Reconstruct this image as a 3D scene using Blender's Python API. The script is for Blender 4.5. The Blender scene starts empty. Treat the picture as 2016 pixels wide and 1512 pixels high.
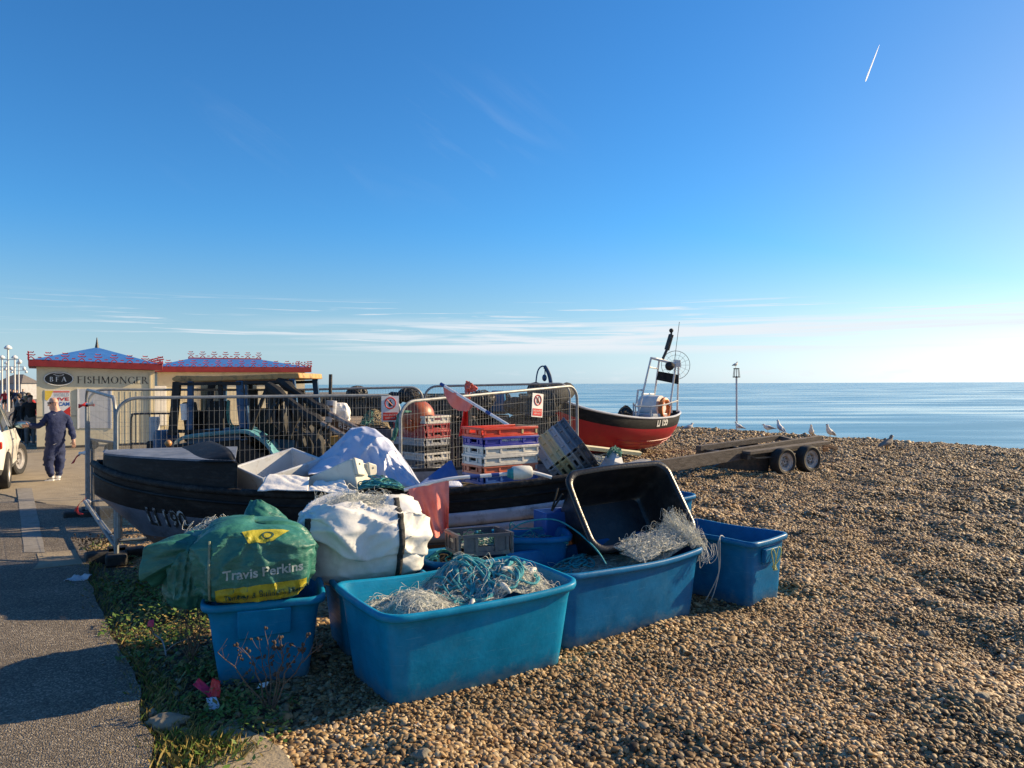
import bpy, bmesh, math, random
import numpy as np
from mathutils import Vector, Matrix, Euler, noise as mnoise
from mathutils.bvhtree import BVHTree

random.seed(7)
RNG = np.random.default_rng(11)
SC = bpy.context.scene
COL = SC.collection
PI = math.pi
F = 1480.0
CAMZ = 2.0
ROLL = -0.0036           # the horizon drops slightly to the left


def horizon(u):
    return 756.0 - (u - 1008.0) * 0.0037 + 1.2


def P(u, v, Y):
    """world point seen at photo pixel (u, v), Y metres ahead of the camera"""
    return Vector(((u - 1008.0) / F * Y, Y, CAMZ - (v - horizon(u)) / F * Y))


def G(u, v, z=0.0):
    """world point on the ground (height z) seen at photo pixel (u, v)"""
    Y = (CAMZ - z) * F / (v - horizon(u))
    return Vector(((u - 1008.0) / F * Y, Y, z))


# ---------------------------------------------------------------- noise
_tab = RNG.random((256, 256))


def vnoise(x, y, s=0):
    x = np.asarray(x, float) + s * 17.31
    y = np.asarray(y, float) + s * 7.77
    xi = np.floor(x).astype(int)
    yi = np.floor(y).astype(int)
    fx = x - xi
    fy = y - yi
    fx = fx * fx * (3 - 2 * fx)
    fy = fy * fy * (3 - 2 * fy)
    a = _tab[xi % 256, yi % 256]
    b = _tab[(xi + 1) % 256, yi % 256]
    c = _tab[xi % 256, (yi + 1) % 256]
    d = _tab[(xi + 1) % 256, (yi + 1) % 256]
    return (a * (1 - fx) + b * fx) * (1 - fy) + (c * (1 - fx) + d * fx) * fy


def fbm(x, y, s=0, o=3):
    r = 0
    a = 1.0
    t = 0
    for i in range(o):
        r = r + a * vnoise(x * 2 ** i, y * 2 ** i, s + i * 3)
        t += a
        a *= .5
    return r / t - .5


# ---------------------------------------------------------------- materials
MATS = {}


def mat(name, c1, c2=None, rough=.6, scale=6.0, bump=0.0, bscale=None, metal=0.0, spec=.5, contrast=(.35, .65),
        grime=None, gscale=3.0, gamount=.5, coords='Object', stretch=None, wave=None, alpha=None, detail=6):
    m = bpy.data.materials.new(name)
    m.use_nodes = True
    nt = m.node_tree
    b = nt.nodes['Principled BSDF']
    b.inputs['Roughness'].default_value = rough
    b.inputs['Metallic'].default_value = metal
    b.inputs['Specular IOR Level'].default_value = spec
    tc = nt.nodes.new('ShaderNodeTexCoord')
    src = tc.outputs[coords]
    if stretch:
        mp = nt.nodes.new('ShaderNodeMapping')
        mp.inputs['Scale'].default_value = stretch
        nt.links.new(src, mp.inputs[0])
        src = mp.outputs[0]
    col = None
    if c2 is not None:
        n = nt.nodes.new('ShaderNodeTexNoise')
        n.inputs['Scale'].default_value = scale
        n.inputs['Detail'].default_value = detail
        n.inputs['Roughness'].default_value = .65
        nt.links.new(src, n.inputs['Vector'])
        r = nt.nodes.new('ShaderNodeValToRGB')
        r.color_ramp.elements[0].position = contrast[0]
        r.color_ramp.elements[1].position = contrast[1]
        r.color_ramp.elements[0].color = (*c1, 1)
        r.color_ramp.elements[1].color = (*c2, 1)
        nt.links.new(n.outputs['Fac'], r.inputs[0])
        col = r.outputs[0]
    else:
        b.inputs['Base Color'].default_value = (*c1, 1)
    if grime is not None:
        n2 = nt.nodes.new('ShaderNodeTexNoise')
        n2.inputs['Scale'].default_value = gscale
        n2.inputs['Detail'].default_value = 8
        n2.inputs['Roughness'].default_value = .75
        nt.links.new(src, n2.inputs['Vector'])
        r2 = nt.nodes.new('ShaderNodeValToRGB')
        r2.color_ramp.elements[0].position = .5
        r2.color_ramp.elements[1].position = .68
        r2.color_ramp.elements[0].color = (0, 0, 0, 1)
        r2.color_ramp.elements[1].color = (gamount, gamount, gamount, 1)
        nt.links.new(n2.outputs['Fac'], r2.inputs[0])
        mx = nt.nodes.new('ShaderNodeMix')
        mx.data_type = 'RGBA'
        nt.links.new(r2.outputs[0], mx.inputs[0])
        if col is not None:
            nt.links.new(col, mx.inputs[6])
        else:
            mx.inputs[6].default_value = (*c1, 1)
        mx.inputs[7].default_value = (*grime, 1)
        col = mx.outputs[2]
    if col is not None:
        nt.links.new(col, b.inputs['Base Color'])
    if bump:
        n3 = nt.nodes.new('ShaderNodeTexNoise')
        n3.inputs['Scale'].default_value = bscale or scale * 4
        n3.inputs['Detail'].default_value = 4
        nt.links.new(src, n3.inputs['Vector'])
        bp = nt.nodes.new('ShaderNodeBump')
        bp.inputs['Strength'].default_value = bump
        bp.inputs['Distance'].default_value = .02
        nt.links.new(n3.outputs['Fac'], bp.inputs['Height'])
        nt.links.new(bp.outputs[0], b.inputs['Normal'])
    MATS[name] = m
    return m


def plastic(name, c, grime=(.35, .33, .28), rough=.42, ga=.3):
    d = tuple(x * .82 for x in c)
    l = tuple(min(1, x * 1.12 + .004) for x in c)
    return mat(name, d, l, rough=rough, scale=5, bump=.06, bscale=40, grime=grime, gscale=4.5, gamount=ga)


def tubplastic(name, c):
    """scuffed rotomoulded plastic: fine diagonal scratches and chalky scuffs near the foot"""
    m = plastic(name, c, rough=.38, ga=.12, grime=(.12, .26, .34))
    nt = m.node_tree
    b = nt.nodes['Principled BSDF']
    old = b.inputs['Base Color'].links[0].from_socket
    tc = nt.nodes.new('ShaderNodeTexCoord')
    mp = nt.nodes.new('ShaderNodeMapping')
    mp.inputs['Rotation'].default_value = (.3, .5, .6)
    mp.inputs['Scale'].default_value = (3, 3, 70)
    nt.links.new(tc.outputs['Object'], mp.inputs[0])
    n = nt.nodes.new('ShaderNodeTexNoise')
    n.inputs['Scale'].default_value = 2.2
    n.inputs['Detail'].default_value = 5
    nt.links.new(mp.outputs[0], n.inputs['Vector'])
    r = nt.nodes.new('ShaderNodeValToRGB')
    r.color_ramp.elements[0].position = .645
    r.color_ramp.elements[1].position = .675
    r.color_ramp.elements[0].color = (0, 0, 0, 1)
    r.color_ramp.elements[1].color = (.26, .26, .26, 1)
    nt.links.new(n.outputs['Fac'], r.inputs[0])
    mx = nt.nodes.new('ShaderNodeMix')
    mx.data_type = 'RGBA'
    nt.links.new(r.outputs[0], mx.inputs[0])
    nt.links.new(old, mx.inputs[6])
    mx.inputs[7].default_value = (.10, .32, .46, 1)
    nt.links.new(mx.outputs[2], b.inputs['Base Color'])
    # pale dust and rubbed scuffs round the foot, where the tubs are dragged over the shingle
    sz = nt.nodes.new('ShaderNodeSeparateXYZ')
    nt.links.new(tc.outputs['Object'], sz.inputs[0])
    n5 = nt.nodes.new('ShaderNodeTexNoise')
    n5.inputs['Scale'].default_value = 9
    n5.inputs['Detail'].default_value = 9
    n5.inputs['Roughness'].default_value = .75
    nt.links.new(tc.outputs['Object'], n5.inputs['Vector'])
    ma = nt.nodes.new('ShaderNodeMath')
    ma.operation = 'MULTIPLY_ADD'
    ma.inputs[1].default_value = .42
    nt.links.new(n5.outputs['Fac'], ma.inputs[0])
    mneg = nt.nodes.new('ShaderNodeMath')
    mneg.operation = 'MULTIPLY'
    mneg.inputs[1].default_value = -1
    nt.links.new(sz.outputs[2], mneg.inputs[0])
    nt.links.new(mneg.outputs[0], ma.inputs[2])
    r5 = nt.nodes.new('ShaderNodeMapRange')
    r5.inputs[1].default_value = .10
    r5.inputs[2].default_value = .24
    r5.inputs[3].default_value = 0
    r5.inputs[4].default_value = .45
    nt.links.new(ma.outputs[0], r5.inputs[0])
    m5 = nt.nodes.new('ShaderNodeMix')
    m5.data_type = 'RGBA'
    nt.links.new(r5.outputs[0], m5.inputs[0])
    nt.links.new(mx.outputs[2], m5.inputs[6])
    m5.inputs[7].default_value = (.22, .26, .26, 1)
    nt.links.new(m5.outputs[2], b.inputs['Base Color'])
    b.inputs['Specular IOR Level'].default_value = .16
    # roughness breakup
    r2 = nt.nodes.new('ShaderNodeMapRange')
    r2.inputs[1].default_value = .3
    r2.inputs[2].default_value = .7
    r2.inputs[3].default_value = .3
    r2.inputs[4].default_value = .55
    nt.links.new(n.outputs['Fac'], r2.inputs[0])
    nt.links.new(r2.outputs[0], b.inputs['Roughness'])
    return m


M = dict(
    tub_blue=tubplastic('blue_plastic', (.003, .13, .32)),
    tub_teal=tubplastic('turquoise_plastic', (.001, .20, .385)),
    tub_sky=tubplastic('bright_blue_plastic', (.003, .125, .31)),
    black_plastic=mat('black_plastic', (.008, .008, .009), (.018, .018, .019), rough=.33, scale=9, bump=.15, bscale=60, grime=(.07, .065, .06), gscale=4, gamount=.5),
    rubber=mat('rubber', (.012, .012, .012), (.03, .03, .03), rough=.75, scale=10, bump=.25, bscale=30),
    gun_rubber=mat('gunwale_rubber', (.008, .008, .009), (.026, .025, .024), rough=.7, spec=.25, scale=10, bump=.5, bscale=25, grime=(.09, .085, .08), gscale=9, gamount=.6),
    steel=mat('galvanised_steel', (.20, .22, .23), (.32, .34, .35), rough=.55, scale=14, metal=.3, grime=(.18, .12, .08), gscale=8, gamount=.4),
    wire=mat('fence_wire', (.20, .21, .21), (.30, .31, .31), rough=.6, scale=20, metal=.1),
    dark_steel=mat('dark_steel', (.03, .032, .035), (.07, .07, .07), rough=.5, scale=12, metal=.4, grime=(.12, .06, .03), gscale=6, gamount=.5),
    white_paint=mat('white_paint', (.62, .61, .58), (.78, .77, .74), rough=.45, scale=6, grime=(.4, .33, .24), gscale=6, gamount=.5),
    white_net=mat('white_net', (.44, .45, .40), (.66, .66, .60), rough=.5, scale=30),
    net_fill=mat('net_mound', (.22, .26, .25), (.55, .56, .5), rough=.9, scale=60, bump=1.0, bscale=90),
    dark_net=mat('dark_net', (.014, .015, .014), (.05, .05, .045), rough=.8, scale=30, bump=.6, bscale=50),
    rope_teal=mat('teal_rope', (.01, .20, .26), (.05, .38, .42), rough=.7, scale=25, bump=.6, bscale=200),
    rope_green=mat('green_rope', (.02, .13, .11), (.10, .28, .22), rough=.8, scale=25, bump=.6, bscale=150),
    rope_tan=mat('tan_rope', (.22, .16, .08), (.42, .34, .2), rough=.85, scale=25, bump=.6, bscale=150),
    rope_pale=mat('pale_rope', (.45, .46, .44), (.62, .62, .58), rough=.8, scale=25),
    float_white=mat('white_float', (.55, .54, .48), (.72, .71, .64), rough=.55, scale=8, grime=(.3, .27, .18), gscale=7, gamount=.5),
    float_red=mat('red_buoy_plastic', (.30, .06, .022), (.45, .11, .04), rough=.45, scale=5, grime=(.10, .03, .02), gscale=5, gamount=.8),
    bag_green=mat('green_woven_sack', (.010, .10, .078), (.04, .19, .14), rough=.5, scale=5, bump=.5, bscale=14, stretch=(1, 1, 2.2), grime=(.05, .16, .13), gscale=6, gamount=.5),
    bag_yellow=mat('yellow_print', (.30, .26, .012), (.48, .42, .03), rough=.55, scale=9, bump=.2, bscale=70),
    print_grey=mat('grey_print', (.30, .38, .36), (.42, .48, .46), rough=.6, scale=12),
    print_dark=mat('dark_print', (.012, .05, .035), (.03, .09, .06), rough=.6, scale=12),
    bag_white=mat('white_woven_sack', (.60, .60, .58), (.74, .74, .71), rough=.55, scale=5, bump=.3, bscale=11, grime=(.42, .40, .36), gscale=4, gamount=.4),
    strap_black=mat('black_webbing', (.012, .012, .012), (.05, .05, .05), rough=.8, scale=60, bump=.5, bscale=300),
    tarp=mat('white_blue_tarpaulin', (.42, .47, .62), (.52, .56, .70), rough=.42, scale=4, bump=.1, bscale=60, grime=(.38, .40, .48), gscale=7, gamount=.5),
    sheet_white=mat('white_sheet', (.70, .69, .66), (.8, .79, .76), rough=.5, scale=6, bump=.2, bscale=40),
    box_white=mat('cream_fish_box', (.58, .56, .48), (.74, .72, .62), rough=.45, scale=3, grime=(.35, .30, .22), gscale=5, gamount=.5),
    box_pale=mat('pale_grey_bin', (.50, .53, .56), (.64, .66, .68), rough=.45, scale=3, grime=(.25, .22, .18), gscale=6, gamount=.7),
    hull_black=mat('black_hull_paint', (.005, .006, .008), (.011, .012, .014), rough=.6, spec=.22, scale=6, bump=.15, bscale=12, grime=(.10, .095, .085), gscale=5, gamount=.25, stretch=(1, 1, 3)),
    hull_blue=mat('blue_grey_hull_paint', (.065, .085, .125), (.13, .155, .21), rough=.45, scale=4, bump=.1, bscale=14, grime=(.03, .035, .045), gscale=5, gamount=.7),
    hull_pale=mat('pale_hull_plank', (.36, .41, .52), (.48, .53, .63), rough=.45, scale=4, grime=(.08, .09, .12), gscale=7, gamount=.7),
    hull_brown=mat('brown_antifoul', (.10, .055, .04), (.17, .10, .075), rough=.8, scale=8, bump=.3),
    hull_red=mat('red_hull_paint', (.34, .008, .020), (.44, .014, .028), rough=.38, scale=3, grime=(.13, .01, .012), gscale=3, gamount=.7),
    deck_blue=mat('worn_blue_deck', (.08, .10, .14), (.16, .19, .25), rough=.6, scale=5, grime=(.3, .32, .34), gscale=8, gamount=.4),
    cream_wall=mat('cream_wall', (.64, .55, .36), (.72, .64, .44), rough=.6, scale=1.2, grime=(.42, .35, .22), gscale=2, gamount=.5),
    roof_blue=mat('blue_roof', (.035, .14, .40), (.05, .18, .48), rough=.5, scale=3),
    fascia_red=mat('red_fascia', (.20, .012, .014), (.27, .02, .02), rough=.45, scale=3),
    crest_red=mat('red_ironwork', (.33, .02, .03), (.42, .035, .045), rough=.5, scale=10),
    letter_black=mat('black_lettering', (.02, .02, .018), None, rough=.5),
    letter_white=mat('white_lettering', (.75, .74, .70), (.6, .6, .57), rough=.5, scale=20),
    sign_white=mat('white_sign', (.72, .71, .69), (.8, .79, .77), rough=.4, scale=8),
    sign_red=mat('red_sign_print', (.50, .02, .02), (.6, .04, .03), rough=.4, scale=12),
    sign_yellow=mat('yellow_sign_print', (.75, .5, .04), (.85, .62, .1), rough=.45, scale=12),
    sign_blue=mat('blue_sign_print', (.02, .12, .42), None, rough=.45),
    board_grey=mat('grey_board', (.42, .44, .48), (.52, .54, .58), rough=.35, scale=3),
    rust=mat('rusty_roof', (.42, .21, .07), (.64, .40, .17), rough=.8, scale=5, bump=.3, grime=(.05, .025, .015), gscale=5, gamount=1.0, ),
    tractor_blue=mat('burnt_blue_paint', (.008, .045, .12), (.02, .11, .24), rough=.5, scale=4, grime=(.012, .012, .014), gscale=4, gamount=1.0),
    tractor_cyan=mat('faded_cyan_paint', (.06, .24, .33), (.13, .36, .44), rough=.5, scale=6, grime=(.03, .05, .06), gscale=7, gamount=.8),
    char=mat('charred_metal', (.006, .006, .006), (.025, .024, .023), rough=.75, scale=9, bump=.6, bscale=20),
    tyre=mat('tyre', (.012, .012, .012), (.026, .025, .024), rough=.8, scale=12, bump=.2),
    rim_grey=mat('wheel_rim', (.26, .25, .25), (.40, .39, .38), rough=.5, scale=9, metal=.3, grime=(.14, .08, .05), gscale=8, gamount=.6),
    old_timber=mat('weathered_timber', (.055, .045, .04), (.14, .12, .105), rough=.85, scale=5, bump=.5, bscale=30, stretch=(1, 1, 6)),
    grey_timber=mat('grey_timber', (.20, .19, .185), (.32, .31, .30), rough=.85, scale=6, bump=.4, bscale=40),
    new_timber=mat('pale_timber', (.55, .48, .28), (.68, .62, .42), rough=.7, scale=8, stretch=(1, 1, 4)),
    brown_timber=mat('brown_timber', (.09, .05, .03), (.18, .11, .065), rough=.8, scale=7, bump=.3),
    car_white=mat('white_car_paint', (.66, .64, .58), (.70, .68, .62), rough=.18, scale=1),
    glass=mat('dark_glass', (.02, .03, .035), None, rough=.06, spec=.8),
    mirror_glass=mat('mirror_glass', (.25, .36, .42), None, rough=.05, metal=.9),
    lamp_red=mat('red_lamp_lens', (.5, .03, .01), None, rough=.2),
    skin=mat('skin', (.44, .25, .18), (.50, .30, .22), rough=.55, scale=12),
    navy=mat('navy_cloth', (.009, .018, .066), (.016, .028, .095), rough=.85, scale=9, bump=.8, bscale=16),
    black_cloth=mat('black_cloth', (.008, .009, .012), (.02, .021, .026), rough=.9, scale=9, bump=.3, bscale=18),
    grey_cloth=mat('grey_cloth', (.10, .10, .11), (.17, .17, .18), rough=.9, scale=9),
    red_cloth=mat('red_cloth', (.34, .02, .025), (.42, .03, .035), rough=.85, scale=9),
    shoe_grey=mat('grey_shoe', (.16, .16, .17), (.3, .3, .31), rough=.7, scale=30),
    hair_brown=mat('brown_hair', (.05, .03, .02), (.09, .06, .04), rough=.8, scale=30),
    lens_black=mat('sunglass_black', (.008, .008, .008), None, rough=.15),
    flag_red=mat('bright_red_flag', (.62, .022, .016), (.7, .04, .03), rough=.7, scale=8),
    flag_pink=mat('faded_red_flag', (.66, .15, .12), (.78, .24, .20), rough=.8, scale=6, bump=.2, bscale=60),
    pole_white=mat('white_pole', (.66, .67, .68), (.75, .76, .77), rough=.4, scale=20),
    pole_blue=mat('blue_tape', (.02, .05, .22), None, rough=.45),
    gull_white=mat('gull_white', (.62, .60, .56), (.72, .70, .66), rough=.8, scale=20),
    gull_grey=mat('gull_grey', (.22, .23, .25), (.30, .31, .33), rough=.8, scale=20),
    gull_brown=mat('gull_brown', (.14, .12, .10), (.30, .27, .23), rough=.8, scale=30),
    gull_beak=mat('gull_beak', (.5, .3, .04), None, rough=.5),
    asphalt=None, soil=None,
    concrete=mat('old_concrete', (.24, .195, .13), (.34, .285, .20), rough=.9, scale=5, bump=.5, bscale=40, grime=(.13, .10, .065), gscale=2.5, gamount=.7),
    kerb=mat('kerb_stone', (.17, .155, .135), (.25, .235, .21), rough=.85, scale=9, bump=.3, bscale=60),
    rock=mat('rock', (.16, .14, .105), (.28, .25, .19), rough=.9, scale=6, bump=.6, bscale=14),
    twig=mat('dry_twig', (.10, .065, .045), (.18, .13, .09), rough=.9, scale=30),
    seedhead=mat('seed_head', (.045, .03, .022), (.10, .07, .05), rough=.9, scale=30),
    leaf=mat('leaf_green', (.05, .11, .012), (.12, .20, .03), rough=.6, scale=3),
    leaf_dry=mat('leaf_yellow', (.20, .16, .04), (.30, .22, .07), rough=.7, scale=3),
    tape_white=mat('barrier_tape_white', (.75, .72, .70), None, rough=.4),
    tape_red=mat('barrier_tape_red', (.55, .03, .03), None, rough=.4),
    litter_red=mat('red_litter', (.62, .03, .03), (.55, .02, .10), rough=.5, scale=8),
    litter_white=mat('white_litter', (.65, .65, .75), (.75, .75, .8), rough=.5, scale=8),
    lamp_globe=mat('lamp_globe', (.72, .72, .70), None, rough=.3),
    far_roof=mat('far_roof', (.09, .08, .08), (.13, .12, .12), rough=.8, scale=3),
    far_wall=mat('far_wall', (.30, .30, .32), (.38, .38, .40), rough=.8, scale=2),
    brown_bumper=mat('grey_trim', (.05, .05, .05), (.07, .07, .07), rough=.6, scale=8),
    orange_plastic=mat('orange_plastic', (.55, .15, .03), None, rough=.5),
)


def crate_mat(name, c, ga=.45):
    M[name] = plastic(name + '_crate_plastic', c, ga=ga, grime=(.30, .27, .22))


crate_mat('c_red', (.34, .03, .035))
crate_mat('c_brightred', (.62, .045, .015), .2)
crate_mat('c_yellow', (.62, .50, .22), .3)
crate_mat('c_blue', (.015, .022, .30), .2)
crate_mat('c_midblue', (.02, .10, .36), .3)
crate_mat('c_white', (.62, .60, .55), .5)
crate_mat('c_offwhite', (.56, .55, .52), .5)
crate_mat('c_black', (.016, .018, .024), .3)
crate_mat('c_grey', (.13, .14, .16), .4)
crate_mat('c_dgrey', (.075, .08, .10), .4)
crate_mat('c_lgrey', (.33, .34, .36), .4)
crate_mat('c_orange', (.60, .16, .085), .3)
crate_mat('c_tan', (.50, .25, .09), .4)
crate_mat('c_beige', (.50, .42, .22), .4)


# ---------------------------------------------------------------- mesh builder
class MB:
    def __init__(s):
        s.v = []
        s.f = []
        s.m = []
        s.n = 0

    def add(s, vs, fs, mi=0):
        k = s.n
        vs = [tuple(p) for p in vs]
        s.v.extend(vs)
        s.n += len(vs)
        s.f.extend([tuple(i + k for i in f) for f in fs])
        s.m.extend([mi] * len(fs))
        return s

    def hexa(s, p, mi=0):
        """8 points: bottom ring 0-3, top ring 4-7"""
        return s.add(p, [(3, 2, 1, 0), (4, 5, 6, 7), (0, 1, 5, 4), (1, 2, 6, 5), (2, 3, 7, 6), (3, 0, 4, 7)], mi)

    def box(s, c, size, R=None, mi=0):
        hx, hy, hz = size[0] / 2, size[1] / 2, size[2] / 2
        p = [Vector(q) for q in [(-hx, -hy, -hz), (hx, -hy, -hz), (hx, hy, -hz), (-hx, hy, -hz), (-hx, -hy, hz), (hx, -hy, hz), (hx, hy, hz), (-hx, hy, hz)]]
        if R is not None:
            p = [R @ q for q in p]
        c = Vector(c)
        return s.hexa([q + c for q in p], mi)

    def beam(s, a, b, w, h, up=(0, 0, 1), mi=0):
        """square bar from a to b, w wide, h high"""
        a = Vector(a)
        b = Vector(b)
        d = (b - a).normalized()
        side = d.cross(Vector(up)).normalized() * (w / 2)
        u = side.cross(d).normalized() * (h / 2)
        return s.hexa([a - side - u, a + side - u, b + side - u, b - side - u, a - side + u, a + side + u, b + side + u, b - side + u], mi)

    def tube(s, pts, r, n=6, closed=False, mi=0, cap=True):
        pts = np.array([tuple(p) for p in pts], float)
        k = len(pts)
        if np.isscalar(r):
            r = np.full(k, r)
        r = np.asarray(r, float)
        if closed:
            t = np.roll(pts, -1, 0) - np.roll(pts, 1, 0)
        else:
            t = np.gradient(pts, axis=0)
        t /= np.maximum(np.linalg.norm(t, axis=1), 1e-9)[:, None]
        nrm = np.zeros_like(t)
        a = np.array([0, 0, 1.0]) if abs(t[0][2]) < .9 else np.array([1.0, 0, 0])
        x = np.cross(t[0], a)
        x /= np.linalg.norm(x)
        for i in range(k):
            x = x - t[i] * np.dot(x, t[i])
            l = np.linalg.norm(x)
            if l < 1e-6:
                x = np.cross(t[i], [0.3, .5, .8])
                l = np.linalg.norm(x)
            x = x / l
            nrm[i] = x
        bn = np.cross(t, nrm)
        ang = np.arange(n) * 2 * PI / n
        V = pts[:, None, :] + r[:, None, None] * (np.cos(ang)[None, :, None] * nrm[:, None, :] + np.sin(ang)[None, :, None] * bn[:, None, :])
        V = V.reshape(-1, 3)
        fs = []
        kk = k if closed else k - 1
        for i in range(kk):
            j = (i + 1) % k
            for q in range(n):
                w = (q + 1) % n
                fs.append((i * n + q, i * n + w, j * n + w, j * n + q))
        if cap and not closed:
            fs.append(tuple(range(n - 1, -1, -1)))
            fs.append(tuple((k - 1) * n + q for q in range(n)))
        return s.add(V.tolist(), fs, mi)

    def lathe(s, prof, n=24, Mx=None, mi=0, cap=True):
        """profile of (radius, height) about local Z"""
        Mx = Mx or Matrix()
        vs = []
        for (r, h) in prof:
            for q in range(n):
                a = 2 * PI * q / n
                vs.append(Mx @ Vector((r * math.cos(a), r * math.sin(a), h)))
        fs = []
        for i in range(len(prof) - 1):
            for q in range(n):
                w = (q + 1) % n
                fs.append((i * n + q, i * n + w, (i + 1) * n + w, (i + 1) * n + q))
        if cap:
            fs.append(tuple(range(n - 1, -1, -1)))
            fs.append(tuple((len(prof) - 1) * n + q for q in range(n)))
        return s.add(vs, fs, mi)

    def grid(s, A, mi=0, closed_u=False, flip=False):
        """A: array (n, m, 3)"""
        n = len(A)
        m = len(A[0])
        vs = [tuple(A[i][j]) for i in range(n) for j in range(m)]
        fs = []
        nn = n if closed_u else n - 1
        for i in range(nn):
            i2 = (i + 1) % n
            for j in range(m - 1):
                q = (i * m + j, i2 * m + j, i2 * m + j + 1, i * m + j + 1)
                fs.append(q[::-1] if flip else q)
        if isinstance(mi, int):
            return s.add(vs, fs, mi)
        s.add(vs, fs, 0)
        # per-column material
        k = len(fs)
        base = len(s.m) - k
        c = 0
        for i in range(nn):
            for j in range(m - 1):
                s.m[base + c] = mi[j]
                c += 1
        return s

    def ball(s, c, r, n=16, mi=0, R=None):
        if np.isscalar(r):
            r = (r, r, r)
        c = Vector(c)
        k = max(6, n // 2)
        rows = []
        for i in range(k + 1):
            th = PI * i / k
            rows.append((math.sin(th), -math.cos(th)))
        vs = []
        for (rr, h) in rows[1:-1]:
            for q in range(n):
                a = 2 * PI * q / n
                p = Vector((rr * math.cos(a) * r[0], rr * math.sin(a) * r[1], h * r[2]))
                if R is not None:
                    p = R @ p
                vs.append(c + p)
        b = Vector((0, 0, -r[2]))
        t = Vector((0, 0, r[2]))
        if R is not None:
            b = R @ b
            t = R @ t
        vs += [c + b, c + t]
        fs = []
        kk = k - 1
        for i in range(kk - 1):
            for q in range(n):
                w = (q + 1) % n
                fs.append((i * n + q, i * n + w, (i + 1) * n + w, (i + 1) * n + q))
        for q in range(n):
            w = (q + 1) % n
            fs.append((len(vs) - 2, w, q))
            fs.append((len(vs) - 1, (kk - 1) * n + q, (kk - 1) * n + w))
        return s.add(vs, fs, mi)

    def prism(s, poly, vec, mi=0):
        """flat polygon (3-D points) pushed along vec"""
        vec = Vector(vec)
        n = len(poly)
        a = [Vector(p) for p in poly]
        vs = a + [p + vec for p in a]
        fs = [tuple(range(n - 1, -1, -1)), tuple(range(n, 2 * n))]
        for i in range(n):
            j = (i + 1) % n
            fs.append((i, j, n + j, n + i))
        return s.add(vs, fs, mi)

    def build(s, name, mats, parent=None, smooth=True, bevel=0, angle=40, solid=0, subd=0, fixn=True):
        me = bpy.data.meshes.new(name)
        me.from_pydata(s.v, [], s.f)
        if not isinstance(mats, (list, tuple)):
            mats = [mats]
        for m in mats:
            me.materials.append(m)
        if len(mats) > 1:
            me.polygons.foreach_set('material_index', s.m)
        me.update()
        if fixn and len(s.f) < 60000:
            bm = bmesh.new()
            bm.from_mesh(me)
            bmesh.ops.recalc_face_normals(bm, faces=bm.faces)
            bm.to_mesh(me)
            bm.free()
        if smooth:
            me.polygons.foreach_set('use_smooth', [True] * len(me.polygons))
            try:
                me.set_sharp_from_angle(angle=math.radians(angle))
            except Exception:
                pass
        o = bpy.data.objects.new(name, me)
        COL.objects.link(o)
        if parent is not None:
            put(o, parent)
        if solid:
            q = o.modifiers.new('solid', 'SOLIDIFY')
            q.thickness = solid
            q.offset = 0
        if bevel:
            q = o.modifiers.new('bevel', 'BEVEL')
            q.width = bevel
            q.segments = 2
            q.limit_method = 'ANGLE'
            q.angle_limit = math.radians(50)
        if subd:
            q = o.modifiers.new('sub', 'SUBSURF')
            q.levels = subd
            q.render_levels = subd
        return o


def wmat(o):
    m = o.matrix_local.copy() if False else Matrix.LocRotScale(o.location, o.rotation_euler, o.scale)
    if o.parent is not None:
        return wmat(o.parent) @ o.matrix_parent_inverse @ m
    return m


def put(o, parent, local=False):
    o.parent = parent
    if not local:
        o.matrix_parent_inverse = wmat(parent).inverted()
    return o


def tag(o, label=None, cat=None, group=None, kind=None):
    if label:
        o['label'] = label
    if cat:
        o['category'] = cat
    if group:
        o['group'] = group
    if kind:
        o['kind'] = kind
    return o


def thing(name, label, cat, loc=(0, 0, 0), rot=(0, 0, 0), group=None):
    o = bpy.data.objects.new(name, None)
    o.empty_display_size = .2
    COL.objects.link(o)
    o.location = Vector(loc)
    o.rotation_euler = rot
    return tag(o, label, cat, group)


def copy_tree(o, parent=None):
    c = o.copy()
    COL.objects.link(c)
    if parent is not None:
        c.parent = parent
    for ch in list(o.children):
        copy_tree(ch, c)
    return c


def text_geo(s, size=1.0, bold=0.0, align='CENTER', sub=.0, extr=0.0, spacing=1.0):
    """text as verts (x, y) and faces, from the built-in font"""
    cu = bpy.data.curves.new('txt', 'FONT')
    cu.body = s
    cu.size = size
    cu.offset = bold
    cu.align_x = align
    cu.align_y = 'CENTER'
    cu.space_character = spacing
    cu.resolution_u = 3
    ob = bpy.data.objects.new('txt', cu)
    COL.objects.link(ob)
    dg = bpy.context.evaluated_depsgraph_get()
    me = bpy.data.meshes.new_from_object(ob.evaluated_get(dg))
    bm = bmesh.new()
    bm.from_mesh(me)
    bmesh.ops.triangulate(bm, faces=bm.faces)
    if sub:
        for _ in range(4):
            e = [x for x in bm.edges if x.calc_length() > sub]
            if not e:
                break
            bmesh.ops.subdivide_edges(bm, edges=e, cuts=1)
            bmesh.ops.triangulate(bm, faces=bm.faces)
    bm.verts.index_update()
    vs = [(v.co.x, v.co.y) for v in bm.verts]
    fs = [tuple(v.index for v in f.verts) for f in bm.faces]
    bm.free()
    bpy.data.objects.remove(ob)
    bpy.data.meshes.remove(me)
    bpy.data.curves.remove(cu)
    return vs, fs


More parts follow.
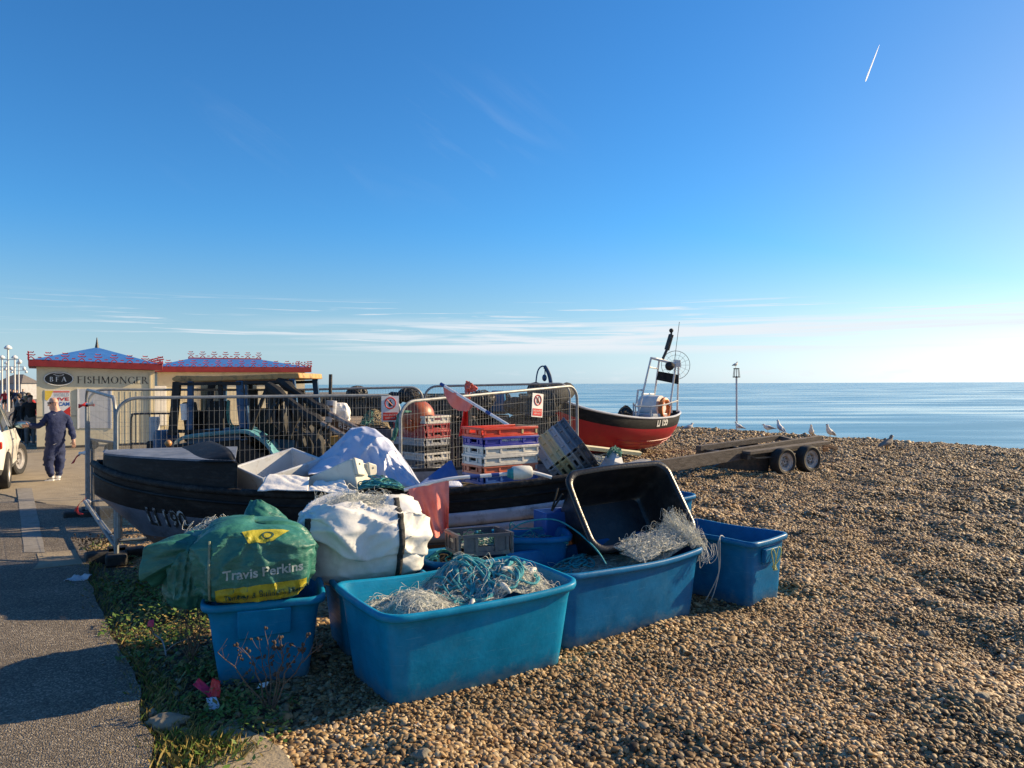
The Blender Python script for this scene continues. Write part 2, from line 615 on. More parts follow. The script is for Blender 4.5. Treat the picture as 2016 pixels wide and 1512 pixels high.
def flat_text(name, s, size, O, ax, ay, m, parent=None, bold=0.0, off=.004, sx=1.0, spacing=1.0):
    O = Vector(O)
    ax = Vector(ax).normalized()
    ay = Vector(ay).normalized()
    n = ax.cross(ay)
    vs, fs = text_geo(s, size, bold, spacing=spacing)
    mb = MB()
    mb.add([O + ax * (x * sx) + ay * y + n * off for x, y in vs], fs)
    return mb.build(name, m, parent, smooth=False, fixn=False)


def bvh_of(o):
    me = o.data
    W = wmat(o)
    return BVHTree.FromPolygons([W @ v.co for v in me.vertices], [tuple(p.vertices) for p in me.polygons])


def project(vs, fs, O, ax, ay, bvh, lift=.004):
    """lay a flat drawing onto a real surface: rays along -(ax x ay) from in front of it"""
    ax = Vector(ax).normalized()
    ay = Vector(ay).normalized()
    n = ax.cross(ay).normalized()
    out = []
    for x, y in vs:
        p = Vector(O) + ax * x + ay * y + n * 1.5
        h = bvh.ray_cast(p, -n, 4.0)
        if h[0] is None:
            out.append(None)
        else:
            nn = h[1] if h[1].dot(n) > 0 else -h[1]
            out.append(h[0] + nn * lift)
    ok = [f for f in fs if all(out[i] is not None for i in f)]
    out = [p if p is not None else Vector((0, 0, 0)) for p in out]
    mb = MB()
    used = sorted({i for f in ok for i in f})
    mp = {i: k for k, i in enumerate(used)}
    mb.add([out[i] for i in used], [tuple(mp[i] for i in f) for f in ok])
    return mb


def rect_geo(x0, x1, y0, y1, nx=24, ny=8, wob=0):
    vs = []
    fs = []
    for j in range(ny + 1):
        for i in range(nx + 1):
            vs.append((x0 + (x1 - x0) * i / nx, y0 + (y1 - y0) * j / ny + (wob * math.sin(i * .7) if wob else 0)))
    for j in range(ny):
        for i in range(nx):
            a = j * (nx + 1) + i
            fs.append((a, a + 1, a + nx + 2, a + nx + 1))
    return vs, fs


def smooth_path(pts, k=8, closed=False):
    """Catmull-Rom through the points"""
    pts = [np.array(tuple(p), float) for p in pts]
    n = len(pts)
    out = []
    rng = range(n if closed else n - 1)
    for i in rng:
        if closed:
            p0, p1, p2, p3 = pts[i - 1], pts[i], pts[(i + 1) % n], pts[(i + 2) % n]
        else:
            p0 = pts[max(i - 1, 0)]
            p1 = pts[i]
            p2 = pts[i + 1]
            p3 = pts[min(i + 2, n - 1)]
        for j in range(k):
            t = j / k
            out.append(.5 * ((2 * p1) + (-p0 + p2) * t + (2 * p0 - 5 * p1 + 4 * p2 - p3) * t * t + (-p0 + 3 * p1 - 3 * p2 + p3) * t ** 3))
    if not closed:
        out.append(pts[-1])
    return out


# ================================================================ SETTING
CREST = (15.1, 22.3)


def shore(x, y):
    return (x - CREST[0]) * .835 + (y - CREST[1]) * .55


def xb(y):
    """where the shingle gives way to the weedy verge"""
    y = np.asarray(y, float)
    return np.interp(y, [0, 3.6, 4.2, 5.0, 6.0, 7.5, 9.0, 14, 40, 90], [-.9, -1.12, -1.36, -1.5, -2.1, -3.4, -5.2, -7.5, -12, -25])


def gz(x, y):
    x = np.asarray(x, float)
    y = np.asarray(y, float)
    d = np.clip((x - xb(y)) / .8, 0, 1)
    near = np.clip((40 - y) / 25, 0, 1)
    mound = (fbm(x * 1.1, y * 1.1, 3, 4) * .24 + fbm(x * 3.0, y * 2.6, 5, 2) * .13) * (.35 + .65 * near)
    # flatten under the tubs
    tub = np.clip((y - 4.2) / .5, 0, 1) * np.clip((8.6 - y) / .5, 0, 1) * np.clip((2.4 - x + (y - 6) * .2) / .6, 0, 1)
    mound = mound * (1 - .75 * tub)
    s = shore(x, y)
    lip = np.exp(-((s + 2.0) / 2.2) ** 2) * (.05 + fbm(x * .5, y * .5, 9, 3) * .25)
    drop = np.where(s > 0, -s * .2 - 0.004 * s * s, 0)
    drop = np.maximum(drop, -7)
    return d * (mound + .0) - (1 - d) * .03 + drop + lip * d


def axis(segs):
    out = []
    for a, b, st in segs:
        out += list(np.arange(a, b, st))
    out.append(segs[-1][1])
    return np.array(out)


def build_beach():
    X = axis([(-400, -60, 20), (-60, -12, 2), (-12, -3, .3), (-3, 10, .06), (10, 24, .25), (24, 60, 1.5), (60, 300, 20)])
    Y = axis([(1.2, 12, .06), (12, 22, .14), (22, 40, .35), (40, 100, 2), (100, 700, 30)])
    XX, YY = np.meshgrid(X, Y, indexing='ij')
    ZZ = gz(XX, YY)
    nx, ny = XX.shape
    V = np.stack([XX, YY, ZZ], -1).reshape(-1, 3)
    I = np.arange(nx * ny).reshape(nx, ny)
    Fc = np.stack([I[:-1, :-1], I[1:, :-1], I[1:, 1:], I[:-1, 1:]], -1).reshape(-1, 4)
    me = bpy.data.meshes.new('beach')
    me.from_pydata(V.tolist(), [], Fc.tolist())
    me.polygons.foreach_set('use_smooth', [True] * len(me.polygons))
    o = bpy.data.objects.new('beach', me)
    COL.objects.link(o)
    o['kind'] = 'structure'
    # shingle material
    m = bpy.data.materials.new('shingle')
    m.use_nodes = True
    nt = m.node_tree
    b = nt.nodes['Principled BSDF']
    b.inputs['Roughness'].default_value = .7
    tc = nt.nodes.new('ShaderNodeTexCoord')
    vo = nt.nodes.new('ShaderNodeTexVoronoi')
    vo.inputs['Scale'].default_value = 26
    nt.links.new(tc.outputs['Object'], vo.inputs['Vector'])
    sep = nt.nodes.new('ShaderNodeSeparateColor')
    nt.links.new(vo.outputs['Color'], sep.inputs[0])
    rp = nt.nodes.new('ShaderNodeValToRGB')
    pebble_ramp(rp)
    nt.links.new(sep.outputs[0], rp.inputs[0])
    n = nt.nodes.new('ShaderNodeTexNoise')
    n.inputs['Scale'].default_value = 1.3
    n.inputs['Detail'].default_value = 5
    nt.links.new(tc.outputs['Object'], n.inputs['Vector'])
    mr = nt.nodes.new('ShaderNodeMapRange')
    mr.inputs[1].default_value = .3
    mr.inputs[2].default_value = .7
    mr.inputs[3].default_value = .6
    mr.inputs[4].default_value = 1.0
    nt.links.new(n.outputs['Fac'], mr.inputs[0])
    mx = nt.nodes.new('ShaderNodeMix')
    mx.data_type = 'RGBA'
    mx.blend_type = 'MULTIPLY'
    mx.inputs[0].default_value = 1
    nt.links.new(rp.outputs[0], mx.inputs[6])
    nt.links.new(mr.outputs[0], mx.inputs[7])
    nt.links.new(mx.outputs[2], b.inputs['Base Color'])
    n2 = nt.nodes.new('ShaderNodeTexNoise')
    n2.inputs['Scale'].default_value = 7
    n2.inputs['Detail'].default_value = 6
    nt.links.new(tc.outputs['Object'], n2.inputs['Vector'])
    ad = nt.nodes.new('ShaderNodeMath')
    ad.operation = 'MULTIPLY_ADD'
    ad.inputs[1].default_value = -.5
    nt.links.new(vo.outputs['Distance'], ad.inputs[0])
    nt.links.new(n2.outputs['Fac'], ad.inputs[2])
    bp = nt.nodes.new('ShaderNodeBump')
    bp.inputs['Strength'].default_value = 1
    bp.inputs['Distance'].default_value = .06
    nt.links.new(ad.outputs[0], bp.inputs['Height'])
    nt.links.new(bp.outputs[0], b.inputs['Normal'])
    me.materials.append(m)
    return o


def pebble_ramp(rp):
    cr = rp.color_ramp
    cr.interpolation = 'LINEAR'
    stops = [(0, (.05, .038, .028)), (.10, (.14, .090, .046)), (.24, (.28, .176, .078)), (.42, (.40, .262, .120)), (.58, (.51, .355, .18)),
             (.72, (.32, .25, .165)), (.83, (.61, .47, .27)), (.93, (.33, .165, .06)), (1.0, (.72, .61, .43))]
    while len(cr.elements) < len(stops):
        cr.elements.new(.5)
    for e, (p, c) in zip(cr.elements, stops):
        e.position = p
        e.color = (*c, 1)


def scatter(name, pts, rots, scls, shapes, idx, label=None, cat=None):
    """one 'stuff' object: shapes set out on points by geometry nodes"""
    me = bpy.data.meshes.new(name)
    me.from_pydata(pts.tolist(), [], [])
    a = me.attributes.new('rot', 'FLOAT_VECTOR', 'POINT')
    a.data.foreach_set('vector', rots.astype(np.float32).ravel())
    a = me.attributes.new('scl', 'FLOAT_VECTOR', 'POINT')
    a.data.foreach_set('vector', scls.astype(np.float32).ravel())
    a = me.attributes.new('idx', 'INT', 'POINT')
    a.data.foreach_set('value', idx.astype(np.int32))
    o = bpy.data.objects.new(name, me)
    COL.objects.link(o)
    cl = bpy.data.collections.new(name + '_shapes')
    for s in shapes:
        cl.objects.link(s)
    ng = bpy.data.node_groups.new(name + '_scatter', 'GeometryNodeTree')
    ng.interface.new_socket('Geometry', in_out='INPUT', socket_type='NodeSocketGeometry')
    ng.interface.new_socket('Geometry', in_out='OUTPUT', socket_type='NodeSocketGeometry')
    gi = ng.nodes.new('NodeGroupInput')
    go = ng.nodes.new('NodeGroupOutput')
    ip = ng.nodes.new('GeometryNodeInstanceOnPoints')
    ci = ng.nodes.new('GeometryNodeCollectionInfo')
    ci.inputs['Collection'].default_value = cl
    ci.inputs['Separate Children'].default_value = True
    ci.inputs['Reset Children'].default_value = True

    def na(nm, dt):
        q = ng.nodes.new('GeometryNodeInputNamedAttribute')
        q.data_type = dt
        q.inputs['Name'].default_value = nm
        return [x for x in q.outputs if x.name == 'Attribute' and x.enabled][0]
    er = ng.nodes.new('FunctionNodeEulerToRotation')
    L = ng.links.new
    L(gi.outputs[0], ip.inputs['Points'])
    L(ci.outputs[0], ip.inputs['Instance'])
    ip.inputs['Pick Instance'].default_value = True
    L(na('idx', 'INT'), ip.inputs['Instance Index'])
    L(na('rot', 'FLOAT_VECTOR'), er.inputs[0])
    L(er.outputs[0], ip.inputs['Rotation'])
    L(na('scl', 'FLOAT_VECTOR'), ip.inputs['Scale'])
    L(ip.outputs[0], go.inputs[0])
    md = o.modifiers.new('scatter', 'NODES')
    md.node_group = ng
    o['kind'] = 'stuff'
    tag(o, label, cat)
    return o


def loose(mb, name, mats):
    """a mesh object that is not put in the scene (a shape for a scatter)"""
    o = mb.build(name, mats, None)
    COL.objects.unlink(o)
    return o


def build_pebbles():
    m = bpy.data.materials.new('pebble_stone')
    m.use_nodes = True
    nt = m.node_tree
    b = nt.nodes['Principled BSDF']
    b.inputs['Roughness'].default_value = .6
    b.inputs['Specular IOR Level'].default_value = .3
    oi = nt.nodes.new('ShaderNodeObjectInfo')
    rp = nt.nodes.new('ShaderNodeValToRGB')
    pebble_ramp(rp)
    nt.links.new(oi.outputs['Random'], rp.inputs[0])
    tc = nt.nodes.new('ShaderNodeTexCoord')
    n = nt.nodes.new('ShaderNodeTexNoise')
    n.inputs['Scale'].default_value = 2.5
    n.inputs['Detail'].default_value = 4
    nt.links.new(tc.outputs['Object'], n.inputs['Vector'])
    mr = nt.nodes.new('ShaderNodeMapRange')
    mr.inputs[1].default_value = .3
    mr.inputs[2].default_value = .7
    mr.inputs[3].default_value = .7
    mr.inputs[4].default_value = 1.2
    nt.links.new(n.outputs['Fac'], mr.inputs[0])
    mx = nt.nodes.new('ShaderNodeMix')
    mx.data_type = 'RGBA'
    mx.blend_type = 'MULTIPLY'
    mx.inputs[0].default_value = 1
    nt.links.new(rp.outputs[0], mx.inputs[6])
    nt.links.new(mr.outputs[0], mx.inputs[7])
    # the sea sorts the stones: paler and darker drifts across the beach
    nl = nt.nodes.new('ShaderNodeTexNoise')
    nl.inputs['Scale'].default_value = .9
    nl.inputs['Detail'].default_value = 4
    nt.links.new(oi.outputs['Location'], nl.inputs['Vector'])
    ml = nt.nodes.new('ShaderNodeMapRange')
    ml.inputs[1].default_value = .34
    ml.inputs[2].default_value = .66
    ml.inputs[3].default_value = .5
    ml.inputs[4].default_value = 1.12
    nt.links.new(nl.outputs['Fac'], ml.inputs[0])
    mx2 = nt.nodes.new('ShaderNodeMix')
    mx2.data_type = 'RGBA'
    mx2.blend_type = 'MULTIPLY'
    mx2.inputs[0].default_value = 1
    nt.links.new(mx.outputs[2], mx2.inputs[6])
    nt.links.new(ml.outputs[0], mx2.inputs[7])
    nt.links.new(mx2.outputs[2], b.inputs['Base Color'])
    shapes = []
    for k in range(7):
        bm = bmesh.new()
        bmesh.ops.create_icosphere(bm, subdivisions=2, radius=1)
        off = Vector((k * 5.1, k * 2.3, 1))
        for v in bm.verts:
            d = mnoise.noise(v.co * .9 + off) * .32 + mnoise.noise(v.co * 2 + off) * .1
            v.co *= 1 + d
        me = bpy.data.meshes.new('pebble')
        bm.to_mesh(me)
        bm.free()
        me.polygons.foreach_set('use_smooth', [True] * len(me.polygons))
        me.materials.append(m)
        shapes.append(bpy.data.objects.new('pebble', me))
    pts, sc = [], []
    # density falls with distance while the stones drawn grow a little
    for (y0, y1, dens, smin, smax) in [(3.0, 5.5, 2500, .0095, .0245), (5.5, 8, 2150, .010, .025), (8, 11, 1250, .013, .028), (11, 16, 640, .018, .034), (16, 24, 240, .028, .05), (24, 36, 70, .04, .075)]:
        x0 = -2.2 if y0 < 8 else -1.5
        x1 = min(.72 * y1 + .4, 26)
        n = int((x1 - x0) * (y1 - y0) * dens)
        x = RNG.uniform(x0, x1, n)
        y = RNG.uniform(y0, y1, n)
        ok = (np.abs(x) < .70 * y + .3) & (x > xb(y) - .12 + .35 * (RNG.random(n) ** 2 - .3))
        # nothing is seen of the ground behind the tubs and the boat
        ok &= ~((y > 8.2) & (x < 1.4 + (y - 8.2) * .02))
        ok &= ~((y > 6.3) & (y < 8.3) & (x < 1.0) & (x > -2.0))
        ok &= shore(x, y) < 1.5
        x, y = x[ok], y[ok]
        n = len(x)
        s = smin + (smax - smin) * RNG.random(n) ** 2.0
        s = s * (1 + 1.1 * fbm(x * .8, y * .8, 21, 3)) * np.where(RNG.random(n) < .012, 1.6, 1)
        pts.append(np.stack([x, y, gz(x, y) + RNG.uniform(-.004, .012, n)], 1))
        sc.append(s)
    pts = np.concatenate(pts)
    s = np.concatenate(sc)
    n = len(pts)
    rots = np.stack([RNG.normal(0, .35, n), RNG.normal(0, .35, n), RNG.uniform(0, 2 * PI, n)], 1)
    scl = np.stack([s * RNG.uniform(.95, 1.5, n), s * RNG.uniform(.7, 1.05, n), s * RNG.uniform(.45, .8, n)], 1)
    idx = RNG.integers(0, len(shapes), n)
    print('pebbles', n)
    return scatter('pebbles', pts, rots, scl, shapes, idx, 'brown, tan and grey shingle pebbles covering the beach', 'pebbles')


build_beach()
build_pebbles()


# ---- sea
def build_sea():
    m = bpy.data.materials.new('sea_water')
    m.use_nodes = True
    nt = m.node_tree
    b = nt.nodes['Principled BSDF']
    b.inputs['Base Color'].default_value = (.085, .23, .33, 1)
    b.inputs['Roughness'].default_value = .22
    b.inputs['IOR'].default_value = 1.33
    tc = nt.nodes.new('ShaderNodeTexCoord')
    hs = []
    for (sx, sy, sc, am) in [(.35, 1.0, .9, .35), (.05, .22, .5, 1.0), (.004, .02, .6, 6.0)]:
        mp = nt.nodes.new('ShaderNodeMapping')
        mp.inputs['Scale'].default_value = (sx, sy, 1)
        mp.inputs['Rotation'].default_value = (0, 0, -.12)
        nt.links.new(tc.outputs['Object'], mp.inputs[0])
        n = nt.nodes.new('ShaderNodeTexNoise')
        n.inputs['Scale'].default_value = sc
        n.inputs['Detail'].default_value = 5
        nt.links.new(mp.outputs[0], n.inputs['Vector'])
        mu = nt.nodes.new('ShaderNodeMath')
        mu.operation = 'MULTIPLY'
        mu.inputs[1].default_value = am
        nt.links.new(n.outputs['Fac'], mu.inputs[0])
        hs.append((mu, n))
    a1 = nt.nodes.new('ShaderNodeMath')
    nt.links.new(hs[0][0].outputs[0], a1.inputs[0])
    nt.links.new(hs[1][0].outputs[0], a1.inputs[1])
    a2 = nt.nodes.new('ShaderNodeMath')
    nt.links.new(a1.outputs[0], a2.inputs[0])
    nt.links.new(hs[2][0].outputs[0], a2.inputs[1])
    bp = nt.nodes.new('ShaderNodeBump')
    bp.inputs['Strength'].default_value = .24
    bp.inputs['Distance'].default_value = .5
    nt.links.new(a2.outputs[0], bp.inputs['Height'])
    nt.links.new(bp.outputs[0], b.inputs['Normal'])
    # patches of ruffled and slick water
    rp = nt.nodes.new('ShaderNodeMapRange')
    rp.inputs[1].default_value = .4
    rp.inputs[2].default_value = .62
    rp.inputs[3].default_value = .12
    rp.inputs[4].default_value = .34
    nt.links.new(hs[1][1].outputs['Fac'], rp.inputs[0])
    nt.links.new(rp.outputs[0], b.inputs['Roughness'])
    mb = MB()
    R = [5, 60, 200, 800, 3000, 9000, 30000, 120000]
    na = 48
    rows = [[(r * math.cos(-.35 + 3.8 * i / na), r * math.sin(-.35 + 3.8 * i / na), -2.6) for r in R] for i in range(na + 1)]
    mb.grid(rows)
    o = mb.build('sea', m, None, smooth=False)
    o['kind'] = 'structure'


build_sea()


# ---- pavement, concrete apron, kerb strip, verge
def sheet(name, px, z, m, thick=.05, ground=True, seed=1, jag=.03, kind='structure', bumpy=0.0):
    """a slab laid on the ground from a list of (u, v) photo pixels or (x, y) points; its edge is broken and uneven"""
    pts = [G(u, v, z) if ground else Vector((u, v, z)) for (u, v) in px]
    out = []
    n = len(pts)
    for i in range(n):
        a, b = pts[i], pts[(i + 1) % n]
        L = (b - a).length
        k = max(1, min(60, int(L / .12)))
        for j in range(k):
            p = a.lerp(b, j / k)
            if jag:
                p = p + Vector((float(fbm(p.x * 2.3, p.y * 2.3, seed)) * jag * 4, float(fbm(p.x * 2.3 + 9, p.y * 2.3, seed)) * jag * 4, 0))
            out.append(p)
    bm = bmesh.new()
    top = [bm.verts.new(p) for p in out]
    bot = [bm.verts.new(p - Vector((0, 0, thick))) for p in out]
    f = bm.faces.new(top)
    n = len(out)
    for i in range(n):
        j = (i + 1) % n
        bm.faces.new((top[i], bot[i], bot[j], top[j]))
    bmesh.ops.triangulate(bm, faces=[f])
    bmesh.ops.recalc_face_normals(bm, faces=bm.faces)
    me = bpy.data.meshes.new(name)
    bm.to_mesh(me)
    bm.free()
    me.materials.append(m)
    o = bpy.data.objects.new(name, me)
    COL.objects.link(o)
    if kind:
        o['kind'] = kind
    return o


def speckle(name, stops, scale, bump, grime=None):
    m = bpy.data.materials.new(name)
    m.use_nodes = True
    nt = m.node_tree
    b = nt.nodes['Principled BSDF']
    b.inputs['Roughness'].default_value = .85
    tc = nt.nodes.new('ShaderNodeTexCoord')
    vo = nt.nodes.new('ShaderNodeTexVoronoi')
    vo.inputs['Scale'].default_value = scale
    nt.links.new(tc.outputs['Object'], vo.inputs['Vector'])
    sep = nt.nodes.new('ShaderNodeSeparateColor')
    nt.links.new(vo.outputs['Color'], sep.inputs[0])
    rp = nt.nodes.new('ShaderNodeValToRGB')
    while len(rp.color_ramp.elements) < len(stops):
        rp.color_ramp.elements.new(.5)
    for e, (p, c) in zip(rp.color_ramp.elements, stops):
        e.position = p
        e.color = (*c, 1)
    nt.links.new(sep.outputs[0], rp.inputs[0])
    n = nt.nodes.new('ShaderNodeTexNoise')
    n.inputs['Scale'].default_value = 1.1
    n.inputs['Detail'].default_value = 8
    n.inputs['Roughness'].default_value = .7
    nt.links.new(tc.outputs['Object'], n.inputs['Vector'])
    mr = nt.nodes.new('ShaderNodeMapRange')
    mr.inputs[1].default_value = .3
    mr.inputs[2].default_value = .7
    mr.inputs[3].default_value = .62
    mr.inputs[4].default_value = 1.25
    nt.links.new(n.outputs['Fac'], mr.inputs[0])
    mx = nt.nodes.new('ShaderNodeMix')
    mx.data_type = 'RGBA'
    mx.blend_type = 'MULTIPLY'
    mx.inputs[0].default_value = 1
    nt.links.new(rp.outputs[0], mx.inputs[6])
    nt.links.new(mr.outputs[0], mx.inputs[7])
    nt.links.new(mx.outputs[2], b.inputs['Base Color'])
    bp = nt.nodes.new('ShaderNodeBump')
    bp.inputs['Strength'].default_value = bump
    bp.inputs['Distance'].default_value = .012
    nt.links.new(vo.outputs['Distance'], bp.inputs['Height'])
    bp.invert = True
    nt.links.new(bp.outputs[0], b.inputs['Normal'])
    return m


M['asphalt'] = speckle('asphalt', [(0, (.08, .064, .048)), (.5, (.15, .124, .094)), (.8, (.22, .188, .145)), (1, (.40, .35, .28))], 95, 1.0)
M['soil'] = speckle('dark_soil', [(0, (.025, .018, .010)), (.5, (.065, .048, .030)), (.85, (.12, .09, .055)), (1, (.24, .19, .13))], 45, 1.0)
M['gravel'] = speckle('path_surface', [(0, (.10, .09, .075)), (.5, (.17, .15, .12)), (1, (.30, .27, .22))], 60, .8)

# promenade ground behind everything on the left, then the nearer slabs on top of it
sheet('promenade', [(-90, 10), (-6.4, 9.3), (-7.4, 13), (-9, 22), (-11, 30), (-16, 60), (-40, 200), (-150, 200)], .012, M['gravel'], thick=.1, ground=False, jag=0)
sheet('concrete_apron', [(60, 893), (150, 887), (300, 900), (235, 1000), (150, 1010), (60, 985), (-70, 960), (-70, 905)], .028, M['concrete'], thick=.06, seed=4, jag=.05)
sheet('asphalt_pavement', [(-700, 1002), (62, 990), (170, 1000), (212, 1060), (168, 1082), (172, 1150), (205, 1215), (228, 1280), (262, 1325), (276, 1368), (268, 1420), (286, 1462), (300, 1560), (330, 1800), (-900, 1800)],
      .035, M['asphalt'], thick=.09, seed=2, jag=.02)
sheet('kerb_strip', [(33, 962), (62, 962), (88, 1088), (46, 1088)], .040, M['kerb'], thick=.03, seed=3, jag=.004)
sheet('concrete_slab', [(75, 1090), (150, 1084), (160, 1112), (72, 1120)], .041, M['concrete'], thick=.04, seed=6, jag=.02)
sheet('soil_verge', [(-8.6, 13), (-6.2, 8.9), (-4.9, 7.6), (-4.5, 6.0), (-3.2, 4.6), (-2.6, 3.9), (-2.1, 3.0), (-1.0, 3.0), (-1.15, 3.7), (-1.4, 4.3), (-1.55, 5.0), (-2.0, 5.9), (-3.2, 7.4), (-5.0, 9.0), (-7.2, 13)],
      -.012, M['soil'], thick=.08, ground=False, seed=7, jag=.05)

# ================================================================ WORLD, SUN, CAMERA
SUN_AZ = math.radians(68)      # from straight ahead towards the right
SUN_EL = math.radians(26)
sun_dir = Vector((math.sin(SUN_AZ) * math.cos(SUN_EL), math.cos(SUN_AZ) * math.cos(SUN_EL), math.sin(SUN_EL)))
sl = bpy.data.lights.new('sun', 'SUN')
sl.energy = 5.0
sl.angle = math.radians(.55)
sl.color = (1.0, .77, .47)
so = bpy.data.objects.new('sun', sl)
COL.objects.link(so)
so.rotation_euler = (-sun_dir).to_track_quat('-Z', 'Y').to_euler()
so.location = (20, 5, 20)

W = bpy.data.worlds.new('World')
SC.world = W
W.use_nodes = True
nt = W.node_tree
bg = nt.nodes['Background']
sky = nt.nodes.new('ShaderNodeTexSky')
sky.sky_type = 'NISHITA'
sky.sun_disc = False
sky.sun_elevation = SUN_EL
sky.sun_rotation = SUN_AZ
sky.air_density = 1.0
sky.dust_density = .2
sky.ozone_density = 3.0
tc = nt.nodes.new('ShaderNodeTexCoord')
L = nt.links.new


def node(t, **k):
    n = nt.nodes.new(t)
    for a, b in k.items():
        setattr(n, a, b)
    return n


def mth(op, a, b=None, c=None):
    n = node('ShaderNodeMath', operation=op)
    for i, x in enumerate((a, b, c)):
        if x is None:
            continue
        if hasattr(x, 'is_output'):
            L(x, n.inputs[i])
        else:
            n.inputs[i].default_value = x
    return n.outputs[0]


def ramp(x, a, b, lo=0.0, hi=1.0):
    n = node('ShaderNodeMapRange', interpolation_type='SMOOTHSTEP')
    L(x, n.inputs[0])
    n.inputs[1].default_value = a
    n.inputs[2].default_value = b
    n.inputs[3].default_value = lo
    n.inputs[4].default_value = hi
    return n.outputs[0]


sx = node('ShaderNodeSeparateXYZ')
L(tc.outputs['Generated'], sx.inputs[0])
az = mth('ARCTAN2', sx.outputs[0], sx.outputs[1])
el = mth('ARCSINE', sx.outputs[2])


def wnoise(sa, se, off, detail=6, scale=1.0, dist=0.0, tilt=0.0):
    cx = node('ShaderNodeCombineXYZ')
    e2 = mth('MULTIPLY_ADD', az, tilt, el) if tilt else el
    L(mth('MULTIPLY_ADD', az, sa, off), cx.inputs[0])
    L(mth('MULTIPLY', e2, se), cx.inputs[1])
    n = node('ShaderNodeTexNoise')
    n.inputs['Scale'].default_value = scale
    n.inputs['Detail'].default_value = detail
    n.inputs['Roughness'].default_value = .6
    n.inputs['Distortion'].default_value = dist
    L(cx.outputs[0], n.inputs['Vector'])
    return n.outputs['Fac']


def mul(*a):
    r = a[0]
    for x in a[1:]:
        r = mth('MULTIPLY', r, x)
    return r


# veil of high cloud between 2.5 and 5 degrees, streaky
band = mul(ramp(el, .034, .05), ramp(el, .092, .072), ramp(az, -.42, -.02))
veil = mul(band, ramp(wnoise(2.2, 70, 1.3, dist=.6), .41, .57), .88)
b2 = mul(ramp(el, .045, .06), ramp(el, .115, .095))
streak = mul(b2, ramp(wnoise(4.5, 190, 4.7, dist=.8), .54, .66), .8)
# small bright puffs just over the horizon
puff = mul(ramp(el, .001, .006), ramp(el, .026, .012), ramp(az, -.2, .3), ramp(wnoise(22, 110, 2.2), .5, .68), .38)
# faint wisps higher up on the left
wisp = mul(ramp(el, .2, .3), ramp(el, .42, .34), ramp(az, -.5, -.3), ramp(az, .12, -.03), ramp(wnoise(3.2, 9, 8.4, dist=1.5, tilt=.6), .52, .76), .055)
hz = ramp(el, .085, -.01, 0, .30)
cl = mth('MAXIMUM', mth('MAXIMUM', veil, mul(streak, ramp(az, -.62, -.3, .25, 1))), mth('MAXIMUM', puff, wisp))
hsv = node('ShaderNodeHueSaturation')
hsv.inputs['Saturation'].default_value = 1.15
L(sky.outputs[0], hsv.inputs['Color'])
tnt = node('ShaderNodeMix', data_type='RGBA', blend_type='MULTIPLY')
tnt.inputs[0].default_value = 1
L(hsv.outputs[0], tnt.inputs[6])
tnt.inputs[7].default_value = (.47, .93, 1.2, 1)
# sea air: low down the sky pales to a milky blue, keeping its brightness towards the sun
bw = node('ShaderNodeRGBToBW')
L(sky.outputs[0], bw.inputs[0])
pale = node('ShaderNodeMix', data_type='RGBA', blend_type='MULTIPLY')
pale.inputs[0].default_value = 1
L(bw.outputs[0], pale.inputs[6])
ptn = node('ShaderNodeMix', data_type='RGBA')
L(ramp(az, -.1, .75), ptn.inputs[0])
ptn.inputs[6].default_value = (.66, .84, .97, 1)
ptn.inputs[7].default_value = (.98, .99, .97, 1)
L(ptn.outputs[2], pale.inputs[7])
low = node('ShaderNodeMix', data_type='RGBA')
L(mth('MAXIMUM', ramp(el, .22, -.03, 0, .96), mul(ramp(az, .15, .9), ramp(el, .75, .05), .58)), low.inputs[0])
L(tnt.outputs[2], low.inputs[6])
L(pale.outputs[2], low.inputs[7])
mxc = node('ShaderNodeMix', data_type='RGBA')
L(cl, mxc.inputs[0])
L(low.outputs[2], mxc.inputs[6])
mxc.inputs[7].default_value = (6.0, 6.3, 6.7, 1)
L(mxc.outputs[2], bg.inputs['Color'])
bg.inputs['Strength'].default_value = .078

cam = bpy.data.cameras.new('camera')
cam.sensor_width = 36
cam.lens = F / 2016 * 36
cam.clip_end = 200000
cam.clip_start = .05
co = bpy.data.objects.new('camera', cam)
COL.objects.link(co)
co.location = (0, 0, CAMZ)
co.rotation_euler = Euler((PI / 2, 0, 0)).to_matrix().to_4x4().to_euler()
co.rotation_euler = (Matrix.Rotation(PI / 2, 4, 'X') @ Matrix.Rotation(-.0037, 4, 'Z')).to_euler()
SC.camera = co
SC.view_settings.view_transform = 'Standard'
SC.view_settings.look = 'None'
SC.view_settings.gamma = 1
SC.view_settings.use_curve_mapping = False
SC.view_settings.exposure = 0.86
SC.cycles.use_denoising = True
SC.cycles.max_bounces = 8

# ================================================================ PLASTIC TUBS
def rrect(a, b, r, n=10, bulge=0.0):
    """rounded rectangle outline, half sizes a, b"""
    r = min(r, a - .001, b - .001)
    out = []
    for (cx, cy, s) in [(a - r, b - r, 0), (-a + r, b - r, 1), (-a + r, -b + r, 2), (a - r, -b + r, 3)]:
        for i in range(n + 1):
            t = (s + i / n) * PI / 2
            out.append([cx + r * math.cos(t), cy + r * math.sin(t)])
    # split the straights so they can bulge
    res = []
    k = len(out)
    for i in range(k):
        p, q = out[i], out[(i + 1) % k]
        res.append(p)
        d = math.dist(p, q)
        if d > .12:
            m = int(d / .07)
            for j in range(1, m):
                res.append([p[0] + (q[0] - p[0]) * j / m, p[1] + (q[1] - p[1]) * j / m])
    if bulge:
        for p in res:
            if abs(p[1]) > b - .03:
                p[1] += math.copysign(bulge * max(0, 1 - (p[0] / a) ** 2), p[1])
            if abs(p[0]) > a - .03:
                p[0] += math.copysign(bulge * .6 * max(0, 1 - (p[1] / b) ** 2), p[0])
    return res


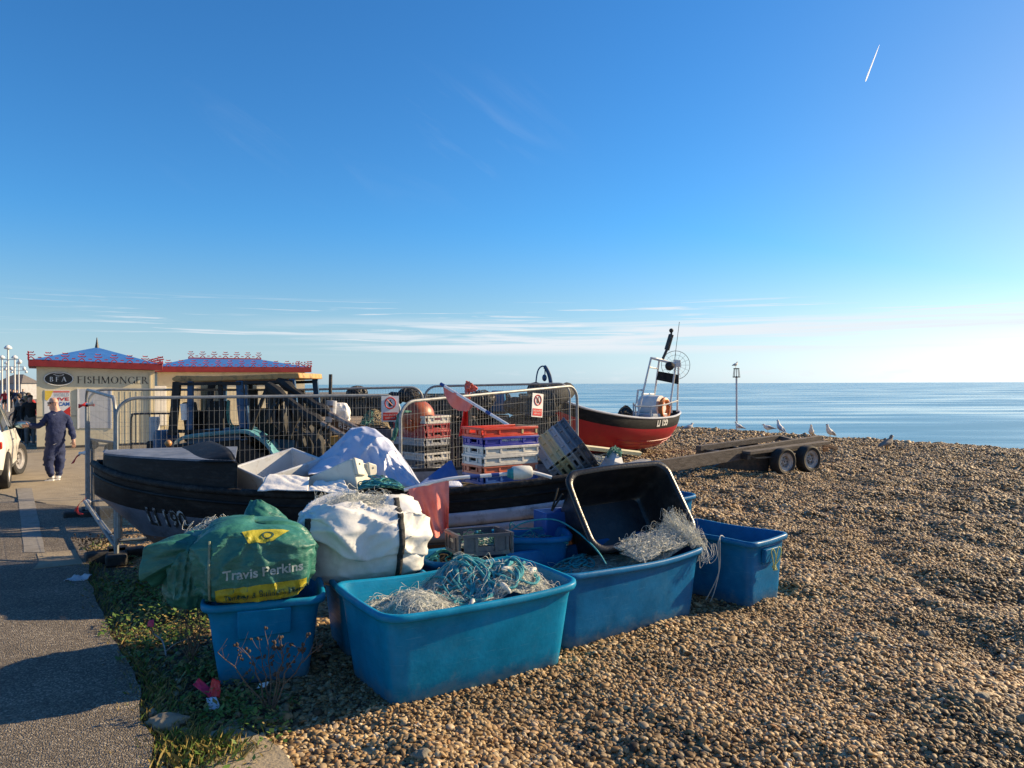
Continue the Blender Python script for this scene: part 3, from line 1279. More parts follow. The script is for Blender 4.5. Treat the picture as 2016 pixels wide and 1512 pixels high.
def tub_rings(La, Ln, H, taper, r, bulge=.02, lip=.035, sag=0.0, t=.012):
    """list of rings (x, y, z) from the outside foot up over the lip and down inside"""
    a, b = La / 2 - lip, Ln / 2 - lip
    spec = [(-taper - .02, 0.0, 0), (-taper, .015, 0), (-taper * .75, H * .25, .5), (-taper * .5, H * .5, .9), (-taper * .2, H * .8, 1), (0, H - .055, 1), (.004, H - .05, 1),
            (lip * .8, H - .052, 1), (lip, H - .035, 1), (lip, H - .012, 1), (lip * .75, H, 1), (lip * .2, H, 1), (-.004, H - .012, 1), (-t - .002, H - .05, 1),
            (-taper * .5 - t, H * .5, .9), (-taper * .9 - t, .06, .3), (-taper - t - .03, .03, 0)]
    rings = []
    for (o, z, bl) in spec:
        ring = [[x, y, z] for x, y in rrect(a + o, b + o, max(.02, r + o * .5), bulge=bulge * bl)]
        if sag:
            for p in ring:
                if z > H * .6:
                    p[2] -= sag * max(0, 1 - (p[0] / (a + .03)) ** 2) * (z / H)
        rings.append(ring)
    # same number of points in all rings: resample by arc fraction
    n = 96
    out = []
    for ring in rings:
        A = np.array(ring)
        B = np.vstack([A, A[:1]])
        d = np.r_[0, np.cumsum(np.linalg.norm(np.diff(B[:, :2], axis=0), axis=1))]
        s = np.linspace(0, d[-1], n, endpoint=False)
        out.append(np.stack([np.interp(s, d, B[:, i]) for i in range(3)], 1))
    return np.array(out)


def tub(label, F, a, n, La, Ln, H, m, taper=.07, r=.09, bulge=.02, z0=-.02, sag=.015, M4=None, name='plastic_tub', lip=.035):
    """F: rim corner on the ground plane; a, n: rim directions"""
    a = Vector((a[0], a[1], 0)).normalized()
    n = Vector((n[0], n[1], 0)).normalized()
    if M4 is None:
        c = Vector((F[0], F[1], 0)) + a * (La / 2) + n * (Ln / 2)
        M4 = Matrix.Translation((c.x, c.y, z0)) @ Matrix(((a.x, -a.y, 0), (a.y, a.x, 0), (0, 0, 1))).to_4x4()
    R = tub_rings(La, Ln, H, taper, r, bulge, lip, sag)
    k, q, _ = R.shape
    # the rim of a used tub is never quite straight
    R[5:14, :, 2] += .006 * np.sin(np.arange(q) * .21 + La * 9)[None, :]
    t = thing(name, label, 'tub', M4.translation)
    body = MB()
    W = [[M4 @ Vector(R[i][j]) for j in range(q)] for i in range(k)]
    body.grid([[W[i][j] for i in range(0, 7)] for j in range(q)], closed_u=True)
    body.add(W[0], [tuple(range(q))])
    body.grid([[W[i][j] for i in range(12, k)] for j in range(q)], closed_u=True)
    body.add(W[k - 1], [tuple(range(q))])
    body.build('body', m, t, angle=60)
    rim = MB()
    rim.grid([[W[i][j] for i in range(6, 13)] for j in range(q)], closed_u=True)
    rim.build('rim', m, t, angle=80)
    return t, M4


TA = math.radians(33.5)
a1 = Vector((math.cos(TA), math.sin(TA), 0))
n1 = Vector((-math.sin(TA), math.cos(TA), 0))
# front tub
f1 = Vector((-.72, 4.58, 0)) - a1 * .09 - n1 * .07
TUB1, M1 = tub('large turquoise tub at the front, full of white net and teal rope', f1, a1, n1, 1.50, .93, .64, M['tub_teal'], taper=.075, r=.10, bulge=.03, sag=.03)
# right hand tub with the black tub lying on it
TB = math.radians(37)
a2 = Vector((math.cos(TB), math.sin(TB), 0))
n2 = Vector((-math.sin(TB), math.cos(TB), 0))
f2 = Vector((.41, 5.60, 0)) - a2 * .08 - n2 * .07
TUB2, M2 = tub('large blue tub under the tilted black tub, pale net spilling over its rim', f2, a2, n2, 1.62, .86, .62, M['tub_sky'], taper=.06, r=.09, bulge=.03, sag=.03)
# empty tub on the right
f3 = Vector((2.10, 6.58, 0))
a3 = Vector((.75, .66, 0)).normalized()
n3 = Vector((-.66, .75, 0)).normalized()
TUB3, M3 = tub('empty bright blue tub on its own at the right end, cords hanging over its side', f3, a3, n3, .66, 1.12, .62, M['tub_sky'], taper=.045, r=.06, bulge=.006, sag=.004)
TUB4, M4_ = tub('blue tub standing behind the black tub, only its rim corner showing', (1.60, 8.95, 0), (.8, .6), (-.6, .8), .95, .7, .62, M['tub_sky'], taper=.05, r=.07, bulge=.01)
TUB5, M5 = tub('blue tub of loose teal rope close against the black boat', (-.28, 6.33, 0), (1, .16), (-.16, 1), .82, .42, .72, M['tub_sky'], taper=.05, r=.06, bulge=.01)
TUB6, M6 = tub('blue tub carrying the big white sack', (-1.27, 5.40, 0), (.9, .43), (-.43, .9), .72, .72, .58, M['tub_teal'], taper=.06, r=.07, bulge=.01)
TUB7, M7 = tub('dark blue tub of old rope beneath the grey crate', (-.66, 5.98, 0), (.86, .5), (-.5, .86), .50, .50, .60, M['tub_blue'], taper=.04, r=.06, bulge=.005)
a0 = Vector((.95, .31, 0)).normalized()
n0 = Vector((-.31, .95, 0)).normalized()
f0 = Vector((-2.03, 4.87, 0))
TUB0, M0 = tub('narrow turquoise tub with a moulded handle, holding the green sack', f0, a0, n0, .80, .80, .585, M['tub_teal'], taper=.075, r=.09, bulge=.012, sag=.008)


def face_prism(M4, pts, dep, mb):
    """a raised moulding on the -y face of a tub: (x, z) outline in tub space"""
    lo = [M4 @ Vector((x, y, z)) for x, y, z in pts]
    nrm = (M4.to_3x3() @ Vector((0, -1, 0))) * dep
    mb.prism(lo, nrm)


# moulded grip on the narrow tub
mb = MB()
yb = -.40 + .035
face_prism(M0, [(-.17, yb + .045, .33), (.17, yb + .040, .35), (.17, yb + .004, .53), (-.17, yb + .004, .53)], .05, mb)
mb.build('handle', M['tub_teal'], TUB0, bevel=.008)
mb = MB()
face_prism(M3, [(-.11, -.56 + .05, .40), (.11, -.56 + .05, .40), (.13, -.56 + .032, .53), (-.13, -.56 + .032, .53)], .045, mb)
mb.build('handle', M['tub_sky'], TUB3, bevel=.008)

# black tub, tipped on its side on the right hand tub
rv = Vector((.86, .42, .05)).normalized()
uv_ = Vector((-.12, .50, .72))
uv_ = (uv_ - rv * uv_.dot(rv)).normalized()
nv = rv.cross(uv_)
cc = (P(1165, 1086, 6.25) + P(1355, 1058, 6.55) + P(1112, 922, 6.72) + P(1290, 920, 7.02)) / 4
HB = .50
MBK = Matrix(((rv.x, uv_.x, nv.x), (rv.y, uv_.y, nv.y), (rv.z, uv_.z, nv.z))).to_4x4()
MBK.translation = cc - nv * HB + rv * .07
TUBK, _ = tub('black tub tipped on its side, lying on the blue tub and gaping towards the camera', None, (1, 0), (0, 1), 1.12, .78, HB, M['black_plastic'], taper=.07, r=.10, bulge=.012, M4=MBK, sag=.0, lip=.05)


# ---------------------------------------------------------------- nets and ropes
def scribble(mb, surf, count, turns, rad, r, seed, lift=.01, jitter=.35, n=3, mi=0, k=7, loop=.12):
    """loose strands looping over a surface: surf(s, t) -> point, s, t in 0..1"""
    rg = random.Random(seed)
    for _ in range(count):
        s, t = rg.random(), rg.random()
        h = rg.random() * 2 * PI
        pts = []
        up = 0.0
        hi = loop * jitter * (2.2 if rg.random() < .18 else .8)
        turn = rg.uniform(.5, 1.0) * rg.choice((-1, 1))
        for i in range(turns):
            h += turn + rg.gauss(0, .5)
            if rg.random() < .12:
                turn = -turn
            s = min(1, max(0, s + rad * .7 * math.cos(h)))
            t = min(1, max(0, t + rad * .7 * math.sin(h)))
            p = Vector(surf(s, t))
            up = max(0.0, .62 * up + abs(rg.gauss(0, .5)) * hi - .1 * hi)
            pts.append(p + Vector((rg.gauss(0, .006), rg.gauss(0, .006), lift + up)))
        mb.tube(smooth_path(pts, k), r, n, mi=mi, cap=False)


def heap(M4, x0, x1, y0, y1, zf, nx=28, ny=18):
    """a mound inside a tub: zf(s, t) gives the height"""
    def surf(s, t):
        return M4 @ Vector((x0 + (x1 - x0) * s, y0 + (y1 - y0) * t, zf(s, t)))
    A = [[surf(i / nx, j / ny) for j in range(ny + 1)] for i in range(nx + 1)]
    return surf, A


def net_heap(label, M4, x0, x1, y0, y1, zf, strand, fill, count, seed, rad=.05, turns=26, r=.0016, extra=None, loop=.06, lbl_cat='fishing net', name='fishing_net', lift=.004):
    surf, A = heap(M4, x0, x1, y0, y1, zf)
    t = thing(name, label, lbl_cat, surf(.5, .5))
    mb = MB()
    mb.grid(A)
    mb.build('net_bundle', fill, t)
    mb = MB()
    scribble(mb, surf, count, turns, rad, r, seed, lift=lift, loop=loop)
    mb.build('loose_strands', strand, t, fixn=False)
    return t, surf


def hump(s, t, cs, ct, ws, wt):
    return math.exp(-((s - cs) / ws) ** 2 - ((t - ct) / wt) ** 2)


zf1 = lambda s, t: .43 + .06 * math.sin(s * 9) * math.sin(t * 7) + .15 * hump(s, t, .15, .25, .18, .5) + .25 * min(1.0, 1.25 * hump(s, t, .68, .5, .30, .65)) + .012 * math.sin(s * 40 + 3 * math.sin(t * 20))
NET1, surf1 = net_heap('heap of white net with teal headrope and small floats in the front tub', M1, -.64, .64, -.37, .37, zf1, M['white_net'], M['net_fill'], 330, 3, loop=.07, turns=30, r=.0012)
# teal rope coils over the mound
mb = MB()
rg = random.Random(5)
for k in range(19):
    cs, ct = rg.uniform(.44, .88), rg.uniform(.12, .7)
    ra, rb = rg.uniform(.05, .13), rg.uniform(.12, .34)
    ph = rg.random() * 6
    pts = []
    for i in range(14):
        th = ph + i * 2 * PI / 9
        s = min(.98, max(.02, cs + ra * math.cos(th) * (1 - .02 * i)))
        t = min(.98, max(.02, ct + rb * math.sin(th)))
        pts.append(surf1(s, t) + Vector((0, 0, .018 + .012 * rg.random() + .02 * abs(math.sin(th * 1.5)))))
    mb.tube(smooth_path(pts, 7), .0095, 6, cap=True)
mb.build('headrope', M['rope_teal'], NET1, fixn=False)
mb = MB()
for k in range(5):
    pts = [surf1(min(1, .36 + .05 * i + rg.uniform(-.04, .04)), .15 + .1 * k + rg.uniform(-.1, .1)) + Vector((0, 0, .02)) for i in range(8)]
    mb.tube(smooth_path(pts, 7), .009, 6)
mb.build('rope_tail', M['rope_teal'], NET1, fixn=False)
for k, (s, t) in enumerate([(.60, .16), (.72, .22), (.80, .4), (.64, .03), (.88, .2), (.44, .06)]):
    mb = MB()
    q = surf1(s, t) + Vector((0, 0, .025))
    R = Euler((rg.uniform(-.5, .5), rg.uniform(.6, 1.5), rg.random() * 6)).to_matrix()
    mb.ball(q, (.022, .022, .05), 12, R=R)
    mb.build('net_float', M['float_white'], NET1)

zf2 = lambda s, t: .40 + .16 * s ** 1.5 + .05 * math.sin(s * 8 + 1) * math.sin(t * 6) + .10 * hump(s, t, .95, .3, .2, .5)
NET2, surf2 = net_heap('tangle of blue-grey rope and pale net in the tub below the black tub', M2, -.70, .70, -.33, .33, zf2, M['white_net'], M['net_fill'], 110, 8, loop=.06)
mb = MB()
scribble(mb, lambda s, t: surf2(.02 + s * .5, t), 16, 18, .12, .007, 21, lift=.02, loop=.08, n=5)
mb.build('headrope', M['rope_teal'], NET2, fixn=False)
mb = MB()
mb.ball(surf2(.2, .2) + Vector((0, 0, .05)), (.025, .025, .055), 12, R=Euler((.3, 1.2, .5)).to_matrix())
mb.build('net_float', M['float_white'], NET2)

# pale net spilling over the right-hand rim
T = thing('fishing_net', 'pale fluffy monofilament net hanging over the corner of the rim beside the black tub', 'fishing net', M2 @ Vector((.62, -.2, .62)))


def surf_spill(s, t):
    x = .06 + .76 * s
    top = .60 + .11 * math.sin(min(1, s * 1.05) * PI) * .5 + .10 * hump(s, t, .86, .5, .2, .8)
    y = -.40 + .34 * t
    z = top - .10 * (1 - t) ** 2 * (1 if s > .75 else .5) + .02
    return M2 @ Vector((x, y, z))


mb = MB()
mb.grid([[surf_spill(.04 + .9 * i / 20, .25 + .7 * j / 8) - Vector((0, 0, .035)) for j in range(9)] for i in range(21)])
mb.build('net_bundle', M['net_fill'], T)
mb = MB()
scribble(mb, surf_spill, 230, 26, .07, .0010, 33, lift=.006, loop=.09)
scribble(mb, lambda s, t: surf_spill(.72 + .28 * s, t), 170, 26, .16, .0010, 35, lift=.01, loop=.15)
mb.build('loose_strands', M['white_net'], T, fixn=False)
mb = MB()
rg = random.Random(9)
for k in range(16):
    b = M2 @ Vector((.72 + .08 * rg.random(), -.42 + .05 * rg.random(), .62))
    o = Vector((rg.uniform(-.05, .08), rg.uniform(-.07, .02), -.08 - .1 * rg.random()))
    e = b + Vector((rg.uniform(-.02, .1), rg.uniform(-.02, .05), .02))
    mb.tube(smooth_path([b, b + o * .6, b + o, (b + o + e) / 2 + Vector((.03, -.02, -.02)), e], 7), .0018, 4, cap=False)
mb.build('net_loop', M['white_net'], T, fixn=False)

# loose teal rope in the tub by the boat
zf5 = lambda s, t: .60 + .05 * math.sin(s * 7) * math.sin(t * 5)
T, surf5 = net_heap('loose teal rope and net filling the tub beside the boat', M5, -.36, .36, -.16, .16, zf5, M['white_net'], M['net_fill'], 40, 18)
mb = MB()
scribble(mb, surf5, 10, 18, .16, .006, 25, lift=.03, loop=.1, n=5)
pts = [M5 @ Vector(p) for p in [(-.2, -.1, .7), (.0, .0, .80), (.25, -.1, .84), (.42, -.22, .76), (.52, -.5, .66), (.55, -.7, .58)]]
mb.tube(smooth_path(pts, 8), .007, 5)
mb.build('headrope', M['rope_teal'], T, fixn=False)
# old rope in the dark tub
zf7 = lambda s, t: .50 + .04 * math.sin(s * 7) * math.sin(t * 5)
T, surf7 = net_heap('weathered green-brown rope coiled in the dark blue tub', M7, -.2, .2, -.2, .2, zf7, M['rope_tan'], M['dark_net'], 10, 19, r=.006, rad=.2, turns=16, lbl_cat='rope', name='coiled_rope')
mb = MB()
scribble(mb, surf7, 8, 18, .2, .008, 27, lift=.03, loop=.06, n=5)
mb.build('teal_coil', M['rope_teal'], T, fixn=False)

# cords on the empty tub
T = thing('hanging_cord', 'pair of thin grey cords hanging down the side of the empty blue tub', 'cord', M3 @ Vector((-.34, -.24, .6)))
mb = MB()
for k in (0, 1):
    q = [(-.20, -.24, .56), (-.30, -.24, .63), (-.345, -.24, .625), (-.372, -.24 - .02 * k, .55), (-.35, -.23, .3), (-.36, -.15 + .05 * k, .03), (-.42, -.10, .0)]
    mb.tube(smooth_path([M3 @ Vector(p) for p in q], 8), .005, 6)
mb.build('cord', M['rope_pale'], T, fixn=False)
T = thing('tied_rope', 'small knot of yellow-green rope looped through the handle of the empty tub', 'rope', M3 @ Vector((0, -.6, .5)))
mb = MB()
for sx_ in (-1, 1):
    q = [(0, -.575, .36), (sx_ * .06, -.60, .44), (sx_ * .085, -.60, .51), (sx_ * .05, -.595, .535), (sx_ * .01, -.60, .47), (0, -.585, .37)]
    mb.tube(smooth_path([M3 @ Vector(p) for p in q], 8), .005, 6)
for k in range(4):
    q = [(.02 * math.cos(k * 2.1 + i), -.585 + .012 * math.sin(k + i * 1.7), .355 + .02 * math.sin(i * 1.3 + k)) for i in range(6)]
    mb.tube(smooth_path([M3 @ Vector(p) for p in q], 5), .006, 6)
mb.build('knot', mat('yellow_green_rope', (.35, .4, .1), (.5, .52, .25), rough=.8, scale=30), T, fixn=False)


# ---------------------------------------------------------------- crates
def crate_mesh(name, Lc, Wc, H, m, m2=None, split=.55, end_hole=True, panel=True):
    """open fish crate, base on z = 0: framed walls, recessed panels, hand holes in the ends"""
    mb = MB()
    t = .014
    # floor
    mb.box((0, 0, .012), (Lc - .04, Wc - .04, .018))

    def wall(cx, cy, length, ang, hole):
        R = Matrix.Rotation(ang, 3, 'Z')
        c = Vector((cx, cy, 0))

        def bx(x0, x1, y0, y1, z0, z1):
            mb.box(c + R @ Vector(((x0 + x1) / 2, (y0 + y1) / 2, (z0 + z1) / 2)), (x1 - x0, y1 - y0, z1 - z0), R)
        h = length / 2
        # top flange and foot band
        bx(-h, h, -.018, .008, H - .026, H)
        bx(-h + .006, h - .006, -.012, .006, .0, .030)
        # recessed panel
        if hole:
            w = min(.075, h * .35)
            bx(-h + .02, -w, -.003, .009, .0301, H - .0261)
            bx(w, h - .02, -.003, .009, .0301, H - .0261)
            bx(-w, w, -.003, .009, .0301, H * .42)
            bx(-w, w, -.003, .009, H * .84, H - .0261)
            ribs = [-h + .022, -w - .012, w + .012, h - .022]
        else:
            bx(-h + .02, h - .02, -.003, .009, .0301, H - .0261)
            ribs = [-h + .022, -h * .42, h * .42, h - .022]
        for x in ribs:
            bx(x - .012, x + .012, -.0145, -.0031, .0302, H - .0262)
    wall(0, -Wc / 2 + .014, Lc, 0, False)
    wall(0, Wc / 2 - .014, Lc, PI, False)
    wall(Lc / 2 - .014, 0, Wc - .062, PI / 2, end_hole)
    wall(-Lc / 2 + .014, 0, Wc - .062, -PI / 2, end_hole)
    mats = [M[m]]
    if m2:
        mats.append(M[m2])
        for i, f in enumerate(mb.f):
            x = sum(mb.v[q][0] for q in f) / len(f)
            if x > Lc * (split - .5):
                mb.m[i] = 1
    o = mb.build('crate_shell', mats, None, bevel=.003, fixn=True)
    me = o.data
    bpy.data.objects.remove(o)
    return me


CR = {}


def crate(label, Mx, m, m2=None, size=(.72, .44, .125), group=None, text=None, tm='letter_black', split=.55, tside=0):
    key = (m, m2, size, split)
    if key not in CR:
        CR[key] = crate_mesh('crate', *size, m, m2, split)
    t = thing('fish_crate', label, 'crate', Mx.translation, group=group)
    t.rotation_euler = Mx.to_euler()
    o = bpy.data.objects.new('shell', CR[key])
    COL.objects.link(o)
    o.parent = t
    bv = o.modifiers.new('bevel', 'BEVEL')
    bv.width = .003
    bv.segments = 2
    bv.limit_method = 'ANGLE'
    if text:
        s, sz, dx, dz = text
        vs, fs = text_geo(s, sz, .001)
        mb = MB()
        mb.add([(x + dx, -size[1] / 2 + .014 - .0155 + .0105, y + dz) for x, y in vs], fs)
        q = mb.build('lettering', M[tm], None, smooth=False, fixn=False)
        q.parent = t
    return t


# stack 1, behind the boat: long side to the left, short side with hand hole to the right
S1 = P(832, 880, 9.75)
al = math.radians(136)       # direction of the long axis
st1 = [('c_orange', None, 'tan orange fish crate at the bottom of the tall stack under the red buoy'),
       ('c_white', None, 'white fish crate low in the tall stack, above the orange one'),
       ('c_dgrey', None, 'dark grey fish crate third from the bottom of the tall stack'),
       ('c_offwhite', None, 'off-white fish crate between the grey and black crates of the tall stack'),
       ('c_black', None, 'black fish crate in the middle of the tall stack'),
       ('c_lgrey', 'c_white', 'white and pale grey fish crate just below the two red ones'),
       ('c_red', None, 'lower of the two dark red fish crates in the tall stack'),
       ('c_red', None, 'upper of the two dark red fish crates in the tall stack'),
       ('c_white', None, 'white fish crate on top of the tall stack, with the red buoy in it')]
Rz = Matrix.Rotation(al, 4, 'Z')
H1 = .095
z = P(832, 947, 9.75).z - .02
c1 = Vector((S1.x - .04, 9.95, 0))
for k, (m, m2, lb) in enumerate(st1):
    jit = Matrix.Rotation(al + random.uniform(-.02, .02), 4, 'Z')
    crate(lb, Matrix.Translation((c1.x + random.uniform(-.008, .008), c1.y, z)) @ jit, m, m2, (.66, .43, .0985), group='crates in the stack under the red buoy')
    z += H1
Z1TOP = z
# what carries the stack out of sight behind the boat
mb = MB()
zb = P(832, 947, 9.75).z - .02
for k in range(3):
    mb.box(Vector((c1.x, c1.y, zb - .01 - .011)) + Rz.to_3x3() @ Vector((0, (k - 1) * .16, 0)), (.7, .12, .02), Rz.to_3x3())
T = thing('timber_pallet', 'weathered timber trestle carrying the tall crate stack behind the boat', 'trestle', (c1.x, c1.y, 0))
mb.build('slat', M['old_timber'], T)
for sx_ in (-1, 1):
    for sy_ in (-1, 1):
        mb = MB()
        q = Vector((c1.x, c1.y, 0)) + Rz.to_3x3() @ Vector((sx_ * .28, sy_ * .16, 0))
        mb.beam((q.x, q.y, -.05), (q.x, q.y, zb - .032), .08, .08, up=(0, 1, 0))
        mb.build('leg', M['old_timber'], T)

# stack 2, in the boat
st2 = [('c_midblue', 'c_midblue', 'blue fish crate at the bottom of the shorter stack in the boat', None),
       ('c_orange', 'c_lgrey', 'salmon pink and grey fish crate second from the bottom in the boat stack', None),
       ('c_white', None, 'white fish crate with small faint print in the boat stack', ('FISHING LTD NEWHAVEN', .026, .03, .075)),
       ('c_white', None, 'white fish crate with bold black name under the blue crate', ('MERIDIAN', .045, .04, .075)),
       ('c_blue', None, 'royal blue fish crate with pale print under the topmost crate', ('DIRECT FISHERY LTD', .034, .02, .065)),
       ('c_brightred', 'c_yellow', 'bright red and yellow two-tone fish crate on top of the boat stack', None)]
al2 = math.radians(35)
# front corner of the stack at u = 953
fc = P(953, 945, 7.62)
ex = Vector((math.cos(al2), math.sin(al2), 0))
ey = Vector((-math.sin(al2), math.cos(al2), 0))
c2 = fc + ex * .345 + ey * .215
H2 = (P(953, 866, 7.62).z - P(953, 948, 7.62).z) / 5.0 + .012
z = P(953, 960, 7.62).z + .012
for k, (m, m2, lb, tx) in enumerate(st2):
    crate(lb, Matrix.Translation((c2.x + random.uniform(-.008, .008), c2.y + random.uniform(-.008, .008), z)) @ Matrix.Rotation(al2 + random.uniform(-.015, .015), 4, 'Z'), m, m2, (.69, .43, H2 + .006),
          group='crates in the stack in the boat', text=tx, tm='letter_black' if m != 'c_blue' else 'letter_white', split=.58)
    z += H2

# leaning crates to the right of it
ang = math.radians(33)
lean = [('c_lgrey', None, 'pale grey fish crate lowest in the leaning row'), ('c_beige', None, 'beige fish crate nearest the upright stack in the leaning row'), ('c_beige', None, 'second beige fish crate in the leaning row'),
        ('c_lgrey', None, 'light grey fish crate in the middle of the leaning row'), ('c_grey', None, 'mid grey fish crate leaning next to the darkest one'), ('c_dgrey', None, 'dark grey fish crate topmost on the leaning row')]
base = P(1092, 956, 8.1)
tdir = Vector((.80, -.02, .60)).normalized()      # the way the row runs as it leans
Rb = Matrix.Rotation(math.radians(-48), 3, 'Y')
# crate z axis -> tdir ; long axis goes back and slightly left; short side faces the camera
zc = tdir
yc = Vector((-.74, .67, .0))
yc = (yc - zc * yc.dot(zc)).normalized()
xc = yc.cross(zc)
B3 = Matrix(((yc.x, -xc.x, zc.x), (yc.y, -xc.y, zc.y), (yc.z, -xc.z, zc.z)))
for k, (m, m2, lb) in enumerate(lean):
    # crates lie with their ends to the camera, stacked along tdir
    c = base + zc * (.078 * k) + yc * .27 + Vector((0, 0, .06))
    M4c = B3.to_4x4()
    M4c.translation = c
    crate(lb, M4c, m, m2, (.54, .36, .094), group='leaning crates in the boat')

# grey crate on the rope tub
gc = (P(922, 1090, 6.05) + P(1023, 1084, 6.35) + P(860, 1064, 6.5)) / 3
p_f, p_r, p_l = P(922, 1104, 6.02), P(1022, 1096, 6.15), P(864, 1091, 6.42)
gx = (p_r - p_f).normalized()
gy = (p_l - p_f)
gy = (gy - gx * gy.dot(gx)).normalized()
gz_ = gx.cross(gy)
wdt, dpt = (p_r - p_f).length + .03, (p_l - p_f).length + .03
Mg = Matrix(((gx.x, gy.x, gz_.x), (gx.y, gy.y, gz_.y), (gx.z, gy.z, gz_.z))).to_4x4()
Mg = Mg @ Matrix.Rotation(-PI / 2, 4, 'Z')
Mg.translation = (p_r + p_l) / 2 + gz_ * .03
GC = crate('dark grey fish crate of green rope set across the rope tubs', Mg, 'c_dgrey', None, (dpt, wdt, .17), text=None)
mb = MB()
vs, fs = text_geo('LITT BFA', .035, .001)
mb.add([(x - .05, -wdt / 2 + .0095, y + .10) for x, y in vs], fs)
q = mb.build('lettering', M['letter_white'], None, smooth=False, fixn=False)
q.parent = GC
zfg = lambda s, t: .06 + .07 * hump(s, t, .5, .5, .4, .4)
T, surfg = net_heap('pale green rope heaped in the grey crate', Mg, -dpt / 2 + .04, dpt / 2 - .04, -wdt / 2 + .04, wdt / 2 - .04, zfg, M['rope_green'], M['net_fill'], 26, 45, r=.0035, rad=.12, turns=20, loop=.04, lbl_cat='rope', name='heaped_rope')

# small blue box behind, with a white lining
T = thing('blue_box', 'small dark blue box with a white lining beside the black tub', 'box', P(1090, 1045, 7.0))
mb = MB()
ax_ = Vector((.9, .43, 0))
ay_ = Vector((-.43, .9, 0))
b0 = P(1090, 1044, 6.95)
b0 = Vector((b0.x, b0.y, b0.z - .05))
for (ca, cb, sa, sb) in [(0, -.12, .30, .012), (0, .12, .30, .012), (-.144, 0, .012, .228), (.144, 0, .012, .228)]:
    mb.box(b0 + ax_ * ca + ay_ * cb + Vector((0, 0, .1)), (sa, sb, .26), Matrix.Rotation(math.atan2(.43, .9), 3, 'Z'))
mb.build('side', M['c_midblue'], T, bevel=.003)
mb = MB()
mb.box(b0 + Vector((0, 0, .14)), (.27, .21, .02), Matrix.Rotation(math.atan2(.43, .9), 3, 'Z'))
mb.build('lining', M['sheet_white'], T)


# ---------------------------------------------------------------- sacks
def sack(M4, hx, hy, H, seed, bulge=.25, nexp=3.2, wr=.035, top=.8, nu=72, nv=36, tilt=0.0, fold=9):
    """a stuffed woven sack; surface by angle and height"""
    rows = []
    for j in range(nv + 1):
        v = j / nv
        # profile: bellies out, rounds in at the foot and gathers on top
        ph = (v - .5) * PI
        pr = max(0.0, math.cos(ph)) ** .42 * (1 + bulge * math.sin(v * PI) * (1 - v) * 1.2)
        if v > .7:
            pr *= 1 - .12 * ((v - .7) / .3)
        z = H * (.5 + .5 * math.copysign(abs(math.sin(ph)) ** .8, math.sin(ph)))
        row = []
        for i in range(nu):
            a = 2 * PI * i / nu
            c, s = math.cos(a), math.sin(a)
            rr = (abs(c) ** nexp + abs(s) ** nexp) ** (-1 / nexp)
            rd = lambda x, y, q: 1 - abs(2 * float(vnoise(x, y, seed + q)) - 1)
            w = 1 + .07 * (float(vnoise(a * 1.8, v * 2.2, seed + 3)) - .5) * 2
            w += wr * (1.0 * rd(a * 2.2 + 2.4 * v, v * 2.6, 1) ** 3 * (.35 + .65 * v) + .8 * rd(a * 4.5 - 3 * v, v * 3.6, 2) ** 3 + .6 * rd(a * 1.3, v * 9 + .5 * math.sin(a * 2), 4) ** 3 * (1.1 - v) + .35 * rd(a * 9 + 5 * v, v * 9, 6) ** 3 - .8)
            zz = z + .05 * H * (float(vnoise(a * 1.5 + 4, v * 2, seed + 5)) - .5) + tilt * c * hx * v
            row.append(M4 @ Vector((hx * rr * c * pr * w, hy * rr * s * pr * w, zz)))
        rows.append(row)
    mb = MB()
    mb.grid([[rows[j][i] for j in range(nv + 1)] for i in range(nu)], closed_u=True)
    mb.add(rows[0], [tuple(range(nu))])
    mb.add(rows[-1], [tuple(range(nu))])
    return mb


def cloth(name, P00, P10, P11, P01, m, parent=None, n=26, k=18, amp=.02, fr=3.0, seed=1, sag=(0, 0, 0), edge=0.0, solid=.004, ripple=0, rdir=0, subd=0):
    """a sheet hung between four corners, creased and sagging"""
    P00, P10, P11, P01 = map(Vector, (P00, P10, P11, P01))
    nr = (P10 - P00).cross(P01 - P00).normalized()
    A = []
    for i in range(n + 1):
        row = []
        s = i / n
        for j in range(k + 1):
            t = j / k
            tt = t
            if edge and j == k:
                tt = t + edge * (float(vnoise(s * 23, 1.0, seed)) - .5) * 2
            p = P00.lerp(P10, s).lerp(P01.lerp(P11, s), tt)
            d = (float(fbm(s * fr, t * fr, seed, 4))) * 2 * amp
            # creases
            d += amp * .6 * (abs(float(vnoise(s * fr * 2.2 + 3 * t, t * fr * 1.3, seed + 4)) - .5) * 2 - .5)
            if ripple:
                ph = (s if rdir == 0 else t)
                d += amp * 1.2 * math.sin(ph * ripple * PI + 1.2 * t) * (.25 + .75 * (t if rdir == 0 else s))
            p = p + nr * d + Vector(sag) * (4 * s * (1 - s) * (.3 + .7 * t))
            row.append(p)
        A.append(row)
    mb = MB()
    mb.grid(A)
    return mb.build(name, m, parent, angle=80, solid=solid, fixn=False, subd=subd)


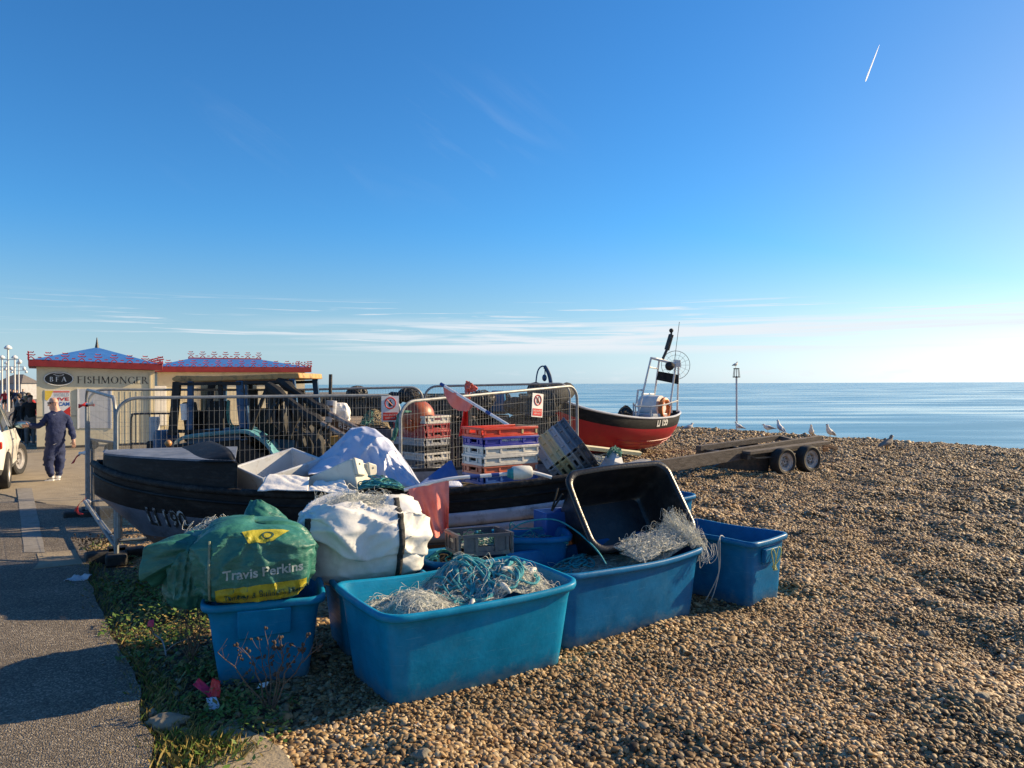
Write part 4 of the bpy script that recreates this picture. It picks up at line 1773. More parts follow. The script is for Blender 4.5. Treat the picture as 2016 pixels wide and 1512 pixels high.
# green sack on the narrow tub
RG = Matrix.Rotation(math.atan2(.31, .95), 4, 'Z')
MG = Matrix.Translation(P(500, 1182, 5.22)) @ RG
MG.translation.z = .545
GS = thing('green_sack', 'bulging dark green woven sack with yellow band and pale lettering, slumped over the narrow tub', 'sack', MG.translation)
gsack = sack(MG, .375, .35, .52, 4, bulge=.06, nexp=3.4, wr=.10, tilt=-.07, nu=150, nv=80)
GSO = gsack.build('body', M['bag_green'], GS, angle=80)
bv = bvh_of(GSO)
fo = MG @ Vector((0, -.6, 0))
gax = RG.to_3x3() @ Vector((1, 0, 0))
gax = (gax * .97 + Vector((0, 0, .055)))
gay = Vector((-.03, 0, 1))
O = MG @ Vector((.06, -.3, .235))
vs, fs = text_geo('Travis Perkins', .088, .002, sub=.02)
project(vs, fs, O, gax, gay, bv, .005).build('lettering', M['print_grey'], GS, smooth=False, fixn=False)
vs, fs = rect_geo(-.27, .30, -.065, .055, 60, 16)
O2 = MG @ Vector((.035, -.3, .095))
project(vs, fs, O2, gax, gay, bv, .004).build('yellow_band', M['bag_yellow'], GS, fixn=False)
vs, fs = text_geo('Timber & Builders Merchants', .052, .0003, align='CENTER', sub=.012)
project([(x + .09, y - .006) for x, y in vs], fs, O2, gax, gay, bv, .012).build('band_lettering', M['print_dark'], GS, smooth=False, fixn=False)
# pale yellow device near the top of the sack: a leaning lozenge with a dark ring in it
vs, fs = rect_geo(-.11, .11, -.045, .065, 16, 12)
vs = [(x + y * .9 * (1 if x > 0 else -.4), y * (1.0 - .25 * abs(x) / .11)) for x, y in vs]
O3 = MG @ Vector((.06, -.25, .415))
# upper part of the sack is near level, so project from above and in front
ayt = (Vector((0, .62, .78)))
ayt = RG.to_3x3() @ ayt
project(vs, fs, O3, gax, ayt, bv, .005).build('printed_emblem', M['bag_yellow'], GS, fixn=False)
ring = []
rf = []
for i in range(24):
    a = 2 * PI * i / 24
    for rr in (.022, .032):
        ring.append((.03 + rr * math.cos(a) * 1.2, .008 + rr * math.sin(a)))
for i in range(24):
    j = (i + 1) % 24
    rf.append((2 * i, 2 * i + 1, 2 * j + 1, 2 * j))
project(ring, rf, O3, gax, ayt, bv, .009).build('emblem_ring', M['print_dark'], GS, fixn=False)
# seam down the left corner, and the loose flaps
mb = MB()
q = []
for z_ in np.linspace(.44, .02, 14):
    h = bv.ray_cast(MG @ Vector((-.27 - .0 * z_, -1.0, z_)), RG.to_3x3() @ Vector((0, 1, 0)), 3)
    if h[0] is not None:
        q.append(h[0] + Vector((0, -.006, 0)))
if len(q) > 3:
    mb.tube(smooth_path(q, 4), .008, 6)
    mb.build('seam', mat('pale_seam', (.16, .2, .13), (.26, .3, .2), rough=.8, scale=30), GS, fixn=False)
# the sack slumps over the left end of the tub
ML = Matrix.Translation(P(380, 1190, 5.25)) @ RG
ML.translation.z = .47
sack(ML, .17, .24, .50, 14, bulge=.12, nexp=2.6, wr=.12, tilt=.08, nu=110, nv=60).build('slumped_side', M['bag_green'], GS, angle=80)
# flap hanging out to the left
T1 = MG @ Vector((-.36, -.20, .46))
A = []
for i in range(15):
    s = i / 14
    ctr = Vector(P(400, 1082, 5.15)).lerp(P(306, 1104, 5.1), s) + Vector((0, 0, .03 * math.sin(s * PI)))
    row = []
    for j in range(25):
        a = 2 * PI * j / 24
        w = .07 + .09 * s ** .7
        h = .05 + .10 * s ** .8
        rr = 1 + .16 * math.sin(a * 5 + s * 3) + .10 * math.sin(a * 9)
        row.append(ctr + Vector((.25 * w * math.cos(a), w * math.cos(a) * rr, h * math.sin(a) * rr - .02 * s)))
    A.append(row)
mb = MB()
mb.grid(A)
mb.build('gathered_neck', M['bag_green'], GS, angle=80, solid=.006, fixn=False, subd=1)
cloth('top_flap', P(458, 1056, 5.50), P(590, 1064, 5.55), P(566, 1024, 5.8), P(492, 986, 5.75), M['bag_green'], GS, amp=.035, fr=3, seed=5, sag=(0, -.05, .07), solid=.006, subd=1)
# net strands poking out of the sack
T = thing('fishing_net', 'wisps of white net springing from the neck of the green sack', 'fishing net', P(430, 1045, 5.5))
mb = MB()
scribble(mb, lambda s, t: P(360 + 120 * s, 1066 - 36 * math.sin(s * PI) * (.4 + .6 * t), 5.35 + .3 * t), 44, 20, .10, .0015, 51, lift=.005, loop=.08)
mb.build('loose_strands', M['white_net'], T, fixn=False)

# white bulk sack
RW = Matrix.Rotation(math.radians(18), 4, 'Z')
MW = Matrix.Translation(P(712, 1140, 5.95)) @ RW
MW.translation.z = .47
WS = thing('white_sack', 'big white woven bulk sack with a black lifting strap, stuffed with net', 'sack', MW.translation)
wsack = sack(MW, .45, .40, .60, 9, bulge=.05, nexp=3.2, wr=.055, tilt=.02, nu=150, nv=80)
WSO = wsack.build('body', M['bag_white'], WS, angle=80)
bw = bvh_of(WSO)
# overhanging folded cover round the upper part
A = []
for i in range(145):
    a = 2 * PI * i / 144
    c, s = math.cos(a), math.sin(a)
    rr = (abs(c) ** 3.4 + abs(s) ** 3.4) ** (-1 / 3.4)
    row = []
    low = .29 + .07 * math.sin(a * 2 + .6) + .05 * math.sin(a * 5 + 1)
    for j in range(33):
        t = j / 32
        z_ = low + (.60 - low) * math.sin(t * PI / 2)
        rad = (.495 - .004 * math.sin(a * 14)) * (1 - .62 * t ** 3.2) * (1 + .05 * (1 - t) * math.sin(a * 9))
        z_ += .035 * math.sin(a * 3 + 2) * t + .02 * (float(vnoise(a * 4, t * 4, 3)) - .5)
        rd = lambda x, y, q: 1 - abs(2 * float(vnoise(x, y, q)) - 1)
        rad *= 1 + .085 * rd(a * 1.7 + t * 2.5, t * 1.5, 8) ** 4 + .05 * rd(a * 3.2 - t * 5, t * 2.2, 9) ** 5 + .012 * rd(a * 9, t * 6 + a, 10) ** 3 - .05
        z_ += .045 * (rd(a * 1.6 + t * 3, t * 2, 13) ** 4 - .4) * (.3 + t)
        row.append(MW @ Vector((rad * rr * c * .98, rad * .9 * rr * s, z_ + .01)))
    A.append(row)
mb = MB()
mb.grid(A)
CV = mb.build('folded_cover', M['bag_white'], WS, angle=80, solid=.006, fixn=False)
bc = bvh_of(CV)
# strap
for (uu, nm) in ((.235, 'strap'), (-.44, 'strap')):
    q = []
    for z_ in np.linspace(.64, .06, 20):
        o_ = MW @ Vector((uu + .04 * (z_ - .3), -1.2, z_))
        d_ = RW.to_3x3() @ Vector((0, 1, 0))
        h = bc.ray_cast(o_, d_, 1.15)
        if h[0] is None:
            h = bw.ray_cast(o_, d_, 1.15)
        if h[0] is not None:
            q.append(h[0] - d_ * .012)
    if len(q) > 4:
        q = smooth_path(q, 3)
        sd = RW.to_3x3() @ Vector((1, 0, 0))
        mb = MB()
        mb.grid([[Vector(p) - sd * .022 for p in q], [Vector(p) + sd * .022 for p in q]])
        mb.build('strap', M['strap_black'], WS, solid=.006, fixn=False)
T = thing('fishing_net', 'white net spilling from the top of the white sack', 'fishing net', P(690, 1005, 6.0))


def surf_w(s, t):
    return MW @ Vector((-.36 + .62 * s, -.28 + .5 * t, .585 + .07 * math.sin(s * PI) * math.sin(t * PI) - .05 * (1 - t) - .06 * (1 - s) ** 2))


mb = MB()
mb.grid([[surf_w(i / 16, j / 12) for j in range(13)] for i in range(17)])
mb.build('net_bundle', M['net_fill'], T)
mb = MB()
scribble(mb, surf_w, 190, 24, .08, .0011, 61, lift=.004, loop=.07)
scribble(mb, lambda s, t: surf_w(s * .5, t * .6), 40, 20, .14, .0012, 62, lift=.01, loop=.16)
mb.build('loose_strands', M['white_net'], T, fixn=False)


# ================================================================ BOATS
def hull(st, fr, expo, mats, inner_floor, nsub=6):
    """st: stations (position vector on centreline at sheer level, half beam, sheer z, keel z, rake dx per unit depth); returns builders"""
    pass


def loft(st, n=40):
    """interpolate stations (t, x, y, hb, zs, zk, rake, ex)"""
    A = np.array(st, float)
    t = A[:, 0]
    T_ = np.linspace(t[0], t[-1], n)
    return np.stack([np.interp(T_, t, A[:, k]) if k in (1, 2) else cubic(T_, t, A[:, k]) for k in range(A.shape[1])], 1)


def cubic(x, xp, fp):
    pts = [np.array([a, b]) for a, b in zip(xp, fp)]
    sp = np.array(smooth_path(pts, 12))
    return np.interp(x, sp[:, 0], sp[:, 1])


def make_hull(st, fracs, matcol, mats, T, side, fwd, n=48, floor=None, thick=.05, name='hull', floor_m=None, bands=None):
    S = loft(st, n)
    rings = []
    for (t, x, y, hb, zs, zk, rake, ex) in S:
        ring = []
        fs_ = fracs
        if bands:
            # paint lines at a set drop below the sheer and at a set height, whatever the depth of the hull here
            k1, d0, d1, k2, zw = bands
            dep = zs - zk
            f1 = min(.62, (d0 + (d1 - d0) * t) / dep)
            f2 = min(.97, max(f1 + .08, (zs - zw) / dep)) if k2 else 1.0
            kk = len(fracs) - 1
            fs_ = [f1 * i / k1 for i in range(k1)] + ([f1 + (f2 - f1) * i / (k2 - k1) for i in range(k2 - k1)] + [f2 + (1 - f2) * i / (kk - k2) for i in range(kk - k2 + 1)] if k2 else [f1 + (1 - f1) * i / (kk - k1) for i in range(kk - k1 + 1)])
        for f in fs_:
            yb_ = max(0.0, hb) * max(0.0, (1 - f ** ex)) ** .62
            zz = zs + (zk - zs) * f
            rf_ = f if not bands or not bands[3] else max(0.0, (f - fs_[bands[0]]) / (1 - fs_[bands[0]]))
            ring.append((yb_, zz, rake * rf_))
        rings.append((Vector((x, y, 0)), ring, hb, zs, zk))
    mb = MB()
    for sg in (-1, 1):
        A = [[c + side * (sg * r[0]) + fwd * r[2] + Vector((0, 0, r[1])) for r in ring] for (c, ring, hb, zs, zk) in rings]
        mb.grid(A, mi=matcol, flip=(sg > 0))
    # transom
    c, ring, hb, zs, zk = rings[-1]
    q = [c + side * (-r[0]) + fwd * r[2] + Vector((0, 0, r[1])) for r in ring] + [c + side * (r[0]) + fwd * r[2] + Vector((0, 0, r[1])) for r in ring[::-1]]
    for i in range(len(ring) - 1):
        a, b = ring[i], ring[i + 1]
        mb.add([c + side * (-a[0]) + fwd * a[2] + Vector((0, 0, a[1])), c + side * a[0] + fwd * a[2] + Vector((0, 0, a[1])),
                c + side * b[0] + fwd * b[2] + Vector((0, 0, b[1])), c + side * (-b[0]) + fwd * b[2] + Vector((0, 0, b[1]))], [(0, 1, 2, 3)], matcol[i])
    o = mb.build(name, mats, T, angle=35, fixn=False)
    # inside skin and floor
    mb = MB()
    fl = floor
    rings_in = rings[int(n * .16):]
    for sg in (-1, 1):
        A = []
        for (c, ring, hb, zs, zk) in rings_in:
            w = max(0, hb - thick)
            row = []
            for f in (0, .3, .6, 1.0):
                zz = zs + (max(fl, zk + .05) - zs) * f
                k = min(1, (zs - zz) / max(.01, zs - zk))
                row.append(c + side * (sg * max(0, (hb * max(0, 1 - k ** 1.7) ** .62 - thick))) + Vector((0, 0, zz)))
            A.append(row)
        mb.grid(A)
    A = []
    for (c, ring, hb, zs, zk) in rings_in:
        zz = max(fl, zk + .05)
        k = min(1, (zs - zz) / max(.01, zs - zk))
        w = max(0, (hb * max(0, 1 - k ** 1.7) ** .62 - thick))
        A.append([c - side * w + Vector((0, 0, zz)), c + Vector((0, 0, zz)), c + side * w + Vector((0, 0, zz))])
    mb.grid(A)
    mb.build('inner_lining', floor_m or M['deck_blue'], T, fixn=False)
    return rings, o


def rail(rings, side, r, off=0.0, dz=0.0, sgn=(-1, 1), n=8, flat=1.0, mb=None, stop=None, start=0):
    mb = mb or MB()
    for sg in sgn:
        pts = [c + side * (sg * (max(0.0, hb) + off)) + Vector((0, 0, zs + dz)) for (c, ring, hb, zs, zk) in rings[start:stop]]
        mb.tube(pts, r, n)
    return mb


# ---- the black and blue boat in front
B1 = thing('fishing_boat', 'old black and blue open boat loaded with crates and sheets, nearest the camera', 'boat', (-1.5, 7.9, 0))
bow = Vector((-4.52, 8.15, 0))
stern = Vector((.92, 8.05, 0))
fw = (stern - bow).normalized()
sd1 = Vector((fw.y, -fw.x, 0))     # towards the camera
if sd1.y > 0:
    sd1 = -sd1


def B1pos(t):
    p = bow.lerp(stern, t)
    return p.x, p.y


st = []
for (t, hb, zs, zk, rk, ex) in [(0, .03, 1.16, .44, .50, 1.5), (.05, .30, 1.12, .24, .46, 1.5), (.13, .55, 1.055, .11, .24, 1.6), (.27, .80, .99, .06, .06, 1.9), (.45, .93, .95, .05, 0, 2.3), (.65, .95, .96, .05, 0, 2.5), (.85, .84, 1.04, .06, 0, 2.4), (1, .62, 1.13, .08, 0, 2.2)]:
    x, y = B1pos(t)
    st.append((t, x, y, hb, zs, zk, rk, ex))
fr1 = [0, .10, .20, .30, .40, .49, .58, .66, .74, .82, .9, .96, 1.0]
mc1 = [0, 0, 0, 1, 1, 1, 1, 1, 2, 2, 2, 2]
rings1, HULL1 = make_hull(st, fr1, mc1, [M['hull_black'], M['hull_blue'], M['hull_brown']], B1, sd1, fw, floor=.42, bands=(3, .33, .20, 8, .44))
rail(rings1, sd1, .036, .004, .0, n=10).build('gunwale', M['gun_rubber'], B1, fixn=False)
rail(rings1, sd1, .016, .002, -.11, n=6).build('rubbing_strake', M['hull_black'], B1, fixn=False)
# pale plank strake along the after part
mb = MB()
for (f0_, f1_) in ((.215, .345), (.36, .50)):
    A = []
    for (c, ring, hb, zs, zk) in rings1[22:]:
        row = []
        for f in np.linspace(f0_ / (zs - zk), f1_ / (zs - zk), 4):
            i = np.interp(zs + (zk - zs) * f, [q[1] for q in ring][::-1], list(range(len(ring)))[::-1])
            i0 = int(i)
            yb_ = ring[i0][0] + (ring[min(i0 + 1, len(ring) - 1)][0] - ring[i0][0]) * (i - i0)
            row.append(c + sd1 * (yb_ + .012) + Vector((0, 0, zs + (zk - zs) * f)))
        A.append(row)
    mb.grid(A)
mb.build('plank', M['hull_pale'], B1, solid=.012, fixn=False)
# cuddy: raised foredeck box
RNG_ = rings1
wall_pts = []
top_z = 1.275
mb = MB()
prt = []
cuddy_idx = list(range(1, 17))
for sg in (1, -1):
    A = []
    for i in (cuddy_idx if sg > 0 else [1 + (k * 10) // 15 for k in range(16)]):
        c, ring, hb, zs, zk = rings1[i]
        w = max(.03, hb - .012) if i > 1 else .06
        A.append([c + sd1 * (sg * w) + Vector((0, 0, zs - .02)), c + sd1 * (sg * (w - .008)) + Vector((0, 0, zs + .12)), c + sd1 * (sg * (w - .014)) + Vector((0, 0, top_z - .012 - .0015 * i)), c + sd1 * (sg * (w - .02)) + Vector((0, 0, top_z - .0015 * i))])
    mb.grid(A)
    prt.append([r[3] for r in A])
    mb.add([A[0][0], A[0][3], rings1[1][0] + Vector((0, 0, top_z)), rings1[1][0] + Vector((0, 0, 1.1))], [(0, 1, 2, 3)])
mb.build('cuddy_side', M['hull_black'], B1, angle=8, fixn=False)
mb = MB()
A = [[prt[0][i].lerp(prt[1][i], k / 6) - Vector((0, 0, .0)) + Vector((0, 0, .015 * math.sin(k / 6 * PI) + .004)) for k in range(7)] for i in range(len(cuddy_idx))]
mb.grid(A)
mb.build('foredeck', M['deck_blue'], B1, smooth=False, solid=.03, fixn=False)
# arched coaming at the after end of the foredeck, and the bulkhead under it
iE = cuddy_idx[-1]
c, ring, hb, zs, zk = rings1[iE]
w = hb - .02
arch = []
for k in range(13):
    s = k / 12
    x = -1 + 2 * s
    arch.append(c - fw * (.52 * (x + 1)) + sd1 * (-w * x) + Vector((0, 0, top_z - .03 + .115 * (1 - abs(x) ** 4))))
mb = MB()
mb.prism([c + sd1 * w + Vector((0, 0, zs - .3))] + arch + [c - fw * 1.04 + sd1 * (-w) + Vector((0, 0, zs - .3))], fw * .03)
mb.build('bulkhead', M['hull_black'], B1, bevel=.004)
mb = MB()
A = []
for i in range(9):
    s = i / 8
    row = []
    for k in range(13):
        x = -1 + 2 * k / 12
        q = c - fw * (.52 * (x + 1) + .42 * (1 - s) * (1 - .25 * x * x)) + sd1 * (-w * x)
        row.append(q + Vector((0, 0, top_z - .02 + (.115 * s ** .8) * (1 - abs(x) ** 4))))
    A.append(row)
mb.grid(A)
mb.build('spray_hood', M['hull_black'], B1, solid=.01, fixn=False)
# worn registration on the bow
bh = bvh_of(HULL1)
vs, fs = text_geo('LI 190', .25, .012, sub=.06)
oo = P(322, 1024, 7.5)
hx_ = (P(400, 1030, 7.6) - P(240, 1012, 7.9))
hx_.z = -.035
vs2 = [(x * .80, y) for x, y in vs]
project(vs2, fs, oo, hx_, Vector((0, 0, 1)), bh, .006).build('registration_edge', mat('flaking_white_paint', (.03, .04, .06), (.40, .43, .45), rough=.6, scale=13, contrast=(.46, .56)), B1, smooth=False, fixn=False)
vs, fs = text_geo('LI 190', .25, .0, sub=.06)
vs2 = [(x * .80 + .012, y - .006) for x, y in vs]
project(vs2, fs, oo, hx_, Vector((0, 0, 1)), bh, .010).build('registration', M['letter_black'], B1, smooth=False, fixn=False)
# hanging loop at the after quarter
mb = MB()
q0 = P(1098, 962, 6.85)
mb.tube(smooth_path([q0, q0 + Vector((-.03, -.03, -.10)), q0 + Vector((-.06, -.03, -.2)), q0 + Vector((-.02, -.03, -.14)), q0 + Vector((.04, -.03, -.05))], 6), .01, 6)
mb.build('fender_cord', M['rubber'], B1, fixn=False)

# ---- the red and black boat
B2 = thing('fishing_boat', 'red and black boat with a white mast frame, drawn up by the sea', 'boat', (3, 21.5, 0))
bow2 = Vector((P(1064, 800, 18.8).x, 18.8, 0))
st2_ = Vector((P(1316, 815, 22.6).x, 22.6, 0))
fw2 = (st2_ - bow2).normalized()
sd2 = Vector((fw2.y, -fw2.x, 0))
g0 = 0.12
st = []
for (t, hb, zs, zk, rk, ex) in [(0, .03, 1.74, .62, .45, 1.2), (.06, .42, 1.58, .40, .25, 1.35), (.16, .78, 1.36, .22, .1, 1.6), (.35, 1.05, 1.16, .12, 0, 2.2), (.55, 1.12, 1.06, .10, 0, 2.5), (.75, 1.05, 1.06, .12, 0, 2.3), (.90, .78, 1.13, .22, -.12, 1.9), (1, .34, 1.20, .40, -.45, 1.5)]:
    p = bow2.lerp(st2_, t)
    st.append((t, p.x, p.y, hb, zs, zk, rk, ex))
fr2 = [0, .08, .16, .25, .34, .42, .50, .58, .66, .74, .82, .90, .96, 1.0]
mc2 = [0, 0, 0, 0, 1, 1, 1, 1, 1, 1, 1, 1, 1]
rings2, HULL2 = make_hull(st, fr2, mc2, [M['hull_black'], M['hull_red']], B2, sd2, fw2, floor=.62, n=40, thick=.06, floor_m=M['hull_black'], bands=(4, .30, .27, 0, 0))
rail(rings2, sd2, .03, .0, .01, n=8).build('gunwale', M['board_grey'], B2, fixn=False)
mb = MB()
for dz in (-.62, -.72, -.83):
    for sg in (-1, 1):
        pts = []
        for (c, ring, hb, zs, zk) in rings2[14:39]:
            f = min(.97, -dz / (zs - zk))
            i = np.interp(zs + (zk - zs) * f, [q[1] for q in ring][::-1], list(range(len(ring)))[::-1])
            i0 = int(i)
            i1 = min(i0 + 1, len(ring) - 1)
            yb_ = ring[i0][0] + (ring[i1][0] - ring[i0][0]) * (i - i0)
            rk_ = ring[i0][2] + (ring[i1][2] - ring[i0][2]) * (i - i0)
            pts.append(c + sd2 * (sg * (yb_ + .004)) + fw2 * rk_ + Vector((0, 0, zs + dz)))
        mb.tube(pts, .014, 5)
mb.build('plank_edge', M['hull_red'], B2, fixn=False)
bh2 = bvh_of(HULL2)
vs, fs = text_geo('LI 155', .30, .012, sub=.08)
hx2 = P(1332, 826, 21.9) - P(1285, 834, 21.0)
project([(x * .72 + y * .15, y) for x, y in vs], fs, P(1296, 832, 20.6), Vector((hx2.x, hx2.y, hx2.z + .0)), Vector((0, 0, 1)), bh2, .012).build('registration', M['letter_white'], B2, smooth=False, fixn=False)
vs, fs = text_geo('LI 155', .36, .012, sub=.08)
hx3 = fw2.copy()
hx3.z = -.06
project([(x * .85 + y * .1, y) for x, y in vs], fs, P(1117, 816, 18.0), hx3, Vector((0, 0, 1)), bh2, .012).build('registration', M['print_grey'], B2, smooth=False, fixn=False)


def tubeline(pts, r, m, parent, name, n=8):
    mb = MB()
    mb.tube(pts, r, n)
    return mb.build(name, m, parent, fixn=False)


Y2 = 21.6


def Q2(u, v, dy=0):
    return P(u, v, Y2 + dy)


fr_m = [[(1253, 828), (1282, 706)], [(1282, 826), (1298, 710)], [(1319, 800), (1331, 716)], [(1333, 812), (1336, 720)]]
T = B2
mb = MB()
for i, l in enumerate(fr_m):
    mb.tube([Q2(*l[0], (-.5, .5, -.4, .5)[i]), Q2(*l[1], (-.3, .3, -.3, .4)[i])], .028, 8)
mb.tube([Q2(1282, 706, -.3), Q2(1303, 709, .3), Q2(1336, 720, .4), Q2(1331, 718, -.3), Q2(1282, 706, -.3)], .032, 8)
for (a, b) in [((1278, 724), (1295, 727)), ((1263, 777), (1287, 777))]:
    mb.tube([Q2(*a, -.35), Q2(*b, .35)], .022, 6)
mb.tube([Q2(1253, 796, -.5), Q2(1256, 769, -.5), Q2(1264, 769, -.4)], .03, 6)
mb.build('mast_frame', M['white_paint'], B2, fixn=False)
mb = MB()
mb.hexa([Q2(1292, 749, -.2), Q2(1336, 758, -.2), Q2(1336, 758, -.1), Q2(1292, 749, -.1), Q2(1296, 732, -.2), Q2(1336, 739, -.2), Q2(1336, 739, -.1), Q2(1296, 732, -.1)])
mb.build('wind_dodger', M['black_cloth'], B2)
mb = MB()
mb.tube([Q2(1305, 708), Q2(1313, 690)], .04, 8)
mb.tube([Q2(1313, 690), Q2(1322, 660)], .075, 8)
mb.tube([Q2(1322, 660), Q2(1322, 655)], .03, 8)
mb.build('light_mast', M['dark_steel'], B2, fixn=False)
mb = MB()
mb.ball(Q2(1322, 652), .065, 12)
mb.build('masthead_lamp', M['rubber'], B2)
tubeline([Q2(1328, 712), Q2(1338, 635)], .008, M['dark_steel'], B2, 'aerial', 5)
mb = MB()
cc_ = Q2(1331, 720, .5)
for rr in (.42, .30, .16):
    mb.tube([cc_ + Vector((rr * math.cos(a), .04, rr * math.sin(a))) for a in np.linspace(0, 2 * PI, 28, endpoint=False)], .004 if rr < .4 else .008, 5, closed=True)
for k in range(16):
    a = k * PI / 8
    mb.tube([cc_, cc_ + Vector((.42 * math.cos(a), .04, .42 * math.sin(a)))], .0032, 4)
mb.build('radar_hoop', M['dark_steel'], B2, fixn=False)
mb = MB()
mb.lathe([(.02, 0), (.13, .02), (.12, .12), (.02, .2)], 14, Matrix.Translation(Q2(1318, 722, -.3)) @ Matrix.Rotation(PI / 2, 4, 'X'))
mb.build('deck_lamp', M['rubber'], B2)
mb = MB()
mb.box(Q2(1333, 717, -.2), (.18, .18, .2))
mb.build('junction_box', M['white_paint'], B2, bevel=.01)
# engine box, hauler drum, pot net, lifebuoy, stern rail
mb = MB()
e0 = Q2(1276, 812, -.1)
mb.box((e0.x, e0.y, .9), (.72, .8, .5), Matrix.Rotation(.7, 3, 'Z'))
mb.build('engine_box', M['board_grey'], B2, bevel=.02)
mb = MB()
mb.lathe([(.30, -.3), (.30, .3)], 20, Matrix.Translation(Q2(1283, 800, .1)) @ Matrix.Rotation(PI / 2, 4, 'Y') @ Matrix.Rotation(.7, 4, 'X'))
mb.build('hauler_drum', M['white_paint'], B2)
mb = MB()
mb.tube([Q2(1308, 806, -.2) + Vector((.24 * math.cos(a) * .6, .24 * math.cos(a) * .6, .26 * math.sin(a))) for a in np.linspace(0, 2 * PI, 20, endpoint=False)], .07, 8, closed=True)
mb.build('lifebuoy', M['orange_plastic'], B2, fixn=False)
mb = MB()
mb.tube([Q2(1248, 798, -1.0), Q2(1250, 801, -1.0), Q2(1283, 802, -1.0), Q2(1310, 798, -.8), Q2(1334, 790, -.3)], .022, 6)
for (u, v0, v1, d) in [(1247, 826, 794, -1.0), (1251, 826, 796, -1.0), (1281, 824, 802, -1.0), (1322, 814, 794, -.6)]:
    mb.tube([Q2(u, v0, d), Q2(u, v1, d)], .022, 6)
mb.build('stern_rail', M['rope_pale'], B2, fixn=False)
mb = MB()
sfn = lambda s, t: Q2(1215 + 34 * s, 826 - 24 * math.sin(s * PI) ** .6 * (.4 + .6 * t), -.6 + 1.0 * t)
mb.grid([[sfn(i / 12, j / 8) for j in range(9)] for i in range(13)])
scribble(mb, sfn, 40, 16, .2, .009, 71, lift=.01, loop=.05, n=4)
mb.build('heaped_net', M['dark_net'], B2, fixn=False)
# gallows and dark roll at the bow
mb = MB()
Yb = 18.6
mb.tube(smooth_path([P(1055, 800, Yb), P(1055, 760, Yb), P(1058, 735, Yb), P(1064, 724, Yb), P(1072, 723, Yb), P(1079, 733, Yb), P(1084, 752, Yb), P(1086, 790, Yb)], 6), [.018] * 24 + [.05] * 19, 8)
mb.tube([P(1073, 725, Yb), P(1073, 738, Yb)], .015, 6)
mb.ball(P(1072, 745, Yb), (.06, .06, .09), 12)
mb.build('bow_gallows', M['tractor_blue'], B2, fixn=False)
mb = MB()
mb.tube(smooth_path([P(1053, 768, Yb), P(1060, 780, Yb - .3), P(1085, 784, Yb - .5), P(1106, 776, Yb - .3), P(1117, 770, Yb)], 5), .21, 12)
mb.tube(smooth_path([P(1068, 788, Yb), P(1076, 800, Yb - .2), P(1096, 800, Yb)], 5), .16, 10)
for k in range(34):
    q = P(1056 + 58 * ((k * .618) % 1), 762 + 26 * ((k * .37) % 1), Yb - .15)
    mb.ball(q, (.13, .13, .09), 8)
for k in range(30):
    u = 1054 + 60 * ((k * .618) % 1)
    mb.tube(smooth_path([P(u, 760, Yb - .3), P(u + 5 * math.sin(k), 774, Yb - .42), P(u + 3, 790 - 6 * ((k * .37) % 1), Yb - .3)], 4), .02, 4)
mb.build('rolled_net', M['dark_net'], B2)

# ================================================================ THINGS IN THE BLACK BOAT
def box_shell(mb, M4, L_, W_, H_, t=.03, flare=0.0):
    """open insulated bin, base at z = 0"""
    def pt(x, y, z):
        k = 1 + flare * z / H_
        return M4 @ Vector((x * k, y * k, z))
    o = [(-L_ / 2, -W_ / 2), (L_ / 2, -W_ / 2), (L_ / 2, W_ / 2), (-L_ / 2, W_ / 2)]
    i = [(-L_ / 2 + t, -W_ / 2 + t), (L_ / 2 - t, -W_ / 2 + t), (L_ / 2 - t, W_ / 2 - t), (-L_ / 2 + t, W_ / 2 - t)]
    v = [pt(*p, 0) for p in o] + [pt(*p, H_) for p in o] + [pt(*p, H_) for p in i] + [pt(*p, t) for p in i]
    f = [(3, 2, 1, 0), (12, 13, 14, 15)]
    for k in range(4):
        j = (k + 1) % 4
        f += [(k, j, 4 + j, 4 + k), (4 + k, 4 + j, 8 + j, 8 + k), (8 + k, 8 + j, 12 + j, 12 + k)]
    mb.add(v, f)


# what the loose gear lies on: net heaped in the hold
T = thing('heaped_net', 'dark net heaped in the hold of the black boat, under the crates and sheets', 'fishing net', (-.6, 7.9, .45))
A = []
for (c, ring, hb, zs, zk) in rings1[18:47]:
    row = []
    for k in range(11):
        x = -1 + .2 * k
        w = max(.1, hb - .13)
        row.append(c + sd1 * (w * x) + Vector((0, 0, .84 + .16 * float(fbm(c.x * 2.5, x * 2.5, 40, 3)) - .1 * abs(x) ** 3)))
    A.append(row)
mb = MB()
mb.grid(A)
mb.build('net_bundle', M['dark_net'], T, fixn=False)
mb = MB()
scribble(mb, lambda s, t: A[min(28, int(s * 28.99))][min(10, int(t * 10.99))], 30, 18, .10, .006, 140, lift=.01, loop=.05, n=4)
mb.build('loose_strands', M['rope_tan'], T, fixn=False)
# big pale bin, one corner cocked up behind the cuddy
T = thing('insulated_bin', 'large pale grey bin with one corner cocked up behind the boat cuddy', 'bin', P(550, 950, 7.9))
Mb = Matrix.Translation(P(556, 990, 8.05)) @ Matrix.Rotation(.86, 4, 'Z') @ Matrix.Rotation(.16, 4, 'X') @ Matrix.Rotation(-.22, 4, 'Y')
mb = MB()
box_shell(mb, Mb, .66, .52, .46, .03, .08)
mb.build('shell', M['box_pale'], T, bevel=.012)
